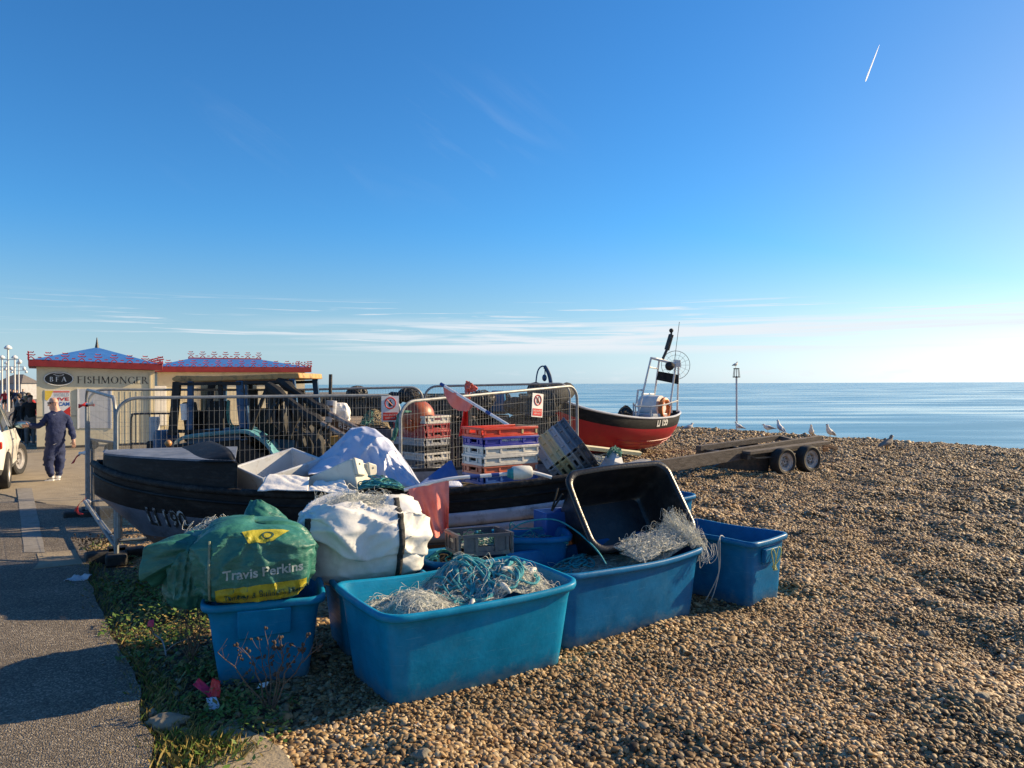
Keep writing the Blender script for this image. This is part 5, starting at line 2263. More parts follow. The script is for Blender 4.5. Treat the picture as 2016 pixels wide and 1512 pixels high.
# long cream box lying on its side, end towards the right
T = thing('fish_box', 'cream fish box lying tilted on its side, feet of its base facing right', 'fish box', P(665, 935, 7.55))
e1, e2, e3, e4 = P(690, 902, 7.35), P(737, 918, 7.55), P(738, 962, 7.6), P(704, 966, 7.3)
dv = (P(588, 950, 7.5) - P(690, 904, 7.35))
mb = MB()
mb.hexa([e4, e3, e3 + dv * 1.0 + Vector((0, 0, .10)), e4 + dv + Vector((0, 0, .10)), e1, e2, e2 + dv, e1 + dv])
mb.build('shell', M['box_white'], T, bevel=.02)
en = (e1 - e4).cross(e3 - e4).normalized()
if en.x < 0:
    en = -en
for s0, s1_ in ((.02, .40), (.60, .98)):
    mb = MB()
    a, b = e4.lerp(e3, s0), e4.lerp(e3, s1_)
    c, d = e1.lerp(e2, s1_), e1.lerp(e2, s0)
    lo = [a.lerp(d, .45), b.lerp(c, .45), c, d]
    mb.prism(lo, en * .035)
    mb.build('foot', M['box_white'], T, bevel=.012)
for s in (.2, .8):
    mb = MB()
    q = e1.lerp(e2, s).lerp(e4.lerp(e3, s), .18) + en * .036
    mb.lathe([(.011, 0), (.011, .003)], 10, Matrix.Translation(q) @ en.to_track_quat('Z', 'Y').to_matrix().to_4x4())
    mb.build('drain_hole', M['letter_black'], T)

# tarpaulin heaped over gear
T = thing('tarpaulin', 'blue-tinted white tarpaulin heaped over gear in the middle of the boat', 'tarpaulin', P(715, 950, 8.1))
nu_, nv_ = 90, 60
A = []
for i in range(nu_ + 1):
    s = i / nu_
    row = []
    for j in range(nv_ + 1):
        t = j / nv_
        u = 606 + 222 * s
        # ridge profile in photo heights
        prof = np.interp(u, [606, 622, 655, 690, 712, 738, 765, 795, 815, 828], [930, 908, 880, 848, 842, 846, 868, 912, 944, 962])
        vtop = prof
        vbot = np.interp(u, [606, 640, 700, 760, 828], [938, 932, 958, 962, 966])
        k = math.sin(min(1, t * 1.0) * PI / 2)
        v = vbot + (vtop - vbot) * k ** .8
        Y_ = 7.55 + .75 * t + .1 * math.sin(s * 5)
        p = P(u, v, Y_)
        d = .055 * float(fbm(s * 4 + 1, t * 3, 3, 2))
        # sharp folds running down from the peak
        r1 = 1 - abs(2 * float(vnoise(s * 6 - t * 2.2, t * 1.5 + s, 7)) - 1)
        r2 = 1 - abs(2 * float(vnoise(s * 11 + t * 3, t * 4, 9)) - 1)
        d += .05 * r1 ** 3 + .025 * r2 ** 3
        if s > .45:
            r3 = 1 - abs(2 * float(vnoise(s * 16, t * 7, 12)) - 1)
            d += .05 * (s - .45) * 2 * r3 ** 2 * (1 - t)
        row.append(p + Vector((.3 * d, -d, .45 * d)))
    A.append(row)
# back of the heap, falling away out of sight
for i in range(nu_ + 1):
    top = A[i][-1]
    A[i] += [top + Vector((0, .15, -.03)), top + Vector((0, .4, -.22)), top + Vector((0, .5, -.5))]
mb = MB()
mb.grid(A)
mb.build('sheet', M['tarp'], T, angle=50, fixn=False, solid=.006)
TT = thing('white_sheet', 'crumpled white plastic sheet along the boat gunwale in front of the cream box', 'sheet', P(640, 960, 7.2))
cloth('sheet', P(602, 968, 7.05), P(690, 968, 7.05), P(676, 946, 7.3), P(622, 948, 7.35), M['sheet_white'], TT, amp=.035, fr=2.2, seed=21, n=40, k=20, solid=.006)
TT = thing('white_sheet', 'bright white folded sheet beside the bulkhead, in front of the pale bin', 'sheet', P(550, 955, 7.2))
cloth('sheet', P(506, 968, 7.05), P(606, 968, 7.05), P(608, 940, 7.35), P(530, 936, 7.4), M['sheet_white'], TT, amp=.028, fr=1.6, seed=24, n=30, k=16, solid=.006)
# teal net by the gunwale
TT = thing('fishing_net', 'small bundle of teal and orange net on the boat gunwale below the tarpaulin', 'fishing net', P(745, 955, 7.1))
mb = MB()
sf = lambda s, t: P(704 + 90 * s, 968 - 22 * math.sin(s * PI) ** .5 * (.3 + .7 * t), 7.0 + .3 * t)
mb.grid([[sf(i / 14, j / 6) for j in range(7)] for i in range(15)])
scribble(mb, sf, 26, 16, .16, .004, 81, lift=.006, loop=.04, n=4)
mb.build('net_bundle', M['rope_green'], TT, fixn=False)
mb = MB()
scribble(mb, sf, 9, 16, .2, .006, 82, lift=.012, loop=.05, n=5)
mb.build('rope', M['rope_teal'], TT, fixn=False)
TT = thing('blue_board', 'plain blue sheet of plastic leaning against the crates behind the flag', 'board', P(865, 955, 7.4))
mb = MB()
mb.prism([P(818, 958, 7.3), P(884, 908, 7.6), P(906, 958, 7.5)], (.02, .05, 0))
mb.prism([P(818, 958, 7.3), P(906, 958, 7.5), P(906, 980, 7.5), P(818, 980, 7.3)], (.02, .05, 0))
mb.build('board', M['c_midblue'], TT, bevel=.004)

# dan buoy with its faded flag
T = thing('marker_buoy', 'white and blue banded pole with a float and faded red flag, lying across the gunwale', 'marker buoy', P(940, 945, 6.9))
pa, pb = P(795, 966, 6.72), P(1082, 938, 6.95)
pm = P(1000, 934, 6.9)
path = smooth_path([pa, P(880, 945, 6.76), P(950, 938, 6.84), pm, P(1040, 930, 6.94), P(1085, 941, 6.98)], 10)
mb = MB()
mb.tube(path, .017, 10)
mb.build('pole', M['pole_white'], T, fixn=False)
for k in (17, 24, 33):
    mb = MB()
    mb.tube(path[k - 1:k + 3], .0185, 10)
    mb.build('blue_band', M['pole_blue'], T, fixn=False)
fa, fb = P(1006, 933, 6.88), P(1050, 930, 6.93)
mb = MB()
mb.lathe([(.02, 0), (.050, .004), (.062, .02), (.066, .10), (.058, .175), (.048, .192), (.02, .196)], 20, Matrix.Translation(fa) @ (fb - fa).to_track_quat('Z', 'Y').to_matrix().to_4x4())
mb.build('float', M['float_white'], T, angle=40)
mb = MB()
for k in range(5):
    mb.tube([fa - Vector((.03 - .012 * k, 0, 0)) + Vector((0, .045 * math.cos(a) * (.6 + .1 * k), .05 * math.sin(a) * (.6 + .1 * k))) for a in np.linspace(0, 2 * PI, 12, endpoint=False)], .008, 5, closed=True)
mb.build('lashing', M['rope_teal'], T, fixn=False)
# flag: hangs in pleats, frayed along its free edge
A = []
nf, kf = 44, 30
for i in range(nf + 1):
    s = i / nf
    top = P(804 + 79 * s, 964 - 17 * s, 6.70 + .05 * s)
    bot = P(834 + 48 * s, 1052 - 12 * s + 10 * math.sin(s * 3), 6.52 + .1 * s)
    row = []
    for j in range(kf + 1):
        t = j / kf
        tt = t * (1 + (.06 * (float(vnoise(s * 40, 2, 3)) - .5) if j == kf else 0))
        p = top.lerp(bot, tt)
        d = .055 * math.sin(s * 10 + t * 2.5) * (.2 + t) + .025 * math.sin(s * 23 - t * 4) * (.2 + t) + .02 * float(fbm(s * 4, t * 4, 5))
        side = -.03 * (1 - s) * math.sin(t * PI) + (.012 * (float(vnoise(t * 34, 1, 9)) - .5) if i == 0 else 0)
        row.append(p + Vector((side, -d, 0)))
    A.append(row)
mb = MB()
mb.grid(A)
for k in range(7):
    q = A[0][3 * k + 2]
    mb.tube([q, q + Vector((-.02, -.005, -.03)), q + Vector((-.022, 0, -.09 - .03 * (k % 3)))], .002, 4)
mb.build('flag', M['flag_pink'], T, angle=80, fixn=False)

# red buoy in the top crate, with its green rope
T = thing('mooring_buoy', 'big weathered orange-red ball buoy sitting in the top crate of the tall stack', 'buoy', (c1.x, c1.y, Z1TOP))
bc_ = P(822, 822, 9.85)
mb = MB()
mb.ball(bc_, .225, 28)
mb.build('ball', M['float_red'], T)
mb = MB()
mb.lathe([(.05, 0), (.05, .06), (.035, .09)], 12, Matrix.Translation(bc_ + Vector((-.08, -.19, -.08))) @ Matrix.Rotation(1.3, 4, 'X'))
mb.build('eye', M['float_red'], T)
mb = MB()
q = [P(806, 812, 9.5), P(794, 812, 9.42), P(786, 820, 9.4), P(783, 836, 9.4), P(778, 852, 9.4), P(773, 868, 9.42)]
for k in range(3):
    mb.tube(smooth_path([p + Vector((.02 * math.cos(k * 2.1 + i * 1.9), .02 * math.sin(k * 2.1 + i * 1.9), 0)) for i, p in enumerate(q)], 6), .016, 6)
mb.build('rope', M['rope_green'], T, fixn=False)

# timber frame, grey float and pale net behind the black tub
YF = 8.75
T = thing('heaped_net', 'heap of pale and blue net behind the black tub, under the timber trestle', 'fishing net', P(1160, 960, YF))
sf = lambda s, t: P(1112 + 130 * s, 940 - 40 * math.sin(s * PI) ** .5 * (.3 + .7 * t), YF - .3 + .7 * t)
mb = MB()
A = [[sf(i / 16, j / 8) for j in range(9)] for i in range(17)]
for i in range(17):
    p0 = A[i][0]
    p1 = A[i][-1]
    A[i] = [Vector((p0.x, p0.y - .05, 0.0))] + A[i] + [Vector((p1.x, p1.y + .1, 0))]
mb.grid(A)
mb.build('net_bundle', M['net_fill'], T)
mb = MB()
scribble(mb, sf, 60, 20, .12, .003, 91, lift=.006, loop=.06)
mb.build('loose_strands', M['white_net'], T, fixn=False)
T = thing('timber_trestle', 'pale new timber trestle of three battens standing behind the black tub', 'timber frame', P(1155, 960, YF))
for nm, a, b in (('batten', P(1152, 882, YF), P(1260, 894, YF + .35)), ('batten', P(1155, 882, YF - .03), Vector((P(1155, 930, YF).x, YF - .03, .5))), ('batten', P(1210, 889, YF + .14), P(1172, 930, YF - .05))):
    mb = MB()
    mb.beam(a, b, .045, .06, up=(0, 1, .2))
    mb.build('batten', M['new_timber'], T, bevel=.003)
T = thing('grey_float', 'faceted pale grey plastic float with a green net cap, behind the black tub', 'float', P(1205, 915, YF - .1))
mb = MB()
fc_ = P(1205, 918, YF - .15)
mb.lathe([(.10, -.16), (.15, -.06), (.13, .06), (.05, .16)], 6, Matrix.Translation(fc_) @ Matrix.Rotation(.35, 4, 'Y') @ Matrix.Rotation(.4, 4, 'Z'))
mb.build('body', M['box_pale'], T, smooth=False, bevel=.006)
mb = MB()
sf = lambda s, t: P(1196 + 26 * s, 893 - 10 * math.sin(s * PI) + 10 * (1 - t), YF - .22 + .2 * t)
scribble(mb, sf, 14, 14, .25, .005, 93, lift=.004, loop=.04, n=4)
mb.build('net_cap', M['rope_green'], T, fixn=False)


# ================================================================ WIRE FENCES
def fence(label, a, b, za, zb, nwire=58, rows=10, feet=True, group='wire site fence panels round the gear', r=.021, cross=.025):
    """a, b: ground points (x, y) of the end posts; za, zb: top heights"""
    a = Vector((*a, 0))
    b = Vector((*b, 0))
    L_ = (b - a).length
    t = thing('wire_fence', label, 'fence', (a + b) / 2, group=group)
    d = (b - a) / L_

    def pt(s, h):
        """s metres along, h fraction of the height above the foot"""
        p = a + d * s
        zt = za + (zb - za) * s / L_
        return Vector((p.x, p.y, .06 + (zt - .06) * h))
    rc = .22 * 1.0
    H = (za + zb) / 2
    path = [pt(0, 0), pt(0, .5), pt(0, 1 - rc / H)]
    for k in range(1, 6):
        an = k / 6 * PI / 2
        path.append(pt(rc - rc * math.cos(an), 1 - rc / H + rc / H * math.sin(an)))
    path += [pt(rc, 1), pt(L_ / 2, 1), pt(L_ - rc, 1)]
    for k in range(1, 6):
        an = k / 6 * PI / 2
        path.append(pt(L_ - rc + rc * math.sin(an), 1 - rc / H + rc / H * math.cos(an)))
    path += [pt(L_, 1 - rc / H), pt(L_, .5), pt(L_, 0)]
    mb = MB()
    mb.tube(path, r, 8)
    mb.tube([pt(0, .09), pt(L_, .09)], .018, 8)
    mb.build('frame', M['steel'], t, fixn=False)
    mb = MB()
    for i in range(1, nwire):
        s = L_ * i / nwire
        edge = min(s, L_ - s)
        top = 1.0 if edge > rc else 1 - rc / H + rc / H * math.sqrt(max(0, 1 - ((rc - edge) / rc) ** 2))
        mb.tube([pt(s, .09), pt(s, top)], .0014, 4, cap=False)
    for j in range(1, rows):
        h = .09 + .91 * j / rows
        mb.tube([pt(0, h), pt(L_, h)], .0014, 4, cap=False)
    mb.build('wire_mesh', M['wire'], t, fixn=False)
    if feet:
        for q in (a, b):
            mb = MB()
            mb.box(q + Vector((0, 0, .05)), (.22, .62, .13), Matrix.Rotation(math.atan2(d.y, d.x), 3, 'Z'))
            mb.build('foot', M['rubber'], t, bevel=.025)
    return t


def xy(u, Y):
    return ((u - 1008) / F * Y, Y)


fa_ = xy(229, 8.6)
fence('long galvanised fence panel behind the black boat, from its bow to the tall crate stack', fa_, xy(786, 10.1), P(229, 785, 8.6).z, P(786, 779, 10.1).z)
fence('fence panel running from the red buoy back to the bow of the red boat', xy(788, 9.05), xy(1136, 11.6), P(788, 793, 9.05).z, P(1136, 760, 11.6).z, nwire=64)
fence('short angled fence panel left of the black bow, barrier tape on its post', (fa_[0] - .03, fa_[1] + .03), xy(170, 11.4), P(229, 784, 8.6).z, P(170, 768, 11.4).z, nwire=40)
fence('rear fence panel in front of the fishmonger kiosk, behind the tractor', xy(174, 11.5), xy(556, 12.9), P(174, 768, 11.5).z, P(556, 769, 12.9).z)
fence('rear fence panel in front of the lobster pots, left of the red buoy', xy(562, 13.0), xy(832, 13.6), P(562, 769, 13.0).z, P(832, 763, 13.6).z, nwire=50)
fence('rear fence panel ending at the bow of the red boat', xy(836, 13.7), xy(1122, 14.2), P(836, 762, 13.7).z, P(1122, 756, 14.2).z, nwire=56)
# leaning brace at the bow
T = thing('fence_brace', 'galvanised brace bar slanting down to the fence foot beside the boat bow', 'brace', P(228, 1080, 8.5))
mb = MB()
mb.tube([P(166, 988, 9.0), P(222, 1072, 8.45), P(231, 1078, 8.45)], .02, 8)
mb.tube([P(228, 1094, 8.45), P(229, 1020, 8.45)], .026, 8)
mb.tube([P(234, 1060, 8.4), P(234, 1010, 8.4)], .03, 8)
mb.build('bar', M['steel'], T, fixn=False)


def strip(name, pts, w, m, parent, up=(0, 0, 1)):
    pts = smooth_path(pts, 5)
    mb = MB()
    u_ = Vector(up) * w / 2
    mb.grid([[Vector(p) - u_ * (1 + .3 * math.sin(i * .9)) for i, p in enumerate(pts)], [Vector(p) + u_ * (1 + .3 * math.cos(i * .7)) for i, p in enumerate(pts)]])
    return mb.build(name, m, parent, solid=.002, fixn=False)


T = thing('barrier_tape', 'red and white barrier tape knotted round the upper fence post left of the boat', 'barrier tape', P(170, 799, 11.2))
strip('red_length', [P(154, 801, 11.2), P(162, 799, 11.2), P(170, 797, 11.25)], .05, M['tape_red'], T)
strip('white_length', [P(168, 798, 11.2), P(178, 796, 11.2), P(184, 792, 11.2)], .045, M['tape_white'], T)
strip('red_length', [P(168, 800, 11.2), P(178, 799, 11.2), P(186, 799, 11.2)], .03, M['tape_red'], T)
T = thing('barrier_tape', 'tail of red and white barrier tape fluttering halfway down the fence post', 'barrier tape', P(160, 895, 11.0))
strip('white_length', [P(168, 893, 11.0), P(160, 893, 11.0), P(154, 896, 11.0)], .05, M['tape_white'], T)
strip('red_length', [P(155, 896, 11.0), P(148, 904, 11.0), P(142, 914, 11.0)], .035, M['tape_red'], T, (1, 0, .3))
T = thing('barrier_tape', 'crumpled red and white barrier tape at the foot of the leaning fence post', 'barrier tape', P(160, 995, 9.2))
strip('red_length', [P(148, 1006, 9.1), P(156, 992, 9.1), P(166, 984, 9.1)], .06, M['tape_red'], T, (.6, 0, .6))
strip('white_length', [P(158, 996, 9.05), P(168, 986, 9.05), P(176, 992, 9.05)], .05, M['tape_white'], T, (.6, 0, .6))
strip('red_length', [P(150, 1000, 9.0), P(152, 1010, 9.0), P(160, 1014, 9.0)], .04, M['tape_red'], T, (.8, 0, .3))


def notice(label, c, ax, tilt=0.0, w=.24, h=.34):
    """white warning notice with red ring and red panel, wired to a fence"""
    t = thing('warning_sign', label, 'sign', c)
    ax = Vector(ax).normalized()
    ay = Vector((0, 0, 1))
    if tilt:
        R = Matrix.Rotation(tilt, 3, ax.cross(ay))
        ax = R @ ax
        ay = R @ ay
    n = ax.cross(ay).normalized()
    B = Matrix((ax, ay, n)).transposed()
    c = Vector(c)
    mb = MB()
    mb.box(c, (w, h, .004), B)
    mb.build('board', M['sign_white'], t)
    mb = MB()
    mb.box(c + ay * (-.10) + n * .005, (w * .84, h * .30, .003), B)
    mb.build('red_panel', M['sign_red'], t)
    mb = MB()
    cc = c + ay * .075 + n * .005
    mb.tube([cc + ax * (.072 * math.cos(a)) + ay * (.072 * math.sin(a)) for a in np.linspace(0, 2 * PI, 28, endpoint=False)], .008, 6, closed=True)
    mb.tube([cc + (ax - ay) * .05 * -1, cc + (ax - ay) * .05], .006, 6)
    mb.build('red_ring', M['sign_red'], t, fixn=False)
    mb = MB()
    mb.ball(cc + ay * .03, (.012, .003, .012), 10)
    mb.prism([cc + ax * x + ay * y for x, y in [(-.02, .015), (.02, .015), (.026, -.02), (.012, -.045), (-.012, -.045), (-.026, -.02)]], n * .002)
    mb.build('figure', M['letter_black'], t)
    flat_text('lettering', 'NO ENTRY', .038, c + ay * (-.082) + n * .003, ax, ay, M['letter_white'], t)
    flat_text('lettering', 'KEEP OUT', .030, c + ay * (-.122) + n * .003, ax, ay, M['letter_white'], t)
    return t


dA = Vector((*xy(786, 10.1), 0)) - Vector((*fa_, 0))
notice('white and red warning sign upright on the fence left of the red buoy', P(768, 806, 9.95), dA)
dB = Vector((*xy(1136, 11.6), 0)) - Vector((*xy(788, 9.05), 0))
notice('white and red warning sign hanging crooked on the fence before the red boat', P(1058, 799, 10.85), dB, tilt=-.09)


# ================================================================ LOBSTER POTS AND GEAR BEHIND THE FENCE
def make_pot():
    t = thing('lobster_pot', 'black netted lobster pot in the heap behind the wire fence', 'lobster pot', (0, 0, 0), group='lobster pots heaped behind the fence')
    mb = MB()
    L_, W_, H_ = .62, .42, .36
    for x in (-L_ / 2, 0, L_ / 2):
        mb.tube([Vector((x, W_ / 2 * math.cos(a), .03 + H_ * max(0, math.sin(a)) ** .8)) for a in np.linspace(0, PI, 12)], .014, 6)
        mb.tube([(x, -W_ / 2, .03), (x, W_ / 2, .03)], .014, 6)
    for a in (0, .8, PI / 2, PI - .8, PI):
        mb.tube([(-L_ / 2, W_ / 2 * math.cos(a), .03 + H_ * math.sin(a) ** .8), (L_ / 2, W_ / 2 * math.cos(a), .03 + H_ * math.sin(a) ** .8)], .012, 6)
    o = mb.build('frame', M['rubber'], None, fixn=False)
    put(o, t)
    mb = MB()
    sk_ = [[(x, W_ / 2 * .93 * math.cos(a), .03 + H_ * .93 * max(0, math.sin(a)) ** .8) for a in np.linspace(0, PI, 12)] for x in (-L_ / 2 * .97, 0, L_ / 2 * .97)]
    mb.grid(sk_)
    for e in (sk_[0], sk_[2]):
        mb.add(e, [tuple(range(12))])
    put(mb.build('net_skin', M['dark_net'], None, fixn=False), t)
    mb = MB()
    for k in range(15):
        x = -L_ / 2 + L_ * k / 14
        mb.tube([Vector((x + .03 * math.sin(a * 3 + k), W_ / 2 * .97 * math.cos(a), .03 + H_ * .97 * max(0, math.sin(a)) ** .8)) for a in np.linspace(0, PI, 12)], .004, 3, cap=False)
    for k in range(11):
        a = PI * (k + .5) / 11
        mb.tube([Vector((x, W_ / 2 * .97 * math.cos(a + .05 * math.sin(x * 30)), .03 + H_ * .97 * math.sin(a) ** .8)) for x in np.linspace(-L_ / 2, L_ / 2, 9)], .004, 3, cap=False)
    for x in (-L_ / 2, L_ / 2):
        for k in range(7):
            y = W_ / 2 * (-.85 + 1.7 * k / 6)
            mb.tube([(x, y, .03), (x, y, .03 + H_ * max(0, 1 - (2 * y / W_) ** 2) ** .4)], .004, 3, cap=False)
        for k in range(4):
            z_ = .06 + .08 * k
            y = W_ / 2 * math.sqrt(max(.05, 1 - ((z_ - .03) / H_) ** 2))
            mb.tube([(x, -y, z_), (x, y, z_)], .004, 3, cap=False)
    put(mb.build('netting', mat('grey_twine', (.05, .052, .046), (.16, .16, .14), rough=.9, scale=9), None, fixn=False), t)
    mb = MB()
    mb.lathe([(.10, -.2), (.06, .0), (.09, .2)], 8, Matrix.Translation((0, 0, .17)) @ Matrix.Rotation(PI / 2, 4, 'X'), cap=False)
    put(mb.build('entrance_funnel', M['dark_net'], None), t)
    put(MB().box((0, 0, .02), (L_, W_, .025)).build('base', M['old_timber'], None), t)
    return t


pot0 = make_pot()
rp_ = random.Random(3)
first = True
spots = []
for layer in range(4):
    for k in range(8):
        x = -4.15 + .66 * k + rp_.uniform(-.06, .06)
        if layer == 3 and k in (3, 6):
            continue
        spots.append((x, 15.0 + rp_.uniform(-.12, .12), .01 + layer * .452, rp_.uniform(-.25, .25) + (PI / 2 if rp_.random() < .3 else 0), 0))
for layer in range(4):
    for k in range(4):
        x = -1.0 + .55 * k + rp_.uniform(-.06, .06)
        if layer == 3 and k in (2,):
            continue
        spots.append((x, 15.9 + rp_.uniform(-.15, .15), .01 + layer * .452, rp_.uniform(-.4, .4) + (PI / 2 if rp_.random() < .4 else 0), rp_.uniform(-.2, .2)))
for (x, y, z, rz, rx) in spots:
    o = pot0 if first else copy_tree(pot0)
    first = False
    o.location = (x, y, z)
    o.rotation_euler = (rx, 0, rz)
    o.scale = (1.06, 1.06, 1.12)
# net-wrapped bundles on top
for (u, v, r, lb) in ((703, 775, .16, 'low bundle of black net on the pots left of the red buoy'), (804, 779, .17, 'round bundle of black rope and net just above the red buoy'), (776, 786, .15, 'flat tangle of black rope beside the round bundle'), (948, 788, .22, 'big tangle of black rope on the pots behind the crates'), (915, 800, .2, 'tangle of black rope on the pots beside the upright flag pole'), (1015, 800, .2, 'tangle of black rope on the pots beside the tall blue bin')):
    Y_ = 14.9
    c_ = P(u, v, Y_)
    T = thing('net_bundle', lb, 'net bundle', c_)
    mb = MB()
    mb.ball(c_, (r * 1.15, r, r * .75), 14)
    mb.build('core', M['dark_net'], T)
    mb = MB()
    rg = random.Random(u)
    for k in range(26):
        ax0 = Vector((rg.gauss(0, 1), rg.gauss(0, 1), rg.gauss(0, 1))).normalized()
        e1_ = ax0.orthogonal().normalized()
        e2_ = ax0.cross(e1_)
        of = rg.uniform(-.6, .6) * r
        rr = math.sqrt(r * r - of * of) * rg.uniform(.95, 1.08)
        mb.tube([c_ + Vector((1.25 * w.x, 1.1 * w.y, .85 * w.z)) for w in [ax0 * of + e1_ * rr * math.cos(a) + e2_ * rr * math.sin(a) * .95 for a in np.linspace(0, 5.2, 14)]], .012, 4)
    mb.build('wrapped_rope', M['dark_steel'], T, fixn=False)
T = thing('fish_bin', 'tall blue plastic bin standing on the pots behind the leaning pole', 'bin', P(980, 800, 15.5))
mb = MB()
mb.hexa([P(962, 812, 15.2), P(996, 812, 15.2), P(998, 812, 15.8), P(964, 812, 15.8), P(968, 770, 15.2), P(993, 770, 15.2), P(994, 770, 15.8), P(969, 770, 15.8)])
mb.build('shell', M['tub_blue'], T, bevel=.02)
T = thing('fish_bin', 'pale blue bin with a white lid low behind the fence, right of the buoy', 'bin', P(878, 800, 15.3))
mb = MB()
mb.box(P(878, 799, 15.3), (.32, .3, .14))
mb.build('shell', M['c_midblue'], T, bevel=.01)
mb = MB()
mb.box(P(878, 790, 15.3), (.30, .28, .06))
mb.build('lid', M['sign_white'], T, bevel=.01)
# wooden pallets low behind the crates
T = thing('timber_pallet', 'old grey timber pallet standing between the two crate stacks behind the fence', 'pallet', P(898, 850, 12.6))
mb = MB()
for k in range(5):
    x0 = P(880, 0, 12.6).x + .09 * k
    mb.box((x0, 12.6, .75), (.05, .03, .8))
mb.build('slat', M['old_timber'], T)
mb = MB()
for z_ in (.45, 1.05):
    mb.box((P(892, 0, 12.6).x + .06, 12.64, z_), (.5, .05, .08))
mb.build('bearer', M['old_timber'], T)
# net heaps and bags in front of the pots
Yh = 12.2
T = thing('heaped_rope', 'heap of tan and green rope in a grey bin behind the fence', 'rope', P(735, 840, Yh))
sf = lambda s, t: P(708 + 58 * s, 846 - 34 * math.sin(s * PI) ** .7 * (.2 + .8 * t), Yh + .4 * t)
mb = MB()
mb.grid([[sf(i / 12, j / 8) for j in range(9)] for i in range(13)])
mb.build('core', M['dark_net'], T)
mb = MB()
scribble(mb, lambda s, t: sf(.25 + .75 * s, t), 60, 14, .16, .009, 101, lift=.01, loop=.03, n=4)
mb.build('tan_rope', M['rope_tan'], T, fixn=False)
mb = MB()
scribble(mb, lambda s, t: sf(.45 * s, t), 44, 14, .25, .007, 102, lift=.01, loop=.04, n=4)
mb.build('green_net', M['rope_green'], T, fixn=False)
T2_ = thing('grey_bin', 'grey plastic bin under the heap of tan rope', 'bin', P(735, 900, Yh))
mb = MB()
q = P(737, 846, Yh)
box_shell(mb, Matrix.Translation((q.x, Yh + .22, 0)), .55, .5, q.z, .03, .05)
mb.build('shell', M['c_dgrey'], T2_, bevel=.01)
T = thing('white_sack', 'small crumpled white sack propped beside the steel pole behind the fence', 'sack', P(668, 830, Yh))
q = P(670, 838, Yh)
sk = sack(Matrix.Translation((q.x, Yh, q.z)), .13, .12, .36, 31, bulge=.3, wr=.14, nu=40, nv=24, fold=7)
sk.build('body', M['sheet_white'], T)
mb = MB()
mb.tube([(q.x, Yh, 0), (q.x, Yh, q.z)], .12, 10)
mb.build('bundle_below', M['dark_net'], T)
T = thing('steel_pole', 'dark steel pole with a pale sleeve standing behind the fence', 'pole', (P(650, 0, 12).x, 12, 0))
mb = MB()
mb.tube([(P(647, 0, 12).x, 12, 0), P(651, 738, 12)], .028, 10)
mb.build('shaft', M['dark_steel'], T, fixn=False)
mb = MB()
mb.tube([P(650, 832, 12), P(653, 790, 12)], .085, 12)
mb.build('sleeve', M['board_grey'], T, fixn=False)
mb = MB()
mb.tube([P(651, 803, 12), P(651, 799, 12)], .092, 12)
mb.build('band', M['brown_timber'], T, fixn=False)
T = thing('name_board', 'dark board with white capital letters leaning behind the fence', 'sign', P(685, 845, 11.4))
mb = MB()
qa, qb = P(664, 838, 11.4), P(704, 846, 11.3)
axb = (qb - qa).normalized()
cb = (qa + qb) / 2
mb.beam(qa - axb * .1, qb + axb * .1, .02, .15, up=(0, 0, 1))
mb.build('board', M['brown_timber'], T)
flat_text('lettering', 'BEAR', .12, cb + Vector((0, -.02, 0)), axb, (0, 0, 1), M['letter_white'], T, bold=.003, spacing=1.15)
for x_ in (-.12, .14):
    mb = MB()
    mb.tube([(cb.x + x_, cb.y + .03, 0), (cb.x + x_, cb.y + .03, cb.z)], .03, 6)
    mb.build('post', M['brown_timber'], T)
T = thing('timber_plank', 'yellowish plank end lying under the name board', 'plank', P(680, 865, 11.6))
mb = MB()
mb.beam(P(655, 868, 11.6), P(708, 866, 11.5), .2, .13)
mb.build('plank', mat('ochre_timber', (.34, .21, .06), (.45, .3, .1), rough=.8, scale=6), T)
mb = MB()
q = P(682, 880, 11.6)
mb.box((q.x, 11.65, q.z / 2), (.4, .2, q.z))
mb.build('block', M['old_timber'], T)

# flags on the leaning poles
T = thing('flag_pole', 'white and blue banded pole leaning over the fence with a tattered pink flag', 'flag pole', P(1018, 840, 8.3))
pa, pb = P(1040, 862, 8.2), P(868, 757, 9.2)
path = [pa.lerp(pb, k / 20) for k in range(21)]
mb = MB()
mb.tube(path, .019, 8)
mb.build('pole', M['pole_white'], T, fixn=False)
for k0 in (3, 8, 19):
    mb = MB()
    mb.tube([path[k0], path[k0 + 1]], .021, 8)
    mb.build('blue_band', M['pole_blue'], T, fixn=False)
A = []
for i in range(26):
    s = i / 25
    top = pb.lerp(pa, .02 + .42 * s)
    dep = .16 * math.sin(min(1, s * 1.1 + .1) * PI) ** .7 + .05 + .03 * (float(vnoise(s * 20, 1, 4)) - .5)
    A.append([top + Vector((.02 * t, .03 * math.sin(s * 12 + t * 3), -dep * t)) for t in np.linspace(0, 1, 8)])
mb = MB()
mb.grid(A)
mb.build('flag', M['flag_pink'], T, angle=80, fixn=False)
T = thing('red_flag', 'bright red flag hanging limp from a dark pole between the crate stacks', 'flag', P(922, 850, 9.4))
mb = MB()
mb.tube([(P(926, 0, 9.5).x, 9.5, 0), P(921, 790, 9.45)], .014, 8)
mb.build('pole', M['dark_steel'], T, fixn=False)
A = []
for i in range(21):
    t = i / 20
    l = P(917 - 14 * t, 786 + 74 * t, 9.4)
    r = P(920 + 2 * t, 786 + 68 * t, 9.4)
    A.append([l.lerp(r, s) + Vector((0, -.05 * math.sin(s * 7 + t) * (.2 + t), 0)) for s in np.linspace(0, 1, 14)])
mb = MB()
mb.grid(A)
mb.build('cloth', M['flag_red'], T, angle=80, fixn=False)
T = thing('flag_pole', 'tattered pink flag bunched at the top of an upright pole behind the fence', 'flag pole', P(926, 850, 12.2))
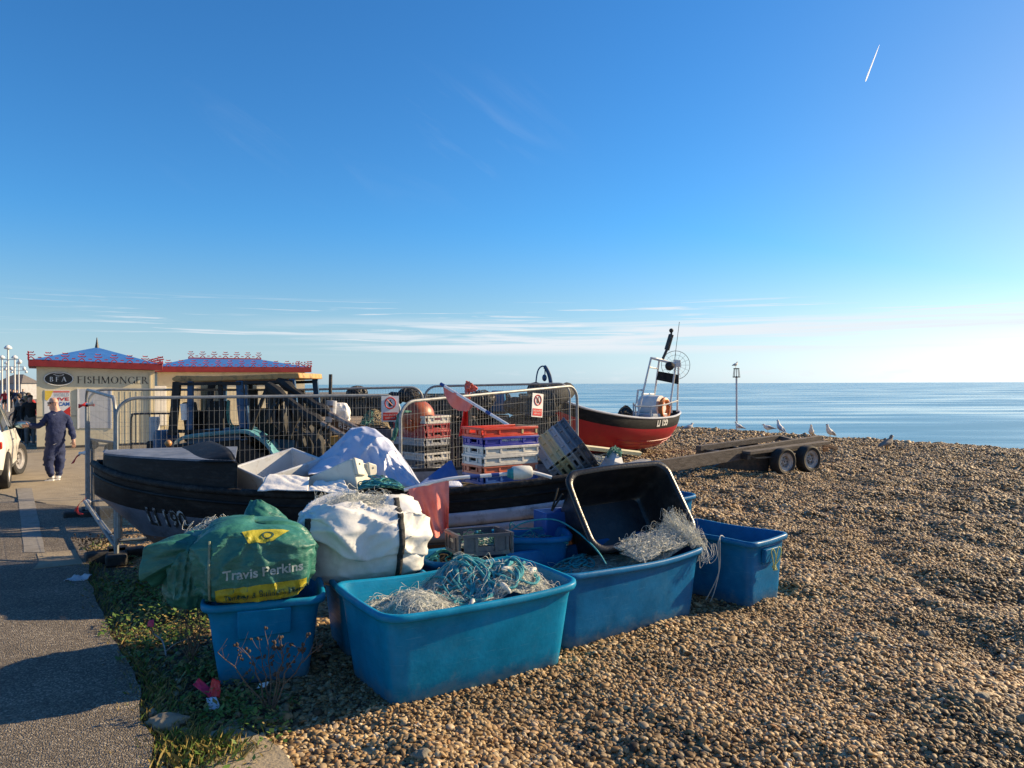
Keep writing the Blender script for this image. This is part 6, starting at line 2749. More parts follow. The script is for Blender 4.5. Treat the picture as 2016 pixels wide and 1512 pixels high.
mb = MB()
mb.tube([(P(930, 0, 12.2).x, 12.2, 0), P(923, 752, 12.2)], .018, 8)
mb.build('pole', M['dark_steel'], T, fixn=False)
cloth('flag', P(914, 778, 12.1), P(934, 772, 12.2), P(940, 764, 12.2), P(919, 750, 12.1), M['flag_pink'], T, amp=.08, fr=4, seed=44)
cloth('flag_tail', P(918, 776, 12.1), P(926, 776, 12.2), P(916, 802, 12.2), P(898, 796, 12.1), M['flag_pink'], T, amp=.06, fr=4, seed=46)

# ================================================================ BURNT TRACTOR
T = TR = thing('burnt_tractor', 'burnt-out blue tractor with a rusty cab roof and charred rags, behind the fence', 'tractor', (-4.2, 12.2, 0))
YN, YR = 11.5, 12.9        # near and far side of the cab


def N_(u, v):
    return P(u, v, YN)


def R_(u, v):
    """far side, the same height and reach as the near point"""
    p = P(u, v, YN)
    return Vector((p.x, YR, p.z))


mb = MB()
top = [(338, 746), (346, 741), (420, 741), (500, 739), (560, 736), (588, 735), (590, 746), (560, 748), (470, 750), (420, 752), (346, 753), (338, 750)]
mb.prism([N_(*p) for p in top], (0, YR - YN, 0))
mb.build('cab_roof', M['rust'], T, bevel=.015)


def post(name, q, w, m, far=True, d=.06):
    for fn in ((N_, R_) if far else (N_,)):
        mb = MB()
        pts = [fn(*p) + Vector((0, .03 if fn is N_ else -.03, 0)) for p in q]
        for a, b in zip(pts[:-1], pts[1:]):
            mb.beam(a, b, w, d, up=(0, 1, 0))
        mb.build(name, m, T, bevel=.006)


post('cab_pillar', [(347, 753), (343, 800), (337, 858)], .12, M['char'])
post('cab_pillar', [(374, 752), (373, 800), (371, 866)], .085, M['tractor_blue'])
post('cab_pillar', [(432, 752), (434, 800), (436, 858)], .06, M['char'])
post('cab_pillar', [(471, 751), (473, 800), (480, 868)], .11, M['tractor_blue'])
post('cab_pillar', [(483, 751), (485, 800), (490, 864)], .03, M['tractor_blue'])
post('cab_pillar', [(574, 747), (578, 790), (586, 850)], .09, M['tractor_blue'])
for a, b in (((480, 755), (576, 752)), ((350, 757), (474, 756)), ((340, 850), (480, 852))):
    for fn in (N_, R_):
        mb = MB()
        mb.beam(fn(*a), fn(*b), .05, .06, up=(0, 1, 0))
        mb.build('cab_rail', M['char'], T, bevel=.006)
mb = MB()
mb.prism([N_(*p) for p in [(366, 850), (480, 842), (484, 866), (368, 876)]], (0, .5, 0))
mb.build('side_panel', M['tractor_blue'], T, bevel=.01)
# rear wing
wing = [(356, 866), (372, 858), (420, 852), (478, 847), (500, 852), (526, 870), (545, 898), (552, 912)]
mb = MB()
A = []
for p in smooth_path([N_(*w) for w in wing], 5):
    p = Vector(p)
    A.append([p + Vector((0, -.12, 0)), p + Vector((0, -.12, -.05)), p + Vector((0, -.02, .0)), p + Vector((0, .45, 0))])
for i in range(len(A)):
    A[i][0], A[i][1] = A[i][1], A[i][0]
mb.grid(A)
mb.build('rear_wing', M['tractor_cyan'], T, solid=.02, angle=50, fixn=False)
wc = P(450, 950, YN + .2)


def wheel(name, c, r, w, ax, m_t, m_r, parent, rr=.55, lugs=0, bolts=6):
    Mx = Matrix.Translation(c) @ Vector(ax).to_track_quat('Z', 'Y').to_matrix().to_4x4()
    t = MB()
    t.lathe([(r * rr, -w * .42), (r * .86, -w * .5), (r * .97, -w * .42), (r, -w * .2), (r, w * .2), (r * .97, w * .42), (r * .86, w * .5), (r * rr, w * .42)], 36, Mx, cap=False)
    for k in range(lugs):
        a = 2 * PI * k / lugs
        for sg in (-1, 1):
            R = Mx @ Matrix.Rotation(a + (.08 if sg > 0 else 0), 4, 'Z')
            t.hexa([R @ Vector(p) for p in [(r * .96, -.03, sg * w * .02), (r * .96, .03, sg * w * .02), (r * .96, .12, sg * w * .48), (r * .96, .05, sg * w * .48), (r * 1.05, -.02, sg * w * .02), (r * 1.05, .02, sg * w * .02), (r * 1.05, .11, sg * w * .48), (r * 1.05, .06, sg * w * .48)]])
    root = t.build('tyre', m_t, None, angle=35)
    root.name = 'wheel'
    if parent is not None:
        put(root, parent)
    q = MB()
    q.lathe([(.02, w * .24), (r * .16, w * .26), (r * .2, w * .18), (r * .36, w * .14), (r * .42, w * .3), (r * rr * .93, w * .34), (r * rr * 1.0, w * .43), (r * rr * 1.04, w * .40), (r * rr * .98, -w * .3), (.02, -w * .3)], 30, Mx, cap=False)
    put(q.build('wheel_rim', m_r, None, angle=35), root)
    q = MB()
    for k in range(bolts):
        a = 2 * PI * k / bolts
        q.lathe([(r * .045, 0), (r * .045, .012)], 8, Mx @ Matrix.Translation((r * .29 * math.cos(a), r * .29 * math.sin(a), w * .15 + .004)))
    put(q.build('hub_hole', M['letter_black'], None), root)
    return root


wheel('wheel', wc, .72, .38, (0, -1, 0), M['tyre'], M['char'], T, lugs=14)
wheel('wheel', Vector((wc.x, YR - .1, wc.z)), .72, .38, (0, 1, 0), M['tyre'], M['char'], T, lugs=14)
wheel('wheel', P(585, 975, YN + .2), .45, .26, (0, -1, 0), M['tyre'], M['char'], T)
mb = MB()
bon = [(486, 862), (505, 852), (596, 860), (604, 880), (604, 940), (486, 940)]
mb.prism([Vector((P(u, v, YN).x, YN + .35, P(u, v, YN).z)) for u, v in bon], (0, .75, 0))
mb.build('bonnet', M['char'], T, bevel=.02)
mb = MB()
mb.prism([Vector((P(u, v, YN).x, YN + .33, P(u, v, YN).z)) for u, v in [(520, 868), (572, 872), (572, 902), (524, 900)]], (0, .02, 0))
mb.build('bonnet_panel', M['tractor_blue'], T)
mb = MB()
mb.box(Vector((P(420, 0, 12.2).x, 12.2, P(420, 905, 12.2).z)), (.9, .9, .55))
mb.build('cab_floor', M['char'], T, bevel=.02)
mb = MB()
q = Vector((P(398, 0, 12.1).x, 12.1, P(398, 860, 12.1).z))
mb.box(q, (.42, .45, .16))
mb.box(q + Vector((-.18, 0, .28)), (.10, .42, .55), Matrix.Rotation(-.12, 3, 'Y'))
mb.build('seat', M['char'], T, bevel=.04)
# soot-blackened panels and clutter inside the cab
for (u0, u1, v0, v1, dy) in ((384, 428, 792, 850, .5), (440, 468, 770, 850, .9), (492, 528, 806, 862, .35), (536, 572, 770, 860, .8), (350, 372, 812, 852, .7)):
    mb = MB()
    a, b = P(u0, v1, YN), P(u1, v0, YN)
    mb.box(((a.x + b.x) / 2, YN + dy, (a.z + b.z) / 2), (b.x - a.x, .06, b.z - a.z))
    mb.build('sooty_panel', M['char'], T, bevel=.015)
# loader arms with burnt rags
for (a, b, c, dy) in (((528, 758), (604, 818), (700, 872), -.1), ((548, 748), (620, 800), (712, 850), .15)):
    mb = MB()
    pa, pc, pb = P(*a, YN - .1 + dy), P(*c, YN - .9 + dy), P(*b, YN - .4 + dy)
    mb.tube([pa, pb, pc], .042, 8)
    mb.build('loader_arm', mat('scorched_arm', (.16, .12, .10), (.34, .29, .26), rough=.5, scale=7, grime=(.02, .02, .02), gscale=5, gamount=1.0), T, fixn=False)
    mb = MB()
    mb.tube([pa.lerp(pb, .0), pa.lerp(pb, .25), pa.lerp(pb, .42), pb.lerp(pc, .02), pb.lerp(pc, .2), pb.lerp(pc, .33)], [.05, .09, .055, .07, .10, .04], 8)
    mb.build('burnt_wrapping', M['char'], T, fixn=False)
mb = MB()
mb.beam(N_(529, 757), N_(492, 850), .05, .05, up=(0, 1, 0))
mb.build('front_strut', M['char'], T)
rg = random.Random(17)
for k in range(13):
    u0 = 530 + k * 10
    v0 = np.interp(u0, [530, 604, 660], [764, 820, 845])
    ln = rg.uniform(38, 105) * (1 if k < 8 else .55)
    w_ = rg.uniform(7, 15)
    Yk = YN - .12 - .05 * k + rg.uniform(-.08, .08)
    A = []
    for i in range(13):
        t = i / 12
        ww = w_ * (1 - .75 * t ** 1.6) * (1 + .3 * math.sin(t * 9 + k))
        x = u0 + 6 * math.sin(t * 4 + k * 1.3) - 3 * t
        A.append([P(x - ww / 2, v0 + ln * t, Yk) + Vector((0, .05 * math.sin(t * 7), 0)), P(x, v0 + ln * t + 2 * math.sin(k), Yk - .06), P(x + ww / 2, v0 + ln * t - 4 * rg.random(), Yk) + Vector((0, .05 * math.cos(t * 6 + k), 0))])
    mb = MB()
    mb.grid(A)
    mb.build('burnt_rag', M['char'], T, angle=60, fixn=False, solid=.006)
mb = MB()
scribble(mb, lambda s, t: P(480 + 120 * s, 862 + 18 * math.sin(s * 6) - 16 * t, YN - .05 + .4 * t), 12, 14, .2, .011, 111, lift=.01, loop=.12, n=5)
mb.build('cable', M['char'], T, fixn=False)
mb = MB()
mb.tube(smooth_path([N_(452, 790), N_(450, 812), N_(455, 835), N_(468, 848)], 6), .012, 6)
mb.tube(smooth_path([N_(449, 788), N_(447, 815), N_(452, 838), N_(462, 850)], 6), .012, 6)
mb.build('hanging_hose', M['rope_green'], T, fixn=False)
mb = MB()
mb.tube([N_(361, 796), N_(363, 815)], .05, 10)
mb.tube([N_(363, 815), N_(363, 828)], .045, 10)
mb.build('extinguisher', M['sign_white'], T, fixn=False)

# low gear between the kiosk and the boat
T = thing('crowd_barrier', 'low dark metal barrier in front of the kiosk wall', 'barrier', P(300, 880, 12.6))
Yc = 13.6
mb = MB()
mb.tube(smooth_path([P(258, 890, Yc), P(258, 835, Yc), P(260, 820, Yc), P(268, 816, Yc), P(345, 815, Yc)], 6), .018, 8)
mb.tube([P(258, 874, Yc), P(345, 874, Yc)], .014, 8)
mb.build('rail', M['dark_steel'], T, fixn=False)
mb = MB()
for k in range(8):
    u = 266 + 9.5 * k
    mb.tube([P(u, 817, Yc), P(u, 874, Yc)], .007, 5)
mb.build('upright', M['dark_steel'], T, fixn=False)
mb = MB()
for u in (258, 344):
    mb.tube([P(u, 872, Yc), (P(u, 0, Yc).x, Yc, 0)], .018, 6)
mb.build('leg', M['dark_steel'], T, fixn=False)
T = thing('flat_trolley', 'grey flat-bed hand trolley parked by the fence post near the bow', 'trolley', P(200, 880, 12.3))
mb = MB()
mb.hexa([P(172, 868, 12.2), P(224, 876, 12.0), P(226, 874, 12.8), P(180, 868, 12.9), P(172, 864, 12.2), P(224, 872, 12.0), P(226, 870, 12.8), P(180, 864, 12.9)])
mb.build('deck', M['dark_steel'], T, bevel=.01)
for (u, v) in ((182, 876), (216, 884)):
    mb = MB()
    c_ = P(u, v, 12.3)
    mb.lathe([(.03, -.03), (.085, -.028), (.085, .028), (.03, .03)], 16, Matrix.Translation(c_) @ Matrix.Rotation(PI / 2, 4, 'X'))
    mb.build('wheel', M['tyre'], T)
    mb = MB()
    mb.tube([c_, (c_.x, c_.y, 0.02)], .03, 8)
    mb.build('leg', M['dark_steel'], T)
T = thing('steel_post', 'square grey steel post on a dark foot in front of the kiosk door', 'post', P(304, 880, 12.4))
mb = MB()
q = P(304, 870, 12.4)
mb.box((q.x, 12.4, (P(304, 822, 12.4).z + 0) / 2), (.14, .1, P(304, 822, 12.4).z))
mb.build('shaft', M['board_grey'], T, bevel=.008)
mb = MB()
mb.box((q.x + .02, 12.36, .52), (.2, .2, 1.04 + .1))
mb.build('foot', M['rubber'], T, bevel=.03)
T = thing('blue_drum', 'dark blue plastic drum beside the tractor rear wheel', 'drum', P(326, 880, 12.3))
mb = MB()
q = P(327, 848, 12.3)
mb.lathe([(.18, 0), (.20, .1), (.20, .5), (.205, .52), (.2, .54), (.2, q.z - .08), (.17, q.z)], 22, Matrix.Translation((q.x, 12.3, 0)))
mb.build('body', M['tractor_blue'], T)
T = thing('small_float', 'small round orange float resting on the boat foredeck edge', 'float', P(331, 874, 8.6))
mb = MB()
mb.ball(P(331, 874, 8.75), .04, 16)
mb.build('ball', M['c_tan'], T)

# ================================================================ KIOSKS
KD = Vector((.845, .535, 0))          # along the front
KB = Vector((-.535, .845, 0))         # away from the camera
KN = -KB
UPV = Vector((0, 0, 1))


def hit(u, v, A, n):
    """where the sight line through (u, v) meets a wall"""
    d = P(u, v, 1.0) - Vector((0, 0, CAMZ))
    k = (A - Vector((0, 0, CAMZ))).dot(n) / d.dot(n)
    return Vector((0, 0, CAMZ)) + d * k


def crest(mb, a, b, step, hgt):
    """row of pierced iron finials between two points"""
    a, b = Vector(a), Vector(b)
    L_ = (b - a).length
    d = (b - a) / L_
    k = max(2, round(L_ / step))
    th = .03
    for i in range(k + 1):
        p = a + d * (L_ * i / k)
        h = hgt
        mb.beam(p, p + UPV * h, th, th)
        for (z_, w) in ((.42, .34), (.66, .22)):
            q = p + UPV * (h * z_)
            mb.tube([q - d * (w * h) + UPV * .02, q - d * (w * h * .6) - UPV * .01, q, q + d * (w * h * .6) - UPV * .01, q + d * (w * h) + UPV * .02], th * .55, 5)
        mb.beam(p + UPV * .01 - d * (.26 * h), p + UPV * (h * .26), th, th, up=KN)
        mb.beam(p + UPV * .01 + d * (.26 * h), p + UPV * (h * .26), th, th, up=KN)
        if i < k:
            q = p + d * (L_ / k / 2)
            mb.beam(q, q + UPV * (h * .42), th * 1.3, th)
            mb.beam(q - d * .05 + UPV * (h * .2), q + d * .05 + UPV * (h * .2), th, th, up=KN)


def kiosk(label, A, B, zA, zB, depth, ridge, fas=.22, over=.22, step=.44, ch=.34, hip=None):
    t = thing('kiosk', label, 'kiosk', A)
    C_, D_ = B + KB * depth, A + KB * depth
    mb = MB()
    dz = [Vector((0, 0, z_)) for z_ in (zA, zB, zB, zA)]
    b4 = [A, B, C_, D_]
    mb.hexa(b4 + [p + q for p, q in zip(b4, dz)])
    mb.build('wall', M['cream_wall'], t)
    o4 = [A - KD * over + KN * over, B + KD * over + KN * over, C_ + KD * over + KB * over, D_ - KD * over + KB * over]
    mb = MB()
    mb.hexa([p + q + Vector((0, 0, .003)) for p, q in zip(o4, dz)] + [p + q + Vector((0, 0, fas)) for p, q in zip(o4, dz)])
    mb.build('fascia', M['fascia_red'], t, bevel=.012)
    i4 = [A - KD * .1 + KN * .1, B + KD * .1 + KN * .1, C_ + KD * .1 + KB * .1, D_ - KD * .1 + KB * .1]
    e4 = [p + q + Vector((0, 0, fas + .004)) for p, q in zip(i4, dz)]
    mb = MB()
    r0, r1 = ridge
    if (r0 - r1).length < .05:
        mb.add(e4 + [r0], [(0, 1, 4), (1, 2, 4), (2, 3, 4), (3, 0, 4)])
    else:
        mb.add(e4 + [r0, r1], [(0, 1, 5, 4), (1, 2, 5), (2, 3, 4, 5), (3, 0, 4)])
    roof = mb.build('roof', M['roof_blue'], t, smooth=False)
    f4 = [p + q + Vector((0, 0, fas)) for p, q in zip(o4, dz)]
    for a, b in ((0, 1), (1, 2), (3, 0)):
        mb = MB()
        crest(mb, f4[a].lerp(f4[b], .02), f4[a].lerp(f4[b], .98), step, ch)
        mb.build('cresting', M['crest_red'], t, fixn=False)
    if (r0 - r1).length > .3:
        mb = MB()
        mb.beam(r0 - KD * .1, r1 + KD * .1, .1, .07)
        crest(mb, r0 + UPV * .03, r1 + UPV * .03, step, ch * 1.05)
        put(mb.build('ridge_cresting', M['crest_red'], None, fixn=False), roof)
    else:
        mb = MB()
        mb.tube([r0 - UPV * .02, r0 + UPV * .14, r0 + UPV * .34], [.07, .04, .01], 8)
        put(mb.build('finial', M['dark_steel'], None), roof)
    return t


KA = Vector((P(72, 0, 23.5).x, 23.5, 0))
KBp = KA + KD * 3.36
rid = KA + KD * 1.75 + KB * 1.5
rid.z = P(185, 685, rid.y).z
K1 = kiosk('cream fishmonger kiosk with a red fascia and pointed blue roof', KA, KBp, 2.60, 2.50, 3.0, (rid, rid))
KC = Vector((P(310, 0, 28.6).x, 28.6, 0))
KDp = KC + KD * 5.65
r0, r1 = KC + KD * 1.45 + KB * 1.6, KC + KD * 4.15 + KB * 1.6
r0.z = P(373, 706, r0.y).z
r1.z = P(508, 709, r1.y).z
r0.z = r1.z = (r0.z + r1.z) / 2
K2 = kiosk('long cream kiosk behind the tractor, iron cresting along its blue roof ridge', KC, KDp, 2.50, 2.52, 3.2, (r0, r1))
# front of the fishmonger kiosk: lettering, oval sign, poster, menu board, panels
wp = KA + KN * .0


def onw(u, v, lift=.0):
    return hit(u, v, wp, KN) + KN * lift


def wtext(s, uc, vc, width_px, hgt_px, m, parent, nm='lettering', bold=.0, lift=.006, serif=False):
    c = onw(uc, vc)
    w = (onw(uc + width_px / 2, vc) - onw(uc - width_px / 2, vc)).length
    h = (onw(uc, vc - hgt_px / 2) - onw(uc, vc + hgt_px / 2)).length
    vs, fs = text_geo(s, 1.0, bold)
    xs = [v[0] for v in vs]
    ys = [v[1] for v in vs]
    sxx = w / (max(xs) - min(xs))
    syy = h / (max(ys) - min(ys))
    cx, cy = (max(xs) + min(xs)) / 2, (max(ys) + min(ys)) / 2
    mb = MB()
    mb.add([c + KD * ((x - cx) * sxx) + UPV * ((y - cy) * syy) + KN * lift for x, y in vs], fs)
    return mb.build(nm, m, parent, smooth=False, fixn=False)


# serif capitals: stems with contrast and small feet, drawn as flat strokes
SER = {
    'F': (.62, [('v', .12, 0, 1), ('h', .12, .60, 1), ('h', .12, .46, .52)], [(.12, 0), (.12, 1)]),
    'I': (.34, [('v', .17, 0, 1)], [(.17, 0), (.17, 1)]),
    'H': (.86, [('v', .14, 0, 1), ('v', .72, 0, 1), ('h', .14, .72, .52)], [(.14, 0), (.14, 1), (.72, 0), (.72, 1)]),
    'M': (1.06, [('d', .14, 0, .18, 1, .03), ('d', .18, 1, .53, .05, .085), ('d', .53, .05, .88, 1, .03), ('v', .90, 0, 1)], [(.14, 0), (.90, 0)]),
    'N': (.90, [('d', .14, 0, .14, 1, .03), ('d', .14, 1, .76, 0, .085), ('d', .76, 0, .76, 1, .03)], [(.14, 0), (.76, 1)]),
    'E': (.64, [('v', .12, 0, 1), ('h', .12, .58, 1), ('h', .12, .46, .53), ('h', .12, .6, .0)], [(.12, 0), (.12, 1)]),
    'R': (.74, [('v', .12, 0, 1), ('a', .28, .75, .25, .24, -PI / 2, PI / 2), ('h', .12, .30, 1), ('h', .12, .30, .5), ('d', .32, .5, .68, 0, .085)], [(.12, 0), (.12, 1), (.68, 0)]),
    'O': (.98, [('a', .49, .5, .42, .5, 0, 2 * PI)], []),
    'G': (.94, [('a', .49, .5, .42, .5, .55, 2 * PI - .5), ('v', .82, .0, .42)], [(.82, .42)]),
    'S': (.60, [('a', .30, .74, .21, .25, .35, PI * 1.5 - .35), ('a', .30, .25, .23, .25, -PI * .5 - PI * .45, PI * .5 - .2), ('d', .16, .62, .46, .40, .09)], []),
    'B': (.68, [('v', .12, 0, 1), ('a', .28, .76, .22, .23, -PI / 2, PI / 2), ('a', .28, .26, .28, .26, -PI / 2, PI / 2), ('h', .12, .3, 1), ('h', .12, .3, .52), ('h', .12, .3, 0)], [(.12, 0), (.12, 1)]),
    'A': (.86, [('d', .10, 0, .43, 1, .035), ('d', .43, 1, .77, 0, .095), ('h', .24, .62, .34)], [(.10, 0), (.77, 0)]),
    '.': (.26, [('d', .1, .05, .2, .05, .1)], []),
}


def serif_text(s, weight=1.0):
    vs, fs = [], []

    def quad(p):
        k = len(vs)
        vs.extend(p)
        fs.append((k, k + 1, k + 2, k + 3))
    x0 = 0
    for ch in s:
        w, st, feet = SER[ch]
        for q in st:
            if q[0] == 'v':
                t = .055 * weight
                quad([(x0 + q[1] - t, q[2]), (x0 + q[1] + t, q[2]), (x0 + q[1] + t, q[3]), (x0 + q[1] - t, q[3])])
            elif q[0] == 'h':
                t = .02 * weight
                y = min(max(q[3], t), 1 - t)
                quad([(x0 + q[1], y - t), (x0 + q[2], y - t), (x0 + q[2], y + t), (x0 + q[1], y + t)])
            elif q[0] == 'd':
                t = q[5] * weight * .75
                quad([(x0 + q[1] - t, q[2]), (x0 + q[1] + t, q[2]), (x0 + q[3] + t, q[4]), (x0 + q[3] - t, q[4])])
            else:
                _, cx, cy, rx, ry, a0, a1_ = q
                n = 18
                for i in range(n):
                    p = []
                    for a in (a0 + (a1_ - a0) * i / n, a0 + (a1_ - a0) * (i + 1) / n):
                        th = (.022 + .036 * abs(math.cos(a))) * weight
                        p.append(((x0 + cx + (rx + th * .2) * math.cos(a), cy + ry * math.sin(a)), (x0 + cx + (rx - 2 * th) * math.cos(a), cy + (ry - th * 1.1) * math.sin(a))))
                    quad([p[0][0], p[1][0], p[1][1], p[0][1]])
        for (fx, fy) in feet:
            t = .022
            y = t if fy < .5 else fy - t
            quad([(x0 + fx - .11, y - t), (x0 + fx + .11, y - t), (x0 + fx + .11, y + t), (x0 + fx - .11, y + t)])
        x0 += w + .05
    return vs, fs, x0


def wserif(s, u0, u1, v0, v1, m, parent, weight=1.0, lift=.006):
    """capitals between photo columns u0..u1; v0 / v1: (top, bottom) rows at the left and right ends"""
    vs, fs, W_ = serif_text(s, weight)
    bl, br = onw(u0, v0[1]), onw(u1, v1[1])
    tl = onw(u0, v0[0])
    ax, ay = (br - bl) / W_, (tl - bl)
    mb = MB()
    # each stroke a hair above the last, so that crossing strokes never share a plane
    out = [bl + ax * x + ay * y + KN * (lift + .00004 * (i // 4)) for i, (x, y) in enumerate(vs)]
    mb.add(out, fs)
    return mb.build('lettering', m, parent, smooth=False, fixn=False)


wserif('FISHMONGER', 152, 292, (742, 756), (742, 756.5), M['letter_black'], K1, 1.15)
OS = thing('oval_sign', 'black oval sign with white initials on the kiosk wall', 'sign', onw(116, 747))


def oval(rx, ry, lift, n=40):
    c = onw(115.5, 747)
    w = (onw(115.5 + rx, 747) - c).length
    h = (onw(115.5, 747 - ry) - c).length
    return [c + KD * (w * math.cos(a)) + UPV * (h * math.sin(a)) + KN * lift for a in np.linspace(0, 2 * PI, n, endpoint=False)], w, h


mb = MB()
pts, w_, h_ = oval(29.5, 14.3, .004)
mb.prism(pts, KN * .02)
mb.build('board', M['letter_black'], OS)
mb = MB()
pts, w_, h_ = oval(28.2, 13.2, .026)
mb.tube(pts, .016, 6, closed=True)
mb.build('border', M['letter_white'], OS, fixn=False)
vs, fs, W_ = serif_text('B.F.A.', 1.5)
bl, br, tl = onw(98, 752.5, .027), onw(134.5, 752.5, .027), onw(98, 743, .027)
mb = MB()
mb.add([bl + (br - bl) / W_ * x + (tl - bl) * y + KN * (.0002 * (i // 4)) for i, (x, y) in enumerate(vs)], fs)
mb.build('lettering', M['letter_white'], OS, smooth=False, fixn=False)
mb = MB()
mb.tube(smooth_path([onw(105, 738.5, .028), onw(112, 736.5, .028), onw(120, 737, .028), onw(126, 738.5, .028), onw(119, 741, .028), onw(110, 740, .028), onw(106, 737.5, .028)], 5), .008, 5)
mb.build('emblem', M['letter_white'], OS, fixn=False)
PO = thing('poster', 'coloured poster with bold lettering on the kiosk wall behind the man', 'poster', onw(113, 800))


def wrect(u0, v0, u1, v1, lift, th=.006):
    mb = MB()
    mb.prism([onw(u0, v1, lift), onw(u1, v1, lift), onw(u1, v0, lift), onw(u0, v0, lift)], KN * th)
    return mb


wrect(87, 769, 138, 822, .002).build('sheet', M['sign_white'], PO)
mb = MB()
mb.prism([onw(88, 770, .010), onw(105, 770, .010), onw(100, 782, .010), onw(93, 790, .010), onw(88, 788, .010)], KN * .003)
mb.build('yellow_corner', M['sign_yellow'], PO)
wrect(105, 770.5, 137, 774, .010, .003).build('red_strip', M['flag_pink'], PO)
wtext('WORLD', 121, 778.5, 30, 7, M['board_grey'], PO, bold=.03, lift=.012)
wtext('LIVE', 120, 787, 32, 6.5, M['sign_red'], PO, bold=.03, lift=.012)
wtext('CAM', 126, 796.5, 22, 7.5, M['sign_blue'], PO, bold=.03, lift=.012)
mb = MB()
mb.prism([onw(138, 801, .010), onw(138, 821, .010), onw(112, 821, .010)], KN * .003)
mb.build('red_corner', M['sign_red'], PO)
BO = thing('menu_board', 'large blank pale grey board framed on the kiosk wall', 'board', onw(186, 805))
wrect(153, 767, 219, 844, .004, .02).build('panel', M['board_grey'], BO)
for r_ in ((152, 766, 155, 845), (217, 766, 220, 845)):
    wrect(*r_, .008, .03).build('frame', M['sign_white'], BO)
mb = MB()
for k in range(6):
    u = 236 + 11 * k
    mb.beam(onw(u, 772, .004), onw(u, 880, .004), .012, .008, up=KN)
mb.build('wall_batten', M['cream_wall'], K1)
for (a_, b_, nm) in (((72, 884), (300, 875), 'skirting'), ((72, 822), (150, 820), 'panel_joint')):
    mb = MB()
    mb.beam(onw(*a_, .006), onw(*b_, .006), .02, .10 if nm == 'skirting' else .018, up=UPV)
    mb.build(nm, M['brown_bumper'] if nm == 'skirting' else M['concrete'], K1)
mb = MB()
mb.beam(onw(296, 735, .02), onw(296, 880, .02), .05, .05, up=KN)
mb.build('downpipe', M['cream_wall'], K1)
mb = MB()
q = hit(313, 790, KC, KN)
mb.box(hit(311, 800, KC, KN) + KN * .06, (.55, .1, 1.5), Matrix.Rotation(math.atan2(KD.y, KD.x), 3, 'Z'))
mb.build('service_door', M['sign_white'], K2, bevel=.01)
for (u0, u1) in ((395, 430), (482, 505)):
    mb = MB()
    a, b = hit(u0, 760, KC, KN), hit(u1, 760, KC, KN)
    a2_, b2_ = hit(u0, 850, KC, KN), hit(u1, 850, KC, KN)
    mb.prism([a2_ + KN * .01, b2_ + KN * .01, b + KN * .01, a + KN * .01], KN * .03)
    mb.build('window', M['glass'], K2)
mb = MB()
mb.ball(P(404, 715, 31), (.16, .14, .12), 10)
T = thing('straw_clump', 'pale straw coloured clump lying on the blue roof of the long kiosk', 'clump', P(366, 714, 30.6))
mb = MB()
mb.ball(P(366, 715, 30.2), (.2, .15, .08), 12)
mb.build('clump', M['rope_tan'], T)


# ================================================================ PEOPLE
def figure(name, label, nodes, edges, mats, cat='person', group=None, loc=None, subd=1, folds=0.0):
    """one continuous body grown over a skeleton: nodes {key: (pos, rx, ry, material index)}"""
    t = thing(name, label, cat, loc or (0, 0, 0), group=group)
    keys = list(nodes)
    ix = {k: i for i, k in enumerate(keys)}
    me = bpy.data.meshes.new('body')
    me.from_pydata([tuple(nodes[k][0]) for k in keys], [(ix[a], ix[b]) for a, b in edges], [])
    o = bpy.data.objects.new('body', me)
    COL.objects.link(o)
    o.modifiers.new('skin', 'SKIN').use_smooth_shade = True
    for k in keys:
        sv = me.skin_vertices[0].data[ix[k]]
        sv.radius = (nodes[k][1], nodes[k][2])
        sv.use_root = (k == 'pelvis')
    if subd:
        s = o.modifiers.new('sub', 'SUBSURF')
        s.levels = subd
        s.render_levels = subd
    dg = bpy.context.evaluated_depsgraph_get()
    m2 = bpy.data.meshes.new_from_object(o.evaluated_get(dg))
    bpy.data.objects.remove(o)
    for m in mats:
        m2.materials.append(m)
    P0 = np.array([tuple(nodes[a][0]) for a, b in edges])
    P1 = np.array([tuple(nodes[b][0]) for a, b in edges])
    mi = np.array([[nodes[a][3], nodes[b][3]] for a, b in edges])
    rad = np.array([[nodes[a][1], nodes[b][1]] for a, b in edges])
    D = P1 - P0
    LL = (D ** 2).sum(1)
    for p in m2.polygons:
        c = np.array(p.center)
        tt = np.clip(((c - P0) * D).sum(1) / np.maximum(LL, 1e-9), 0, 1)
        dd = np.linalg.norm(P0 + D * tt[:, None] - c, axis=1) / (rad[:, 0] * (1 - tt) + rad[:, 1] * tt + .01)
        k = int(np.argmin(dd))
        p.material_index = int(mi[k][0] if tt[k] < .5 else mi[k][1])
        p.use_smooth = True
    if folds:
        # cloth: soft diagonal drag lines, only where there is clothing
        vm_ = {}
        for p in m2.polygons:
            for v in p.vertices:
                vm_.setdefault(v, []).append(p.material_index)
        nor = [v.normal.copy() for v in m2.vertices]
        for v in m2.vertices:
            if any(i != 0 for i in vm_.get(v.index, [1])):
                continue
            c = v.co
            r1 = 1 - abs(mnoise.noise(Vector((c.x * 5 + c.z * 3, c.y * 5, c.z * 9))) * 1.6)
            r2 = 1 - abs(mnoise.noise(Vector((c.x * 11 - c.z * 6, c.y * 11, c.z * 14 + 7))) * 1.6)
            v.co = c + nor[v.index] * folds * (max(0, r1) ** 3 + .5 * max(0, r2) ** 3 - .6)
    b = bpy.data.objects.new('body', m2)
    COL.objects.link(b)
    put(b, t)
    return t


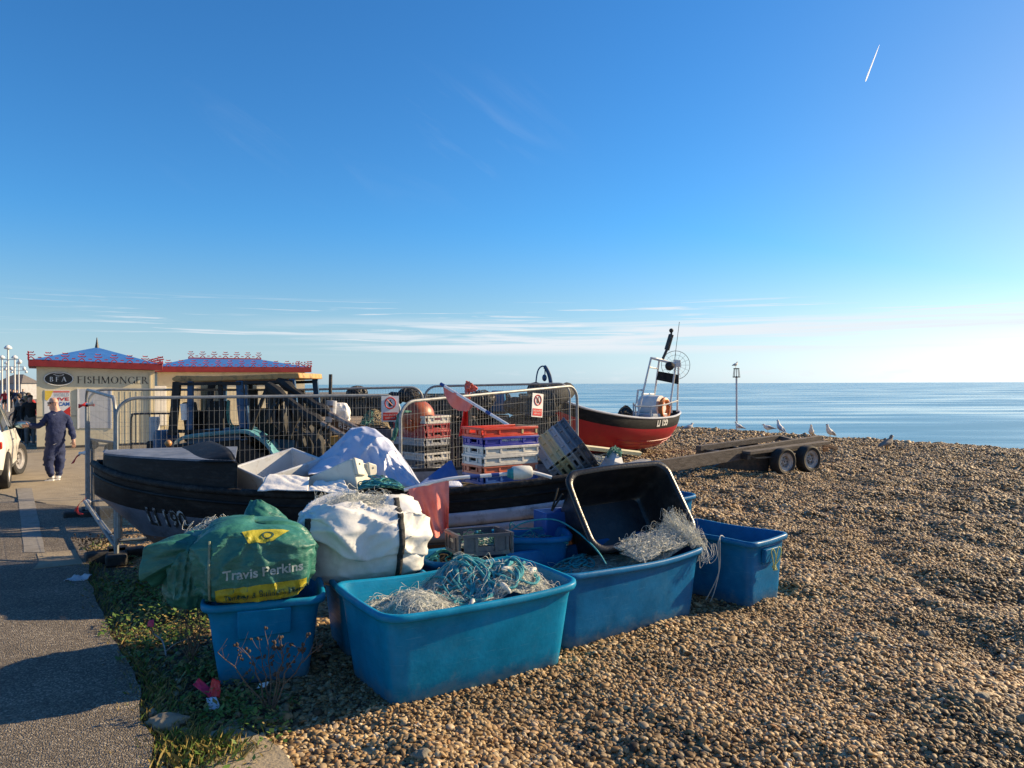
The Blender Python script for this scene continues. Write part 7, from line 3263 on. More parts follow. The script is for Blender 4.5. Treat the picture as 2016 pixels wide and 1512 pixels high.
def hand(nodes, edges, root, wrist, dr, side, up, mi, s=1.0):
    """palm, four curled fingers of unequal length and a thumb, from a wrist node"""
    dr, side, up = dr.normalized(), side.normalized(), up.normalized()
    palm = wrist + dr * .045 * s
    kn = root + 'p'
    nodes[kn] = (palm, .036 * s, .022 * s, mi)
    edges.append((root, kn))
    for f, (off, ln) in enumerate([(.030, .068), (.010, .078), (-.010, .073), (-.029, .058)]):
        b = palm + dr * .04 * s + side * off * s
        m = b + dr * ln * .5 * s - up * .006 * s
        e = m + dr * ln * .42 * s - up * .026 * s
        for q, (pp, rr) in enumerate([(b, .0105), (m, .0095), (e, .0080)]):
            nodes[f'{root}f{f}{q}'] = (pp, rr * s, rr * s, mi)
        edges.append((kn, f'{root}f{f}0'))
        edges.append((f'{root}f{f}0', f'{root}f{f}1'))
        edges.append((f'{root}f{f}1', f'{root}f{f}2'))
    b = palm + side * .036 * s - dr * .01 * s
    m = b + side * .028 * s + dr * .030 * s - up * .01 * s
    nodes[root + 't0'] = (b, .013 * s, .013 * s, mi)
    nodes[root + 't1'] = (m, .010 * s, .010 * s, mi)
    edges.append((kn, root + 't0'))
    edges.append((root + 't0', root + 't1'))


# the man in navy, by his car
YM = 15.7


def Mp(u, v, dy=0):
    return P(u, v, YM + dy)


nd = dict(
    pelvis=(Mp(108, 886), .155, .145, 0), hem=(Mp(108.5, 875, -.01), .185, .16, 0), belly=(Mp(107.5, 863, -.02), .215, .18, 0), chest=(Mp(111, 839), .19, .155, 0), upchest=(Mp(112, 823), .145, .115, 0), neck=(Mp(110, 811, .0), .07, .075, 1),
    head0=(Mp(107, 803, -.0), .082, .088, 1), head=(Mp(104.5, 795.5), .094, .100, 1), head2=(Mp(105.5, 789), .090, .094, 1), crown=(Mp(106.5, 784), .064, .068, 1), nose=(Mp(95.2, 797.5, -.02), .016, .016, 1), chin=(Mp(99.5, 804.5, -.01), .05, .05, 1),
    shA=(Mp(92, 824, -.12), .088, .088, 0), elA=(Mp(76, 842, -.2), .068, .068, 0), wrA=(Mp(60, 839, -.28), .045, .045, 0),
    shB=(Mp(131, 824, .12), .092, .092, 0), elB=(Mp(141, 849, .12), .072, .072, 0), wrB=(Mp(144, 866, .05), .05, .05, 0), hnB=(Mp(144.5, 869, .03), .034, .03, 1), hnA=(Mp(57, 838.6, -.29), .034, .03, 1),
    hipA=(Mp(99, 890, -.09), .125, .125, 0), knA=(Mp(94, 912, -.13), .105, .11, 0), anA=(Mp(99.5, 936, -.09), .062, .062, 0), skA=(Mp(102, 941, -.06), .045, .045, 2), heA=(Mp(103, 945.5, -.06), .045, .04, 3), toA=(Mp(90.5, 946.5, -.12), .04, .032, 3),
    hipB=(Mp(116, 890, .09), .125, .125, 0), knB=(Mp(117, 912, .10), .105, .11, 0), anB=(Mp(115, 936, .07), .062, .062, 0), skB=(Mp(113.5, 941, .05), .045, .045, 2), heB=(Mp(114.5, 945.5, .05), .045, .04, 3), toB=(Mp(103, 947, .0), .04, .032, 3))
ed = [('pelvis', 'hem'), ('hem', 'belly'), ('belly', 'chest'), ('chest', 'upchest'), ('upchest', 'neck'), ('neck', 'head0'), ('head0', 'head'), ('head', 'head2'), ('head2', 'crown'), ('head', 'nose'), ('head0', 'chin'), ('upchest', 'shA'), ('shA', 'elA'), ('elA', 'wrA'), ('wrA', 'hnA'),
      ('upchest', 'shB'), ('shB', 'elB'), ('elB', 'wrB'), ('wrB', 'hnB'), ('pelvis', 'hipA'), ('hipA', 'knA'), ('knA', 'anA'), ('anA', 'skA'), ('skA', 'heA'), ('heA', 'toA'), ('pelvis', 'hipB'), ('hipB', 'knB'), ('knB', 'anB'), ('anB', 'skB'), ('skB', 'heB'), ('heB', 'toB')]
hand(nd, ed, 'hnB', nd['hnB'][0], Vector((.12, -.1, -1)), Vector((-.75, -.65, 0)), Vector((.65, -.75, 0)), 1)
hand(nd, ed, 'hnA', nd['hnA'][0], Vector((-1, -.25, -.1)), Vector((.1, -.3, 1)), Vector((0, -1, -.2)), 1)
MAN = figure('person', 'bald man in a navy tracksuit and sunglasses reaching for the white car', nd, ed, [M['navy'], M['skin'], M['sheet_white'], M['shoe_grey']], loc=(Mp(108, 948).x, YM, 0), subd=2, folds=.028)
mb = MB()
hc = Mp(103.5, 795, 0)
mb.tube([Mp(113, 794.5, -.07), Mp(109, 794.2, -.10), Mp(101, 794.2, -.11)], .007, 6)
for (u, dy) in ((98.5, -.105), (95.2, -.015)):
    mb.ball(Mp(u, 794.6, dy), (.024, .024, .019), 10)
mb.build('sunglasses', M['lens_black'], MAN)
mb = MB()
mb.ball(Mp(109.5, 797.5, -.095), (.018, .012, .03), 10)
mb.build('ear', M['skin'], MAN)
mb = MB()
q = Mp(97.5, 802, -.06)
mb.tube([q, q + Vector((.03, -.03, .0))], .005, 5)
mb.build('mouth', M['flag_pink'], MAN)
for (u, v) in ((107, 817), (107, 875.5)):
    mb = MB()
    q = Mp(u, v, -.185 if v < 850 else -.16)
    mb.tube([q + Vector((-.03, 0, -.008)), q + Vector((0, -.005, -.006)), q + Vector((.035, 0, .012))], [.004, .008, .003], 5)
    mb.build('logo', M['sign_white'], MAN)
mb = MB()
for k in ('A', 'B'):
    he, to = nd['he' + k][0], nd['to' + k][0]
    a = Vector((he.x + .03, he.y, .035))
    b = Vector((to.x - .03, to.y, .03))
    mb.beam(a, b, .10, .03)
mb.build('shoe_sole', M['sheet_white'], MAN, bevel=.01)


def walker(label, x, y, rot, h, top, legs, hair, group=None, stride=.1, shoes='shoe_grey', skinleg=False, armsw=.12, hat=None, z0=0.0):
    """a standing or walking figure, facing its own -Y"""
    s = h / 1.72
    R = Matrix.Translation((x, y, z0)) @ Matrix.Rotation(rot, 4, 'Z') @ Matrix.Scale(s, 4)
    V = lambda a, b, c: R @ Vector((a, b, c))
    r = lambda q: q * s
    n = dict(pelvis=(V(0, 0, .93), r(.145), r(.12), 1), belly=(V(0, -.01, 1.08), r(.15), r(.125), 0), chest=(V(0, 0, 1.27), r(.17), r(.13), 0), upchest=(V(0, .01, 1.38), r(.13), r(.10), 0), neck=(V(0, 0, 1.46), r(.055), r(.055), 2),
             head0=(V(0, -.015, 1.54), r(.072), r(.078), 2), head=(V(0, -.01, 1.61), r(.082), r(.09), 2), head2=(V(0, 0, 1.66), r(.072), r(.078), 2), nose=(V(0, -.105, 1.585), r(.014), r(.014), 2),
             shA=(V(-.18, 0, 1.39), r(.072), r(.072), 0), elA=(V(-.25, armsw * .4, 1.12), r(.056), r(.056), 0), wrA=(V(-.24, -.1 - armsw, .92), r(.04), r(.04), 0), hnA=(V(-.24, -.12 - armsw, .885), r(.032), r(.026), 2),
             shB=(V(.18, 0, 1.39), r(.072), r(.072), 0), elB=(V(.25, .05 + armsw, 1.12), r(.056), r(.056), 0), wrB=(V(.24, .02 + armsw * .5, .90), r(.04), r(.04), 0), hnB=(V(.24, .01 + armsw * .5, .865), r(.032), r(.026), 2),
             hipA=(V(-.09, 0, .87), r(.10), r(.10), 1), knA=(V(-.10, -stride * .8, .48), r(.068), r(.07), 3), anA=(V(-.10, -stride, .11), r(.048), r(.048), 3), heA=(V(-.10, -stride + .03, .045), r(.042), r(.04), 4), toA=(V(-.11, -stride - .14, .035), r(.038), r(.03), 4),
             hipB=(V(.09, 0, .87), r(.10), r(.10), 1), knB=(V(.10, stride * .3, .48), r(.068), r(.07), 3), anB=(V(.10, stride, .11), r(.048), r(.048), 3), heB=(V(.10, stride + .03, .045), r(.042), r(.04), 4), toB=(V(.11, stride - .14, .035), r(.038), r(.03), 4))
    e = [('pelvis', 'belly'), ('belly', 'chest'), ('chest', 'upchest'), ('upchest', 'neck'), ('neck', 'head0'), ('head0', 'head'), ('head', 'head2'), ('head', 'nose'), ('upchest', 'shA'), ('shA', 'elA'), ('elA', 'wrA'), ('wrA', 'hnA'),
         ('upchest', 'shB'), ('shB', 'elB'), ('elB', 'wrB'), ('wrB', 'hnB'), ('pelvis', 'hipA'), ('hipA', 'knA'), ('knA', 'anA'), ('anA', 'heA'), ('heA', 'toA'), ('pelvis', 'hipB'), ('hipB', 'knB'), ('knB', 'anB'), ('anB', 'heB'), ('heB', 'toB')]
    R3 = R.to_3x3().normalized()
    for k, sg in (('hnA', 1), ('hnB', -1)):
        hand(n, e, k, n[k][0], R3 @ Vector((0, -.25, -1)), R3 @ Vector((0, -1, .2)), R3 @ Vector((-sg, 0, 0)), 2, s)
    t = figure('person', label, n, e, [M[top], M[legs], M['skin'], M['skin'] if skinleg else M[legs], M[shoes]], group=group, loc=(x, y, z0))
    mb = MB()
    mb.ball(V(0, .018, 1.655), (r(.088), r(.092), r(.075)), 14, R=R3)
    mb.ball(V(0, .045, 1.60), (r(.082), r(.065), r(.08)), 14, R=R3)
    mb.build('hair' if not hat else 'hat', M[hair], t)
    return t


# people waiting at the side of the kiosk, in dark clothes
q = [(59, 24.9, 'black_cloth', 'grey_cloth', 'hair_brown', 1.70, .6, 'person in a long black coat waiting closest to the kiosk corner'),
     (50, 26.2, 'black_cloth', 'black_cloth', 'rope_tan', 1.66, -.4, 'fair-haired person in black waiting in the middle of the kiosk queue'),
     (43, 25.4, 'black_cloth', 'black_cloth', 'hair_brown', 1.55, .3, 'shorter dark-haired person in black in the kiosk queue'),
     (36, 27.8, 'grey_cloth', 'black_cloth', 'hair_brown', 1.72, -.9, 'person in a grey top and black trousers at the left end of the kiosk queue'),
     (55, 28.5, 'red_cloth', 'black_cloth', 'hair_brown', 1.74, .2, 'person in a dark red jacket standing behind the kiosk queue')]
for (u, Y_, a, b, c_, h, ro, lb) in q:
    walker(lb, P(u, 0, Y_).x, Y_, ro, h, a, b, c_, group='people waiting beside the kiosk', stride=.05)
walker('woman running in a red top and dark shorts, wearing a white hat', P(9, 0, 58).x, 58, .5, 1.68, 'red_cloth', 'black_cloth', 'sheet_white', stride=.24, skinleg=True, armsw=.2, hat=True, shoes='sheet_white')
q = [(26, 64, 'black_cloth', 'black_cloth', 'hair_brown', 'dark-clothed walker beside the tall lamp post on the promenade'), (33, 60, 'navy', 'black_cloth', 'hair_brown', 'walker in a navy top behind the kiosk queue'),
     (45, 70, 'grey_cloth', 'navy', 'rope_tan', 'fair-haired walker in grey farther along the promenade'), (20, 75, 'black_cloth', 'grey_cloth', 'hair_brown', 'walker in a black top and grey trousers behind the runner')]
for (u, Y_, a, b, c_, lb) in q:
    walker(lb, P(u, 0, Y_).x, Y_, .3, 1.7, a, b, c_, group='walkers far along the promenade')


# ================================================================ THE WHITE CAR
def car():
    rear, front = Vector((-9.84, 14.5, 0)), Vector((-11.12, 16.8, 0))
    d = (front - rear).normalized()
    s = Vector((d.y, -d.x, 0))        # its right-hand side
    ctr = (rear + front) / 2 - s * .78
    t = thing('parked_car', 'white hatchback parked at the left edge, its wing mirror towards the man', 'car', ctr)
    wb = (front - rear).length / 2

    def C(x, y, z):
        return ctr + d * x + s * y + Vector((0, 0, z * 1.14))
    # stations along the length: x, sill z, bonnet/belt z, roof z, half widths sill / middle / belt / roof
    st = [(-2.05, .45, .80, .85, .55, .62, .60, .45), (-1.98, .32, .92, 1.15, .72, .80, .76, .50), (-1.7, .28, .98, 1.36, .80, .87, .82, .58), (-1.3, .26, .99, 1.46, .82, .89, .83, .60), (-.5, .25, .97, 1.50, .82, .88, .83, .62), (.3, .25, .95, 1.46, .82, .87, .82, .60),
          (.75, .25, .94, 1.27, .82, .87, .81, .62), (1.15, .25, .93, 1.0, .82, .88, .81, .66), (1.35, .26, .90, .95, .82, .89, .80, .64), (1.8, .28, .80, .85, .78, .84, .74, .5), (2.05, .36, .66, .72, .6, .68, .6, .4)]
    xs = np.linspace(-2.05, 2.05, 60)
    S = [np.interp(xs, [q[0] for q in st], [q[k] for q in st]) for k in range(1, 8)]
    mb = MB()
    for sg in (1, -1):
        A = []
        for i, x in enumerate(xs):
            zs, zb, zr, ws, wm, wb_, wr = [q[i] for q in S]
            pts = []
            for (w, z) in ((ws * .9, zs - .04), (ws, zs), (ws + .03, zs + .08), (wm, (zs + zb) * .52), (wm, (zs + zb) * .60), (wb_ + .02, zb - .06), (wb_, zb), (wb_ - .01, zb + .004), (wr + .03, zr - .06), (wr, zr - .02), (wr - .12, zr), (0, zr + .015)):
                zz = z
                # wheel arches
                for xw in (-wb, wb):
                    r_ = .38
                    if abs(x - xw) < r_:
                        za = .31 + math.sqrt(r_ * r_ - (x - xw) ** 2)
                        if z < zb - .08 and zz < za:
                            zz = min(za, zb - .1)
                pts.append(C(x, sg * w, zz))
            A.append(pts)
        cols = [1, 1, 0, 0, 0, 0, 0, 2, 0, 0, 0]
        k0 = len(mb.m)
        mb.grid(A, mi=cols, flip=(sg < 0))
        # only the cabin part of the window band is glass
        kk = 0
        for i in range(len(xs) - 1):
            for j in range(11):
                if cols[j] == 2 and not (-1.75 < xs[i] < .95 and abs(xs[i] + .45) > .05 and xs[i] < .9):
                    mb.m[k0 + kk] = 0
                kk += 1
    mb.build('body', [M['car_white'], M['brown_bumper'], M['glass']], t, angle=35)
    mb = MB()
    mb.box(C(0, 0, .45), (3.6 * 1.0, 1.3, .45), Matrix.Rotation(math.atan2(d.y, d.x), 3, 'Z'))
    mb.build('underbody', M['rubber'], t)
    for x in (-wb, wb):
        for sg in (1, -1):
            ax = s * sg
            if x > 0:
                ax = (Matrix.Rotation(-.32, 3, 'Z') @ s) * sg
            wheel('wheel', C(x, sg * .79, .325), .37, .24, ax, M['tyre'], M['rim_grey'], t, rr=.62, bolts=5)
    mb = MB()
    mb.ball(C(.55, .98, 1.02), (.10, .17, .085), 16, R=Matrix.Rotation(math.atan2(d.y, d.x), 3, 'Z'))
    mb.beam(C(.62, .80, .98), C(.6, .95, 1.0), .05, .06)
    mir = mb.build('wing_mirror', M['brown_bumper'], t)
    mb = MB()
    mb.ball(C(.452, .985, 1.022), (.008, .145, .068), 16, R=Matrix.Rotation(math.atan2(d.y, d.x), 3, 'Z'))
    put(mb.build('mirror_glass', M['mirror_glass'], None), mir)
    mb = MB()
    mb.box(C(-1.93, .78, .78), (.08, .12, .14), Matrix.Rotation(math.atan2(d.y, d.x), 3, 'Z'))
    mb.build('tail_lamp', M['lamp_red'], t, bevel=.02)
    mb = MB()
    mb.beam(C(-.45, .885, .80), C(-.3, .885, .80), .02, .03)
    mb.build('door_handle', M['car_white'], t, bevel=.006)
    for x in (-.55, .62):
        mb = MB()
        mb.beam(C(x, .886, .35), C(x, .852, .93), .012, .008)
        mb.build('door_gap', M['rubber'], t)
    return t


car()

# ================================================================ PROMENADE LAMPS AND FAR SHELTER
for (u, v, Y_, lb) in ((16, 686, 58, 'tallest white lamp post with a domed head on the promenade'), (29, 705, 72, 'second tallest white lamp post, right of the domed one'), (4, 705, 74, 'white lamp post cut by the left edge of the view'), (37, 716, 92, 'small globe lamp post in front of the far shelter'), (13, 716, 95, 'small lamp post left of the tallest one')):
    q = P(u, v, Y_)
    T = thing('street_lamp', lb, 'lamp post', (q.x, Y_, 0), group='white lamp posts along the promenade')
    mb = MB()
    mb.tube([(q.x, Y_, 0), (q.x, Y_, q.z * .4), (q.x, Y_, q.z - .1)], [.10, .08, .065], 10)
    mb.build('pole', M['white_paint'], T, fixn=False)
    mb = MB()
    mb.lathe([(.08, -.12), (.26, -.08), (.28, 0), (.18, .14), (.04, .22)], 14, Matrix.Translation(q))
    mb.build('lamp_head', M['lamp_globe'], T)
    mb = MB()
    z_ = q.z - .9
    mb.tube([(q.x - .9, Y_, z_), (q.x + .9, Y_, z_)], .035, 6)
    mb.build('cross_arm', M['white_paint'], T, fixn=False)
    for sg in (-1, 1):
        mb = MB()
        mb.ball((q.x + sg * .9, Y_, z_ - .18), .16, 12)
        mb.build('globe', M['lamp_globe'], T)
T = thing('shelter', 'far grey shelter with a dark hipped roof at the left edge', 'shelter', P(22, 760, 110))
Yq = 110
x0, x1 = P(-6, 0, Yq).x, P(45, 0, Yq).x
mb = MB()
mb.hexa([(x0, Yq, 0), (x1 - .3, Yq, 0), (x1 - .3, Yq + 4, 0), (x0, Yq + 4, 0), (x0, Yq, 2.4), (x1 - .3, Yq, 2.4), (x1 - .3, Yq + 4, 2.4), (x0, Yq + 4, 2.4)])
mb.build('wall', M['far_wall'], T)
mb = MB()
mb.add([(x0 - .3, Yq - .3, 2.41), (x1, Yq - .3, 2.41), (x1, Yq + 4.3, 2.41), (x0 - .3, Yq + 4.3, 2.41), (x0 + 1.2, Yq + 2, P(0, 738, Yq).z), (x1 - 1.2, Yq + 2, P(0, 738, Yq).z)], [(0, 1, 5, 4), (1, 2, 5), (2, 3, 4, 5), (3, 0, 4), (3, 2, 1, 0)])
mb.build('roof', M['far_roof'], T, smooth=False)

# ================================================================ BOAT TRAILER
ta = Vector((.88, .475, 0)).normalized()
tn = Vector((-.475, .88, 0)).normalized()
w1 = P(1540, 911, 16.5)
T = thing('boat_trailer', 'long dark timber and steel boat trailer with two wheels, parked on the shingle', 'trailer', (5.2, 16.4, 0))
rw = .305
wA = Vector((w1.x, w1.y, rw - .03))
wB = wA + ta * .80
wB.z = rw - .01
for c_ in (wA, wB):
    wheel('wheel', c_, rw, .26, -tn, M['tyre'], M['rim_grey'], T, rr=.66, bolts=7)
for c_ in (wA, wB):
    wheel('wheel', c_ + tn * 1.75, rw, .24, tn, M['tyre'], M['rim_grey'], T, rr=.66, bolts=7)


def tb(name, u0, v0, Y0, u1, v1, Y1, w, h, m, over=0):
    mb = MB()
    a, b = P(u0, v0, Y0), P(u1, v1, Y1)
    mb.beam(a, b, w, h)
    return mb.build(name, m, T, bevel=.008)


tb('main_beam', 1212, 934, 14.5, 1614, 869, 17.9, .12, .26, M['old_timber'])
tb('bunk_plank', 1468, 893, 16.2, 1626, 872, 17.6, .24, .07, M['old_timber'])
tb('far_beam', 1374, 884, 17.3, 1534, 862, 18.7, .16, .12, M['old_timber'])
tb('far_beam', 1534, 862, 18.7, 1570, 872, 18.0, .12, .10, M['old_timber'])
for (u, v, Y_) in ((1395, 893, 17.2), (1440, 887, 17.6), (1505, 878, 18.2)):
    mb = MB()
    p = P(u, v, Y_)
    mb.box((p.x, p.y, (p.z + .12) / 2 + .02), (.22, .14, max(.1, p.z - .12)))
    mb.build('support', M['dark_steel'], T)
mb = MB()
for k in (-.9, .15, 1.2):
    c_ = wA + ta * k
    mb.beam(Vector((c_.x, c_.y, .42)) + tn * .1, Vector((c_.x, c_.y, .42)) + tn * 1.7, .1, .12)
mb.build('cross_member', M['dark_steel'], T)
mb = MB()
for c_ in (wA, wB):
    mb.tube([c_, c_ + tn * 1.75], .045, 8)
mb.build('axle', M['dark_steel'], T)
mb = MB()
mb.prism([P(1462, 892, 16.35), P(1520, 888, 16.6), P(1512, 930, 16.6), P(1440, 925, 16.3), P(1405, 920, 16.1)], tn * .08)
mb.build('chassis_plate', M['dark_steel'], T, bevel=.006)
mb = MB()
mb.beam(P(1476, 898, 16.2), P(1486, 903, 16.2), .03, .03)
mb.beam(P(1486, 903, 16.2), P(1520, 901, 16.4), .03, .03)
mb.build('bracket', M['dark_steel'], T)
tb('tail_bar', 1600, 870, 17.8, 1646, 884, 18.2, .1, .08, M['brown_timber'])
mb = MB()
p = P(1625, 886, 17.6)
mb.box(p, (.12, .05, .1))
mb.build('rear_lamp', M['c_tan'], T, bevel=.01)
# grey planks by the drawbar, and scraps on the shingle
T = thing('timber_plank', 'short grey plank lying beside the trailer drawbar', 'plank', P(1255, 915, 13.4))
mb = MB()
mb.beam(P(1232, 920, 13.2), P(1272, 908, 13.6), .22, .06)
mb.build('plank', M['grey_timber'], T, bevel=.006)
mb = MB()
mb.beam(G(1245, 960) + Vector((0, .6, 0)), G(1262, 950) + Vector((0, .6, .25)), .1, .3)
mb.build('block', M['old_timber'], T)
T = thing('timber_plank', 'second grey plank end resting on the trailer drawbar', 'plank', P(1280, 915, 13.2))
mb = MB()
mb.beam(P(1240, 926, 13.0), P(1290, 916, 13.3), .16, .09)
mb.build('plank', M['grey_timber'], T, bevel=.006)
T = thing('scrap_metal', 'two dark rusty plates standing in the shingle below the red boat', 'scrap metal', G(1255, 890))
for (u, v, a) in ((1250, 885, -.5), (1263, 886, -.3)):
    mb = MB()
    p = G(u, v + 5)
    mb.box((p.x, p.y, .2), (.14, .03, .5), Matrix.Rotation(a, 3, 'Y') @ Matrix.Rotation(.6, 3, 'Z'))
    mb.build('plate', M['hull_brown'], T)

# ================================================================ BEACON AND GULLS
Yk = 30.5
q = P(1450, 850, Yk)
T = thing('beacon_post', 'thin white marker post with a cage top at the edge of the sea', 'beacon', (q.x, Yk, 0))
mb = MB()
zt = P(1450, 727, Yk).z
mb.tube([(q.x, Yk, -.2), (q.x, Yk, zt - .3)], .038, 8)
mb.build('pole', M['board_grey'], T, fixn=False)
mb = MB()
for k in range(10):
    a = 2 * PI * k / 10
    mb.tube([(q.x + .10 * math.cos(a), Yk + .10 * math.sin(a), zt - .02), (q.x + .14 * math.cos(a), Yk + .14 * math.sin(a), zt - .34)], .012, 5)
for (z_, r_) in ((zt, .12), (zt - .34, .15)):
    mb.lathe([(.02, 0), (r_, 0), (r_, .04), (.02, .04)], 14, Matrix.Translation((q.x, Yk, z_ - .02)))
mb.build('cage', M['dark_steel'], T, fixn=False)


def gull(label, u, v, Y_, rot, s=1.0, up=.35, brown=False, sit=False, zb=None):
    """standing gull, facing its own +X before turning"""
    p = P(u, v, Y_)
    if zb is not None:
        p = Vector((p.x, p.y, zb))
    t = thing('seagull', label, 'gull', p, group='gulls on the beach' if zb is None else None)
    s *= .82
    up = up * .6 if up > 0 else up
    R = Matrix.Translation(p) @ Matrix.Rotation(rot, 4, 'Z') @ Matrix.Scale(s, 4)
    h = .06 if sit else .17
    wht = M['gull_brown'] if brown else M['gull_white']
    gry = M['gull_brown'] if brown else M['gull_grey']
    # trunk from tail to breast, then neck and head
    ax = [(-.26, h + .02 - .1 * up, .012), (-.17, h + .04 - .06 * up, .035), (-.06, h + .07, .09), (.04, h + .085 + .05 * up, .10), (.11, h + .12 + .12 * up, .078), (.14, h + .17 + .2 * up, .045), (.155, h + .20 + .26 * up, .046), (.175, h + .215 + .27 * up, .04), (.195, h + .215 + .27 * up, .018)]
    mb = MB()
    mb.tube([R @ Vector((x, 0, z)) for x, z, r in ax], [r * s for x, z, r in ax], 10)
    mb.build('body', wht, t)
    for sg in (-1, 1):
        mb = MB()
        w = [(.06, h + .10 + .05 * up, .02), (-.02, h + .10, .05), (-.14, h + .06 - .04 * up, .045), (-.25, h + .03 - .1 * up, .022), (-.32, h + .015 - .14 * up, .005)]
        mb.tube([R @ Vector((x, sg * (.062 + .012 * math.sin(i)) * (1 - .12 * i), z)) for i, (x, z, r) in enumerate(w)], [r * s for x, z, r in w], 8)
        mb.build('wing', gry, t)
        if not sit:
            mb = MB()
            mb.tube([R @ Vector((.02, sg * .03, h + .02)), R @ Vector((.01, sg * .03, h * .5)), R @ Vector((.02, sg * .03, -.01))], .008 * s, 5)
            mb.tube([R @ Vector((.02, sg * .03, 0.0)), R @ Vector((.06, sg * .035, -.005))], .01 * s, 5)
            mb.build('leg', M['gull_beak'], t)
    mb = MB()
    mb.tube([R @ Vector((.19, 0, h + .212 + .27 * up)), R @ Vector((.235, 0, h + .205 + .27 * up)), R @ Vector((.25, 0, h + .195 + .27 * up))], [.014 * s, .009 * s, .004 * s], 6)
    mb.build('beak', M['gull_beak'], t)
    return t


gull('gull perched on top of the beacon cage', 1448, 727, Yk, .5, .72, .2, zb=zt + .02)
gull('gull standing just right of the beacon foot', 1455, 851, 30, 2.6, 1.0, .5)
gull('gull bending forward, left of the pair above the trailer', 1512, 855, 28, 2.9, 1.15, -.1)
gull('gull standing upright on the far trailer beam', 1536, 857, 19.2, 1.8, .82, .9)
gull('white-breasted gull half hidden behind the trailer end', 1597, 864, 27, -2.0, 1.1, .9)
gull('gull standing upright, rightmost of the white gulls', 1634, 866, 26.5, -2.6, 1.2, .9)
gull('brown young gull crouching on the crest at the far right', 1746, 892, 22, .4, 1.35, .3, brown=True)
gull('gull sitting on the shingle behind the stern of the red boat', 1356, 848, 32, .3, 1.2, .1, sit=True)

# vapour trail far off
T = thing('vapour_trail', 'short white vapour trail of an aircraft high at the right of the sky', 'vapour trail', P(1720, 126, 2500))
mb = MB()
pts = [P(1706 + 28 * k / 10, 161 - 72 * k / 10, 2500) for k in range(11)]
wd = [2, 3, 2.8, 2.4, 2.2, 2.2, 2, 1.8, 1.5, 1.1, .5]
for ax_ in (Vector((1, .3, 0)), Vector((0, .5, 1))):
    mb.grid([[p - ax_ * w * 1.3 for p, w in zip(pts, wd)], [p + ax_ * w * 1.3 for p, w in zip(pts, wd)]])
vm = bpy.data.materials.new('vapour')
vm.use_nodes = True
tl = vm.node_tree.nodes.new('ShaderNodeBsdfTranslucent')
tl.inputs[0].default_value = (.95, .95, .97, 1)
vm.node_tree.links.new(tl.outputs[0], vm.node_tree.nodes['Material Output'].inputs[0])
mb.build('trail', vm, T, smooth=False, fixn=False)

# ================================================================ VERGE: WEEDS, RUBBISH, STONES
def leaves():
    rg = np.random.default_rng(5)
    mb = MB()
    # clump centres along the verge
    C_ = []
    for _ in range(50):
        y = rg.uniform(3.4, 8.0)
        lo = np.interp(y, [3.4, 4.2, 5, 6, 7, 8], [-1.8, -1.95, -2.35, -3.05, -3.6, -4.4])
        hi = np.interp(y, [3.4, 4.2, 5, 6, 7, 8], [-1.25, -1.45, -1.75, -2.3, -3.2, -4.0])
        C_.append((rg.uniform(lo, hi), y, rg.uniform(.10, .26), rg.uniform(.04, .15)))
    for (u, v, r_, h_) in ((300, 1240, .42, .20), (350, 1210, .35, .22), (330, 1290, .35, .18), (270, 1180, .3, .1), (390, 1230, .25, .25), (390, 1330, .25, .14), (440, 1380, .25, .10), (490, 1400, .3, .08), (210, 1082, .2, .2), (185, 1090, .2, .12), (285, 1105, .25, .08)):
        p = G(u, v)
        C_.append((p.x, p.y, r_, h_))
    for (cx, cy, r_, h_) in C_:
        n = int(120 * (r_ / .2) ** 2)
        kind = rg.random()
        for _ in range(n):
            a, d = rg.uniform(0, 2 * PI), r_ * math.sqrt(rg.random())
            x, y = cx + d * math.cos(a), cy + d * math.sin(a)
            z = h_ * rg.random() * (1 - (d / r_) ** 2 * .7) + .0
            s = rg.uniform(.007, .018) * (1.7 if rg.random() < .25 else 1)
            t = rg.uniform(0, 2 * PI)
            dx, dy = math.cos(t), math.sin(t)
            tilt = rg.uniform(-.2, .9)
            f = Vector((dx, dy, tilt)).normalized()
            sd = Vector((-dy, dx, rg.uniform(-.4, .4))).normalized()
            p = Vector((x, y, z))
            mi = 1 if rg.random() < (.15 if kind < .6 else .65) else 0
            mb.add([p - sd * s * .2, p + f * s - sd * s * .6, p + f * s * 2.2, p + f * s + sd * s * .6], [(0, 1, 2, 3)], mi)
    return mb


o = leaves().build('weeds', [M['leaf'], M['leaf_dry']], None, smooth=False, fixn=False)
tag(o, 'low green weeds and ivy growing over the verge', 'weeds', kind='stuff')


def grass():
    rg = np.random.default_rng(8)
    mb = MB()
    edge = [(165, 1110), (178, 1160), (210, 1220), (238, 1290), (268, 1335), (285, 1375), (300, 1440), (330, 1470), (380, 1480), (430, 1490), (310, 1500)]
    E = [G(u, v) for u, v in edge]
    for i in range(3600):
        k = rg.integers(0, len(E) - 1)
        p = E[k].lerp(E[k + 1], rg.random()) + Vector((rg.normal(.06, .09), rg.normal(0, .08), -.01))
        h = rg.uniform(.02, .075) * (1.4 if k > 6 else 1)
        a = rg.uniform(0, 2 * PI)
        d = Vector((math.cos(a), math.sin(a), 0))
        s = Vector((-d.y, d.x, 0)) * .0022
        l = rg.uniform(.2, 1.0)
        mb.add([p - s, p + s, p + d * h * l * .5 + s * .8 + Vector((0, 0, h * .7)), p + d * h * l + Vector((0, 0, h))], [(0, 1, 2, 3)], int(rg.random() < .6))
    return mb


o = grass().build('grass', [M['leaf'], M['leaf_dry']], None, smooth=False, fixn=False)
tag(o, 'tufts of short yellowing grass along the broken edge of the tarmac', 'grass', kind='stuff')

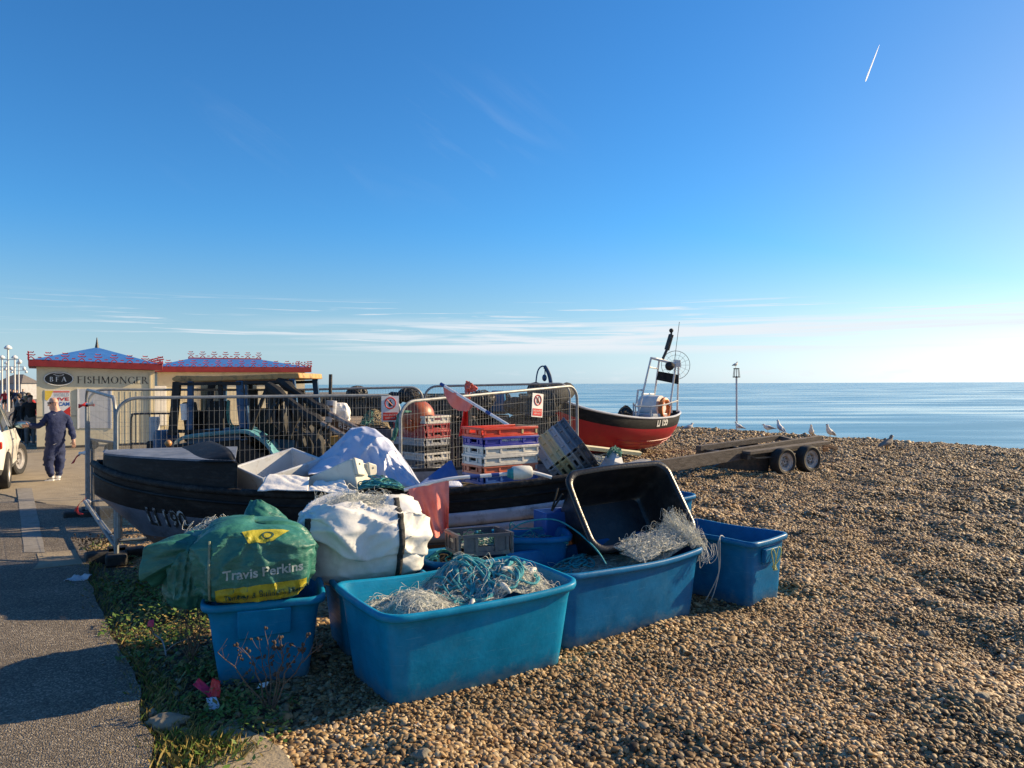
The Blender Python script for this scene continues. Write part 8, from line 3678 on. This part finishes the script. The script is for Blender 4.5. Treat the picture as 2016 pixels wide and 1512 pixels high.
# loose stones on the verge
rg = np.random.default_rng(15)
n = 1500
y = rg.uniform(3.2, 6.2, n)
x = np.interp(y, [3.2, 4.2, 5, 6.2], [-1.9, -2.2, -2.6, -3.2]) + rg.random(n) * np.interp(y, [3.2, 4.2, 5, 6.2], [1.0, 1.0, 1.1, 1.2])
s = .006 + .02 * rg.random(n) ** 3
shp = bpy.data.collections['pebbles_shapes'].objects[:]
scatter('loose_gravel', np.stack([x, y, np.full(n, -.005)], 1), np.stack([rg.normal(0, .4, n), rg.normal(0, .4, n), rg.uniform(0, 6, n)], 1), np.stack([s * 1.3, s, s * .7], 1), shp, rg.integers(0, 7, n), 'scattered stones lying on the dark soil of the verge', 'gravel')


def rock(label, p, sz, seed, rz=0.0):
    bm = bmesh.new()
    bmesh.ops.create_icosphere(bm, subdivisions=4, radius=1)
    off = Vector((seed * 3.1, seed, 0))
    for v in bm.verts:
        c = v.co.copy()
        d = mnoise.noise(c * 1.1 + off) * .35 + mnoise.noise(c * 3 + off) * .12 + mnoise.noise(c * 8 + off) * .04
        v.co = c * (1 + d)
        v.co.x = round(v.co.x * 3) / 3 * .25 + v.co.x * .75
        v.co = Vector((v.co.x * sz[0], v.co.y * sz[1], v.co.z * sz[2]))
    me = bpy.data.meshes.new('rock')
    bm.to_mesh(me)
    bm.free()
    me.materials.append(M['rock'])
    me.polygons.foreach_set('use_smooth', [True] * len(me.polygons))
    o = bpy.data.objects.new('rock', me)
    COL.objects.link(o)
    o.location = p
    o.rotation_euler = (0, .1, rz)
    return tag(o, label, 'rock')


rock('pale flat rock lying in the hollow at the edge of the tarmac', G(325, 1432) + Vector((0, 0, .02)), (.105, .08, .06), 2, .3)
rock('small tan stone beside the flat rock in the hollow', G(298, 1412) + Vector((0, 0, .02)), (.022, .03, .025), 5, .3)
rock('small round stone under the tip of the white litter', G(464, 1428) + Vector((0, 0, .01)), (.03, .02, .018), 7, .3)
rock('flat grey stone lying beneath the boat bow', G(345, 1075, 0) + Vector((.2, 0, .04)), (.22, .16, .07), 9, .3)
sheet('concrete_footing', [(410, 1446), (470, 1428), (522, 1452), (560, 1478), (600, 1540), (560, 1640), (380, 1640), (398, 1510)], .02, M['concrete'], thick=.08, seed=14, jag=.02)


def twigs(name, label, cat, base, spread, hgt, n, seed, heads=True, m='twig', r=.006):
    rg = random.Random(seed)
    t = thing(name, label, cat, base)
    mb = MB()
    tips = []
    for k in range(n):
        a = -1 + 2 * (k + .5) / n + rg.uniform(-.15, .15)
        d = Vector((a * spread, rg.uniform(-.3, .3) * spread, hgt * rg.uniform(.7, 1)))
        p = Vector(base) + Vector((a * .02, 0, 0))
        pts = [p]
        for i in range(1, 7):
            pts.append(p + d * (i / 6) + Vector((rg.gauss(0, .012), rg.gauss(0, .012), .03 * math.sin(i / 6 * PI))))
        mb.tube(pts, np.linspace(r, r * .35, len(pts)), 5)
        for i in (3, 4, 5, 6):
            for _ in range(2):
                e = pts[i] + Vector((rg.uniform(-.07, .07), rg.uniform(-.05, .05), rg.uniform(.02, .09)))
                mb.tube([pts[i], (pts[i] + e) / 2 + Vector((0, 0, -.008)), e], r * .25, 4)
                tips.append(e)
        tips.append(pts[-1])
    if heads:
        for e in tips:
            if rg.random() < .55:
                for _ in range(3):
                    q = e + Vector((rg.gauss(0, .006), rg.gauss(0, .006), rg.gauss(0, .006)))
                    mb.ball(q, rg.uniform(.006, .011), 6, mi=1)
    mb.build('stem', [M[m], M['seedhead']], t, fixn=False)
    return t


twigs('dead_bush', 'dead brown seed-headed plant standing in front of the narrow turquoise tub', 'dry plant', G(530, 1398), .30, .46, 8, 4)
twigs('dead_bush', 'bundle of dry brown stalks against the left side of the narrow tub', 'dry plant', G(375, 1310), .10, .42, 12, 9, heads=False, r=.005)
twigs('leafy_plant', 'low reddish leafy plant by the fence foot under the bow', 'plant', G(185, 1100), .25, .22, 9, 12, m='twig', r=.005)
T = thing('dry_twig', 'bare curved twig with a scrap of red litter on its tip, in the weeds', 'twig', G(325, 1300))
mb = MB()
pts = smooth_path([G(325, 1305) + Vector((0, 0, .05)), G(318, 1290) + Vector((0, 0, .10)), G(302, 1283) + Vector((0, 0, .13)), G(294, 1290) + Vector((0, 0, .22))], 6)
mb.tube(pts, .006, 5)
mb.tube(smooth_path([G(325, 1305) + Vector((0, 0, .08)), G(345, 1300) + Vector((0, 0, .12)), G(380, 1295) + Vector((0, 0, .15))], 6), .004, 5)
mb.build('stem', M['grey_timber'], T, fixn=False)
p = Vector(pts[-1])
cloth('red_scrap', p + Vector((-.028, 0, -.01)), p + Vector((.028, -.01, -.015)), p + Vector((.022, .02, .035)), p + Vector((-.02, .02, .03)), M['litter_red'], T, n=10, k=8, amp=.008, seed=61, solid=.002)
T = thing('litter_wrapper', 'torn red and white wrapper lying on the verge before the narrow tub', 'litter', G(405, 1385))
p = G(405, 1388) + Vector((0, 0, .05))
cloth('red_piece', p + Vector((-.10, .03, .06)), p + Vector((.03, -.02, .0)), p + Vector((.02, .05, .02)), p + Vector((-.08, .07, .09)), M['litter_red'], T, n=14, k=8, amp=.012, seed=62, solid=.002)
cloth('red_piece', p + Vector((0, 0, .0)), p + Vector((.09, -.02, .0)), p + Vector((.07, .04, .08)), p + Vector((.02, .04, .10)), mat('bright_red_litter', (.65, .025, .02), None, rough=.4), T, n=14, k=8, amp=.012, seed=63, solid=.002)
cloth('white_piece', p + Vector((.0, -.02, .0)), p + Vector((.07, -.03, .01)), p + Vector((.13, -.10, -.035)), p + Vector((.06, -.11, -.035)), M['litter_white'], T, n=14, k=8, amp=.012, seed=64, solid=.002)
T = thing('litter_wrapper', 'crumpled grey plastic bag among the weeds by the tarmac edge', 'litter', G(150, 1150))
p = G(140, 1152) + Vector((0, 0, .04))
cloth('sheet', p + Vector((-.09, 0, 0)), p + Vector((.12, .0, 0)), p + Vector((.14, .12, .03)), p + Vector((-.06, .12, .02)), M['board_grey'], T, n=20, k=12, amp=.03, fr=4, seed=66, solid=.002)
T = thing('litter_wrapper', 'scrap of white paper on the stones at the foot of the narrow tub', 'litter', G(512, 1362))
p = G(512, 1362) + Vector((0, 0, .02))
cloth('sheet', p + Vector((-.03, 0, 0)), p + Vector((.03, .0, 0.01)), p + Vector((.04, .03, .03)), p + Vector((-.02, .03, .02)), M['sheet_white'], T, n=10, k=8, amp=.01, seed=67, solid=.002)
# bits washed up on the beach
rg = random.Random(77)
for k, (u, v, lb) in enumerate(((1822, 1252, 'grey lump of flint lying alone on the right of the beach'), (1625, 1112, 'pale stone on the beach right of the empty blue tub'), (1930, 1390, 'pale stone near the lower right corner'), (830, 1505, 'dark stone at the bottom edge in front of the large tub'))):
    p = G(u, v)
    rock(lb, p + Vector((0, 0, float(gz(p.x, p.y)) + .015)), (.055, .045, .035), 20 + k, rg.random() * 3)
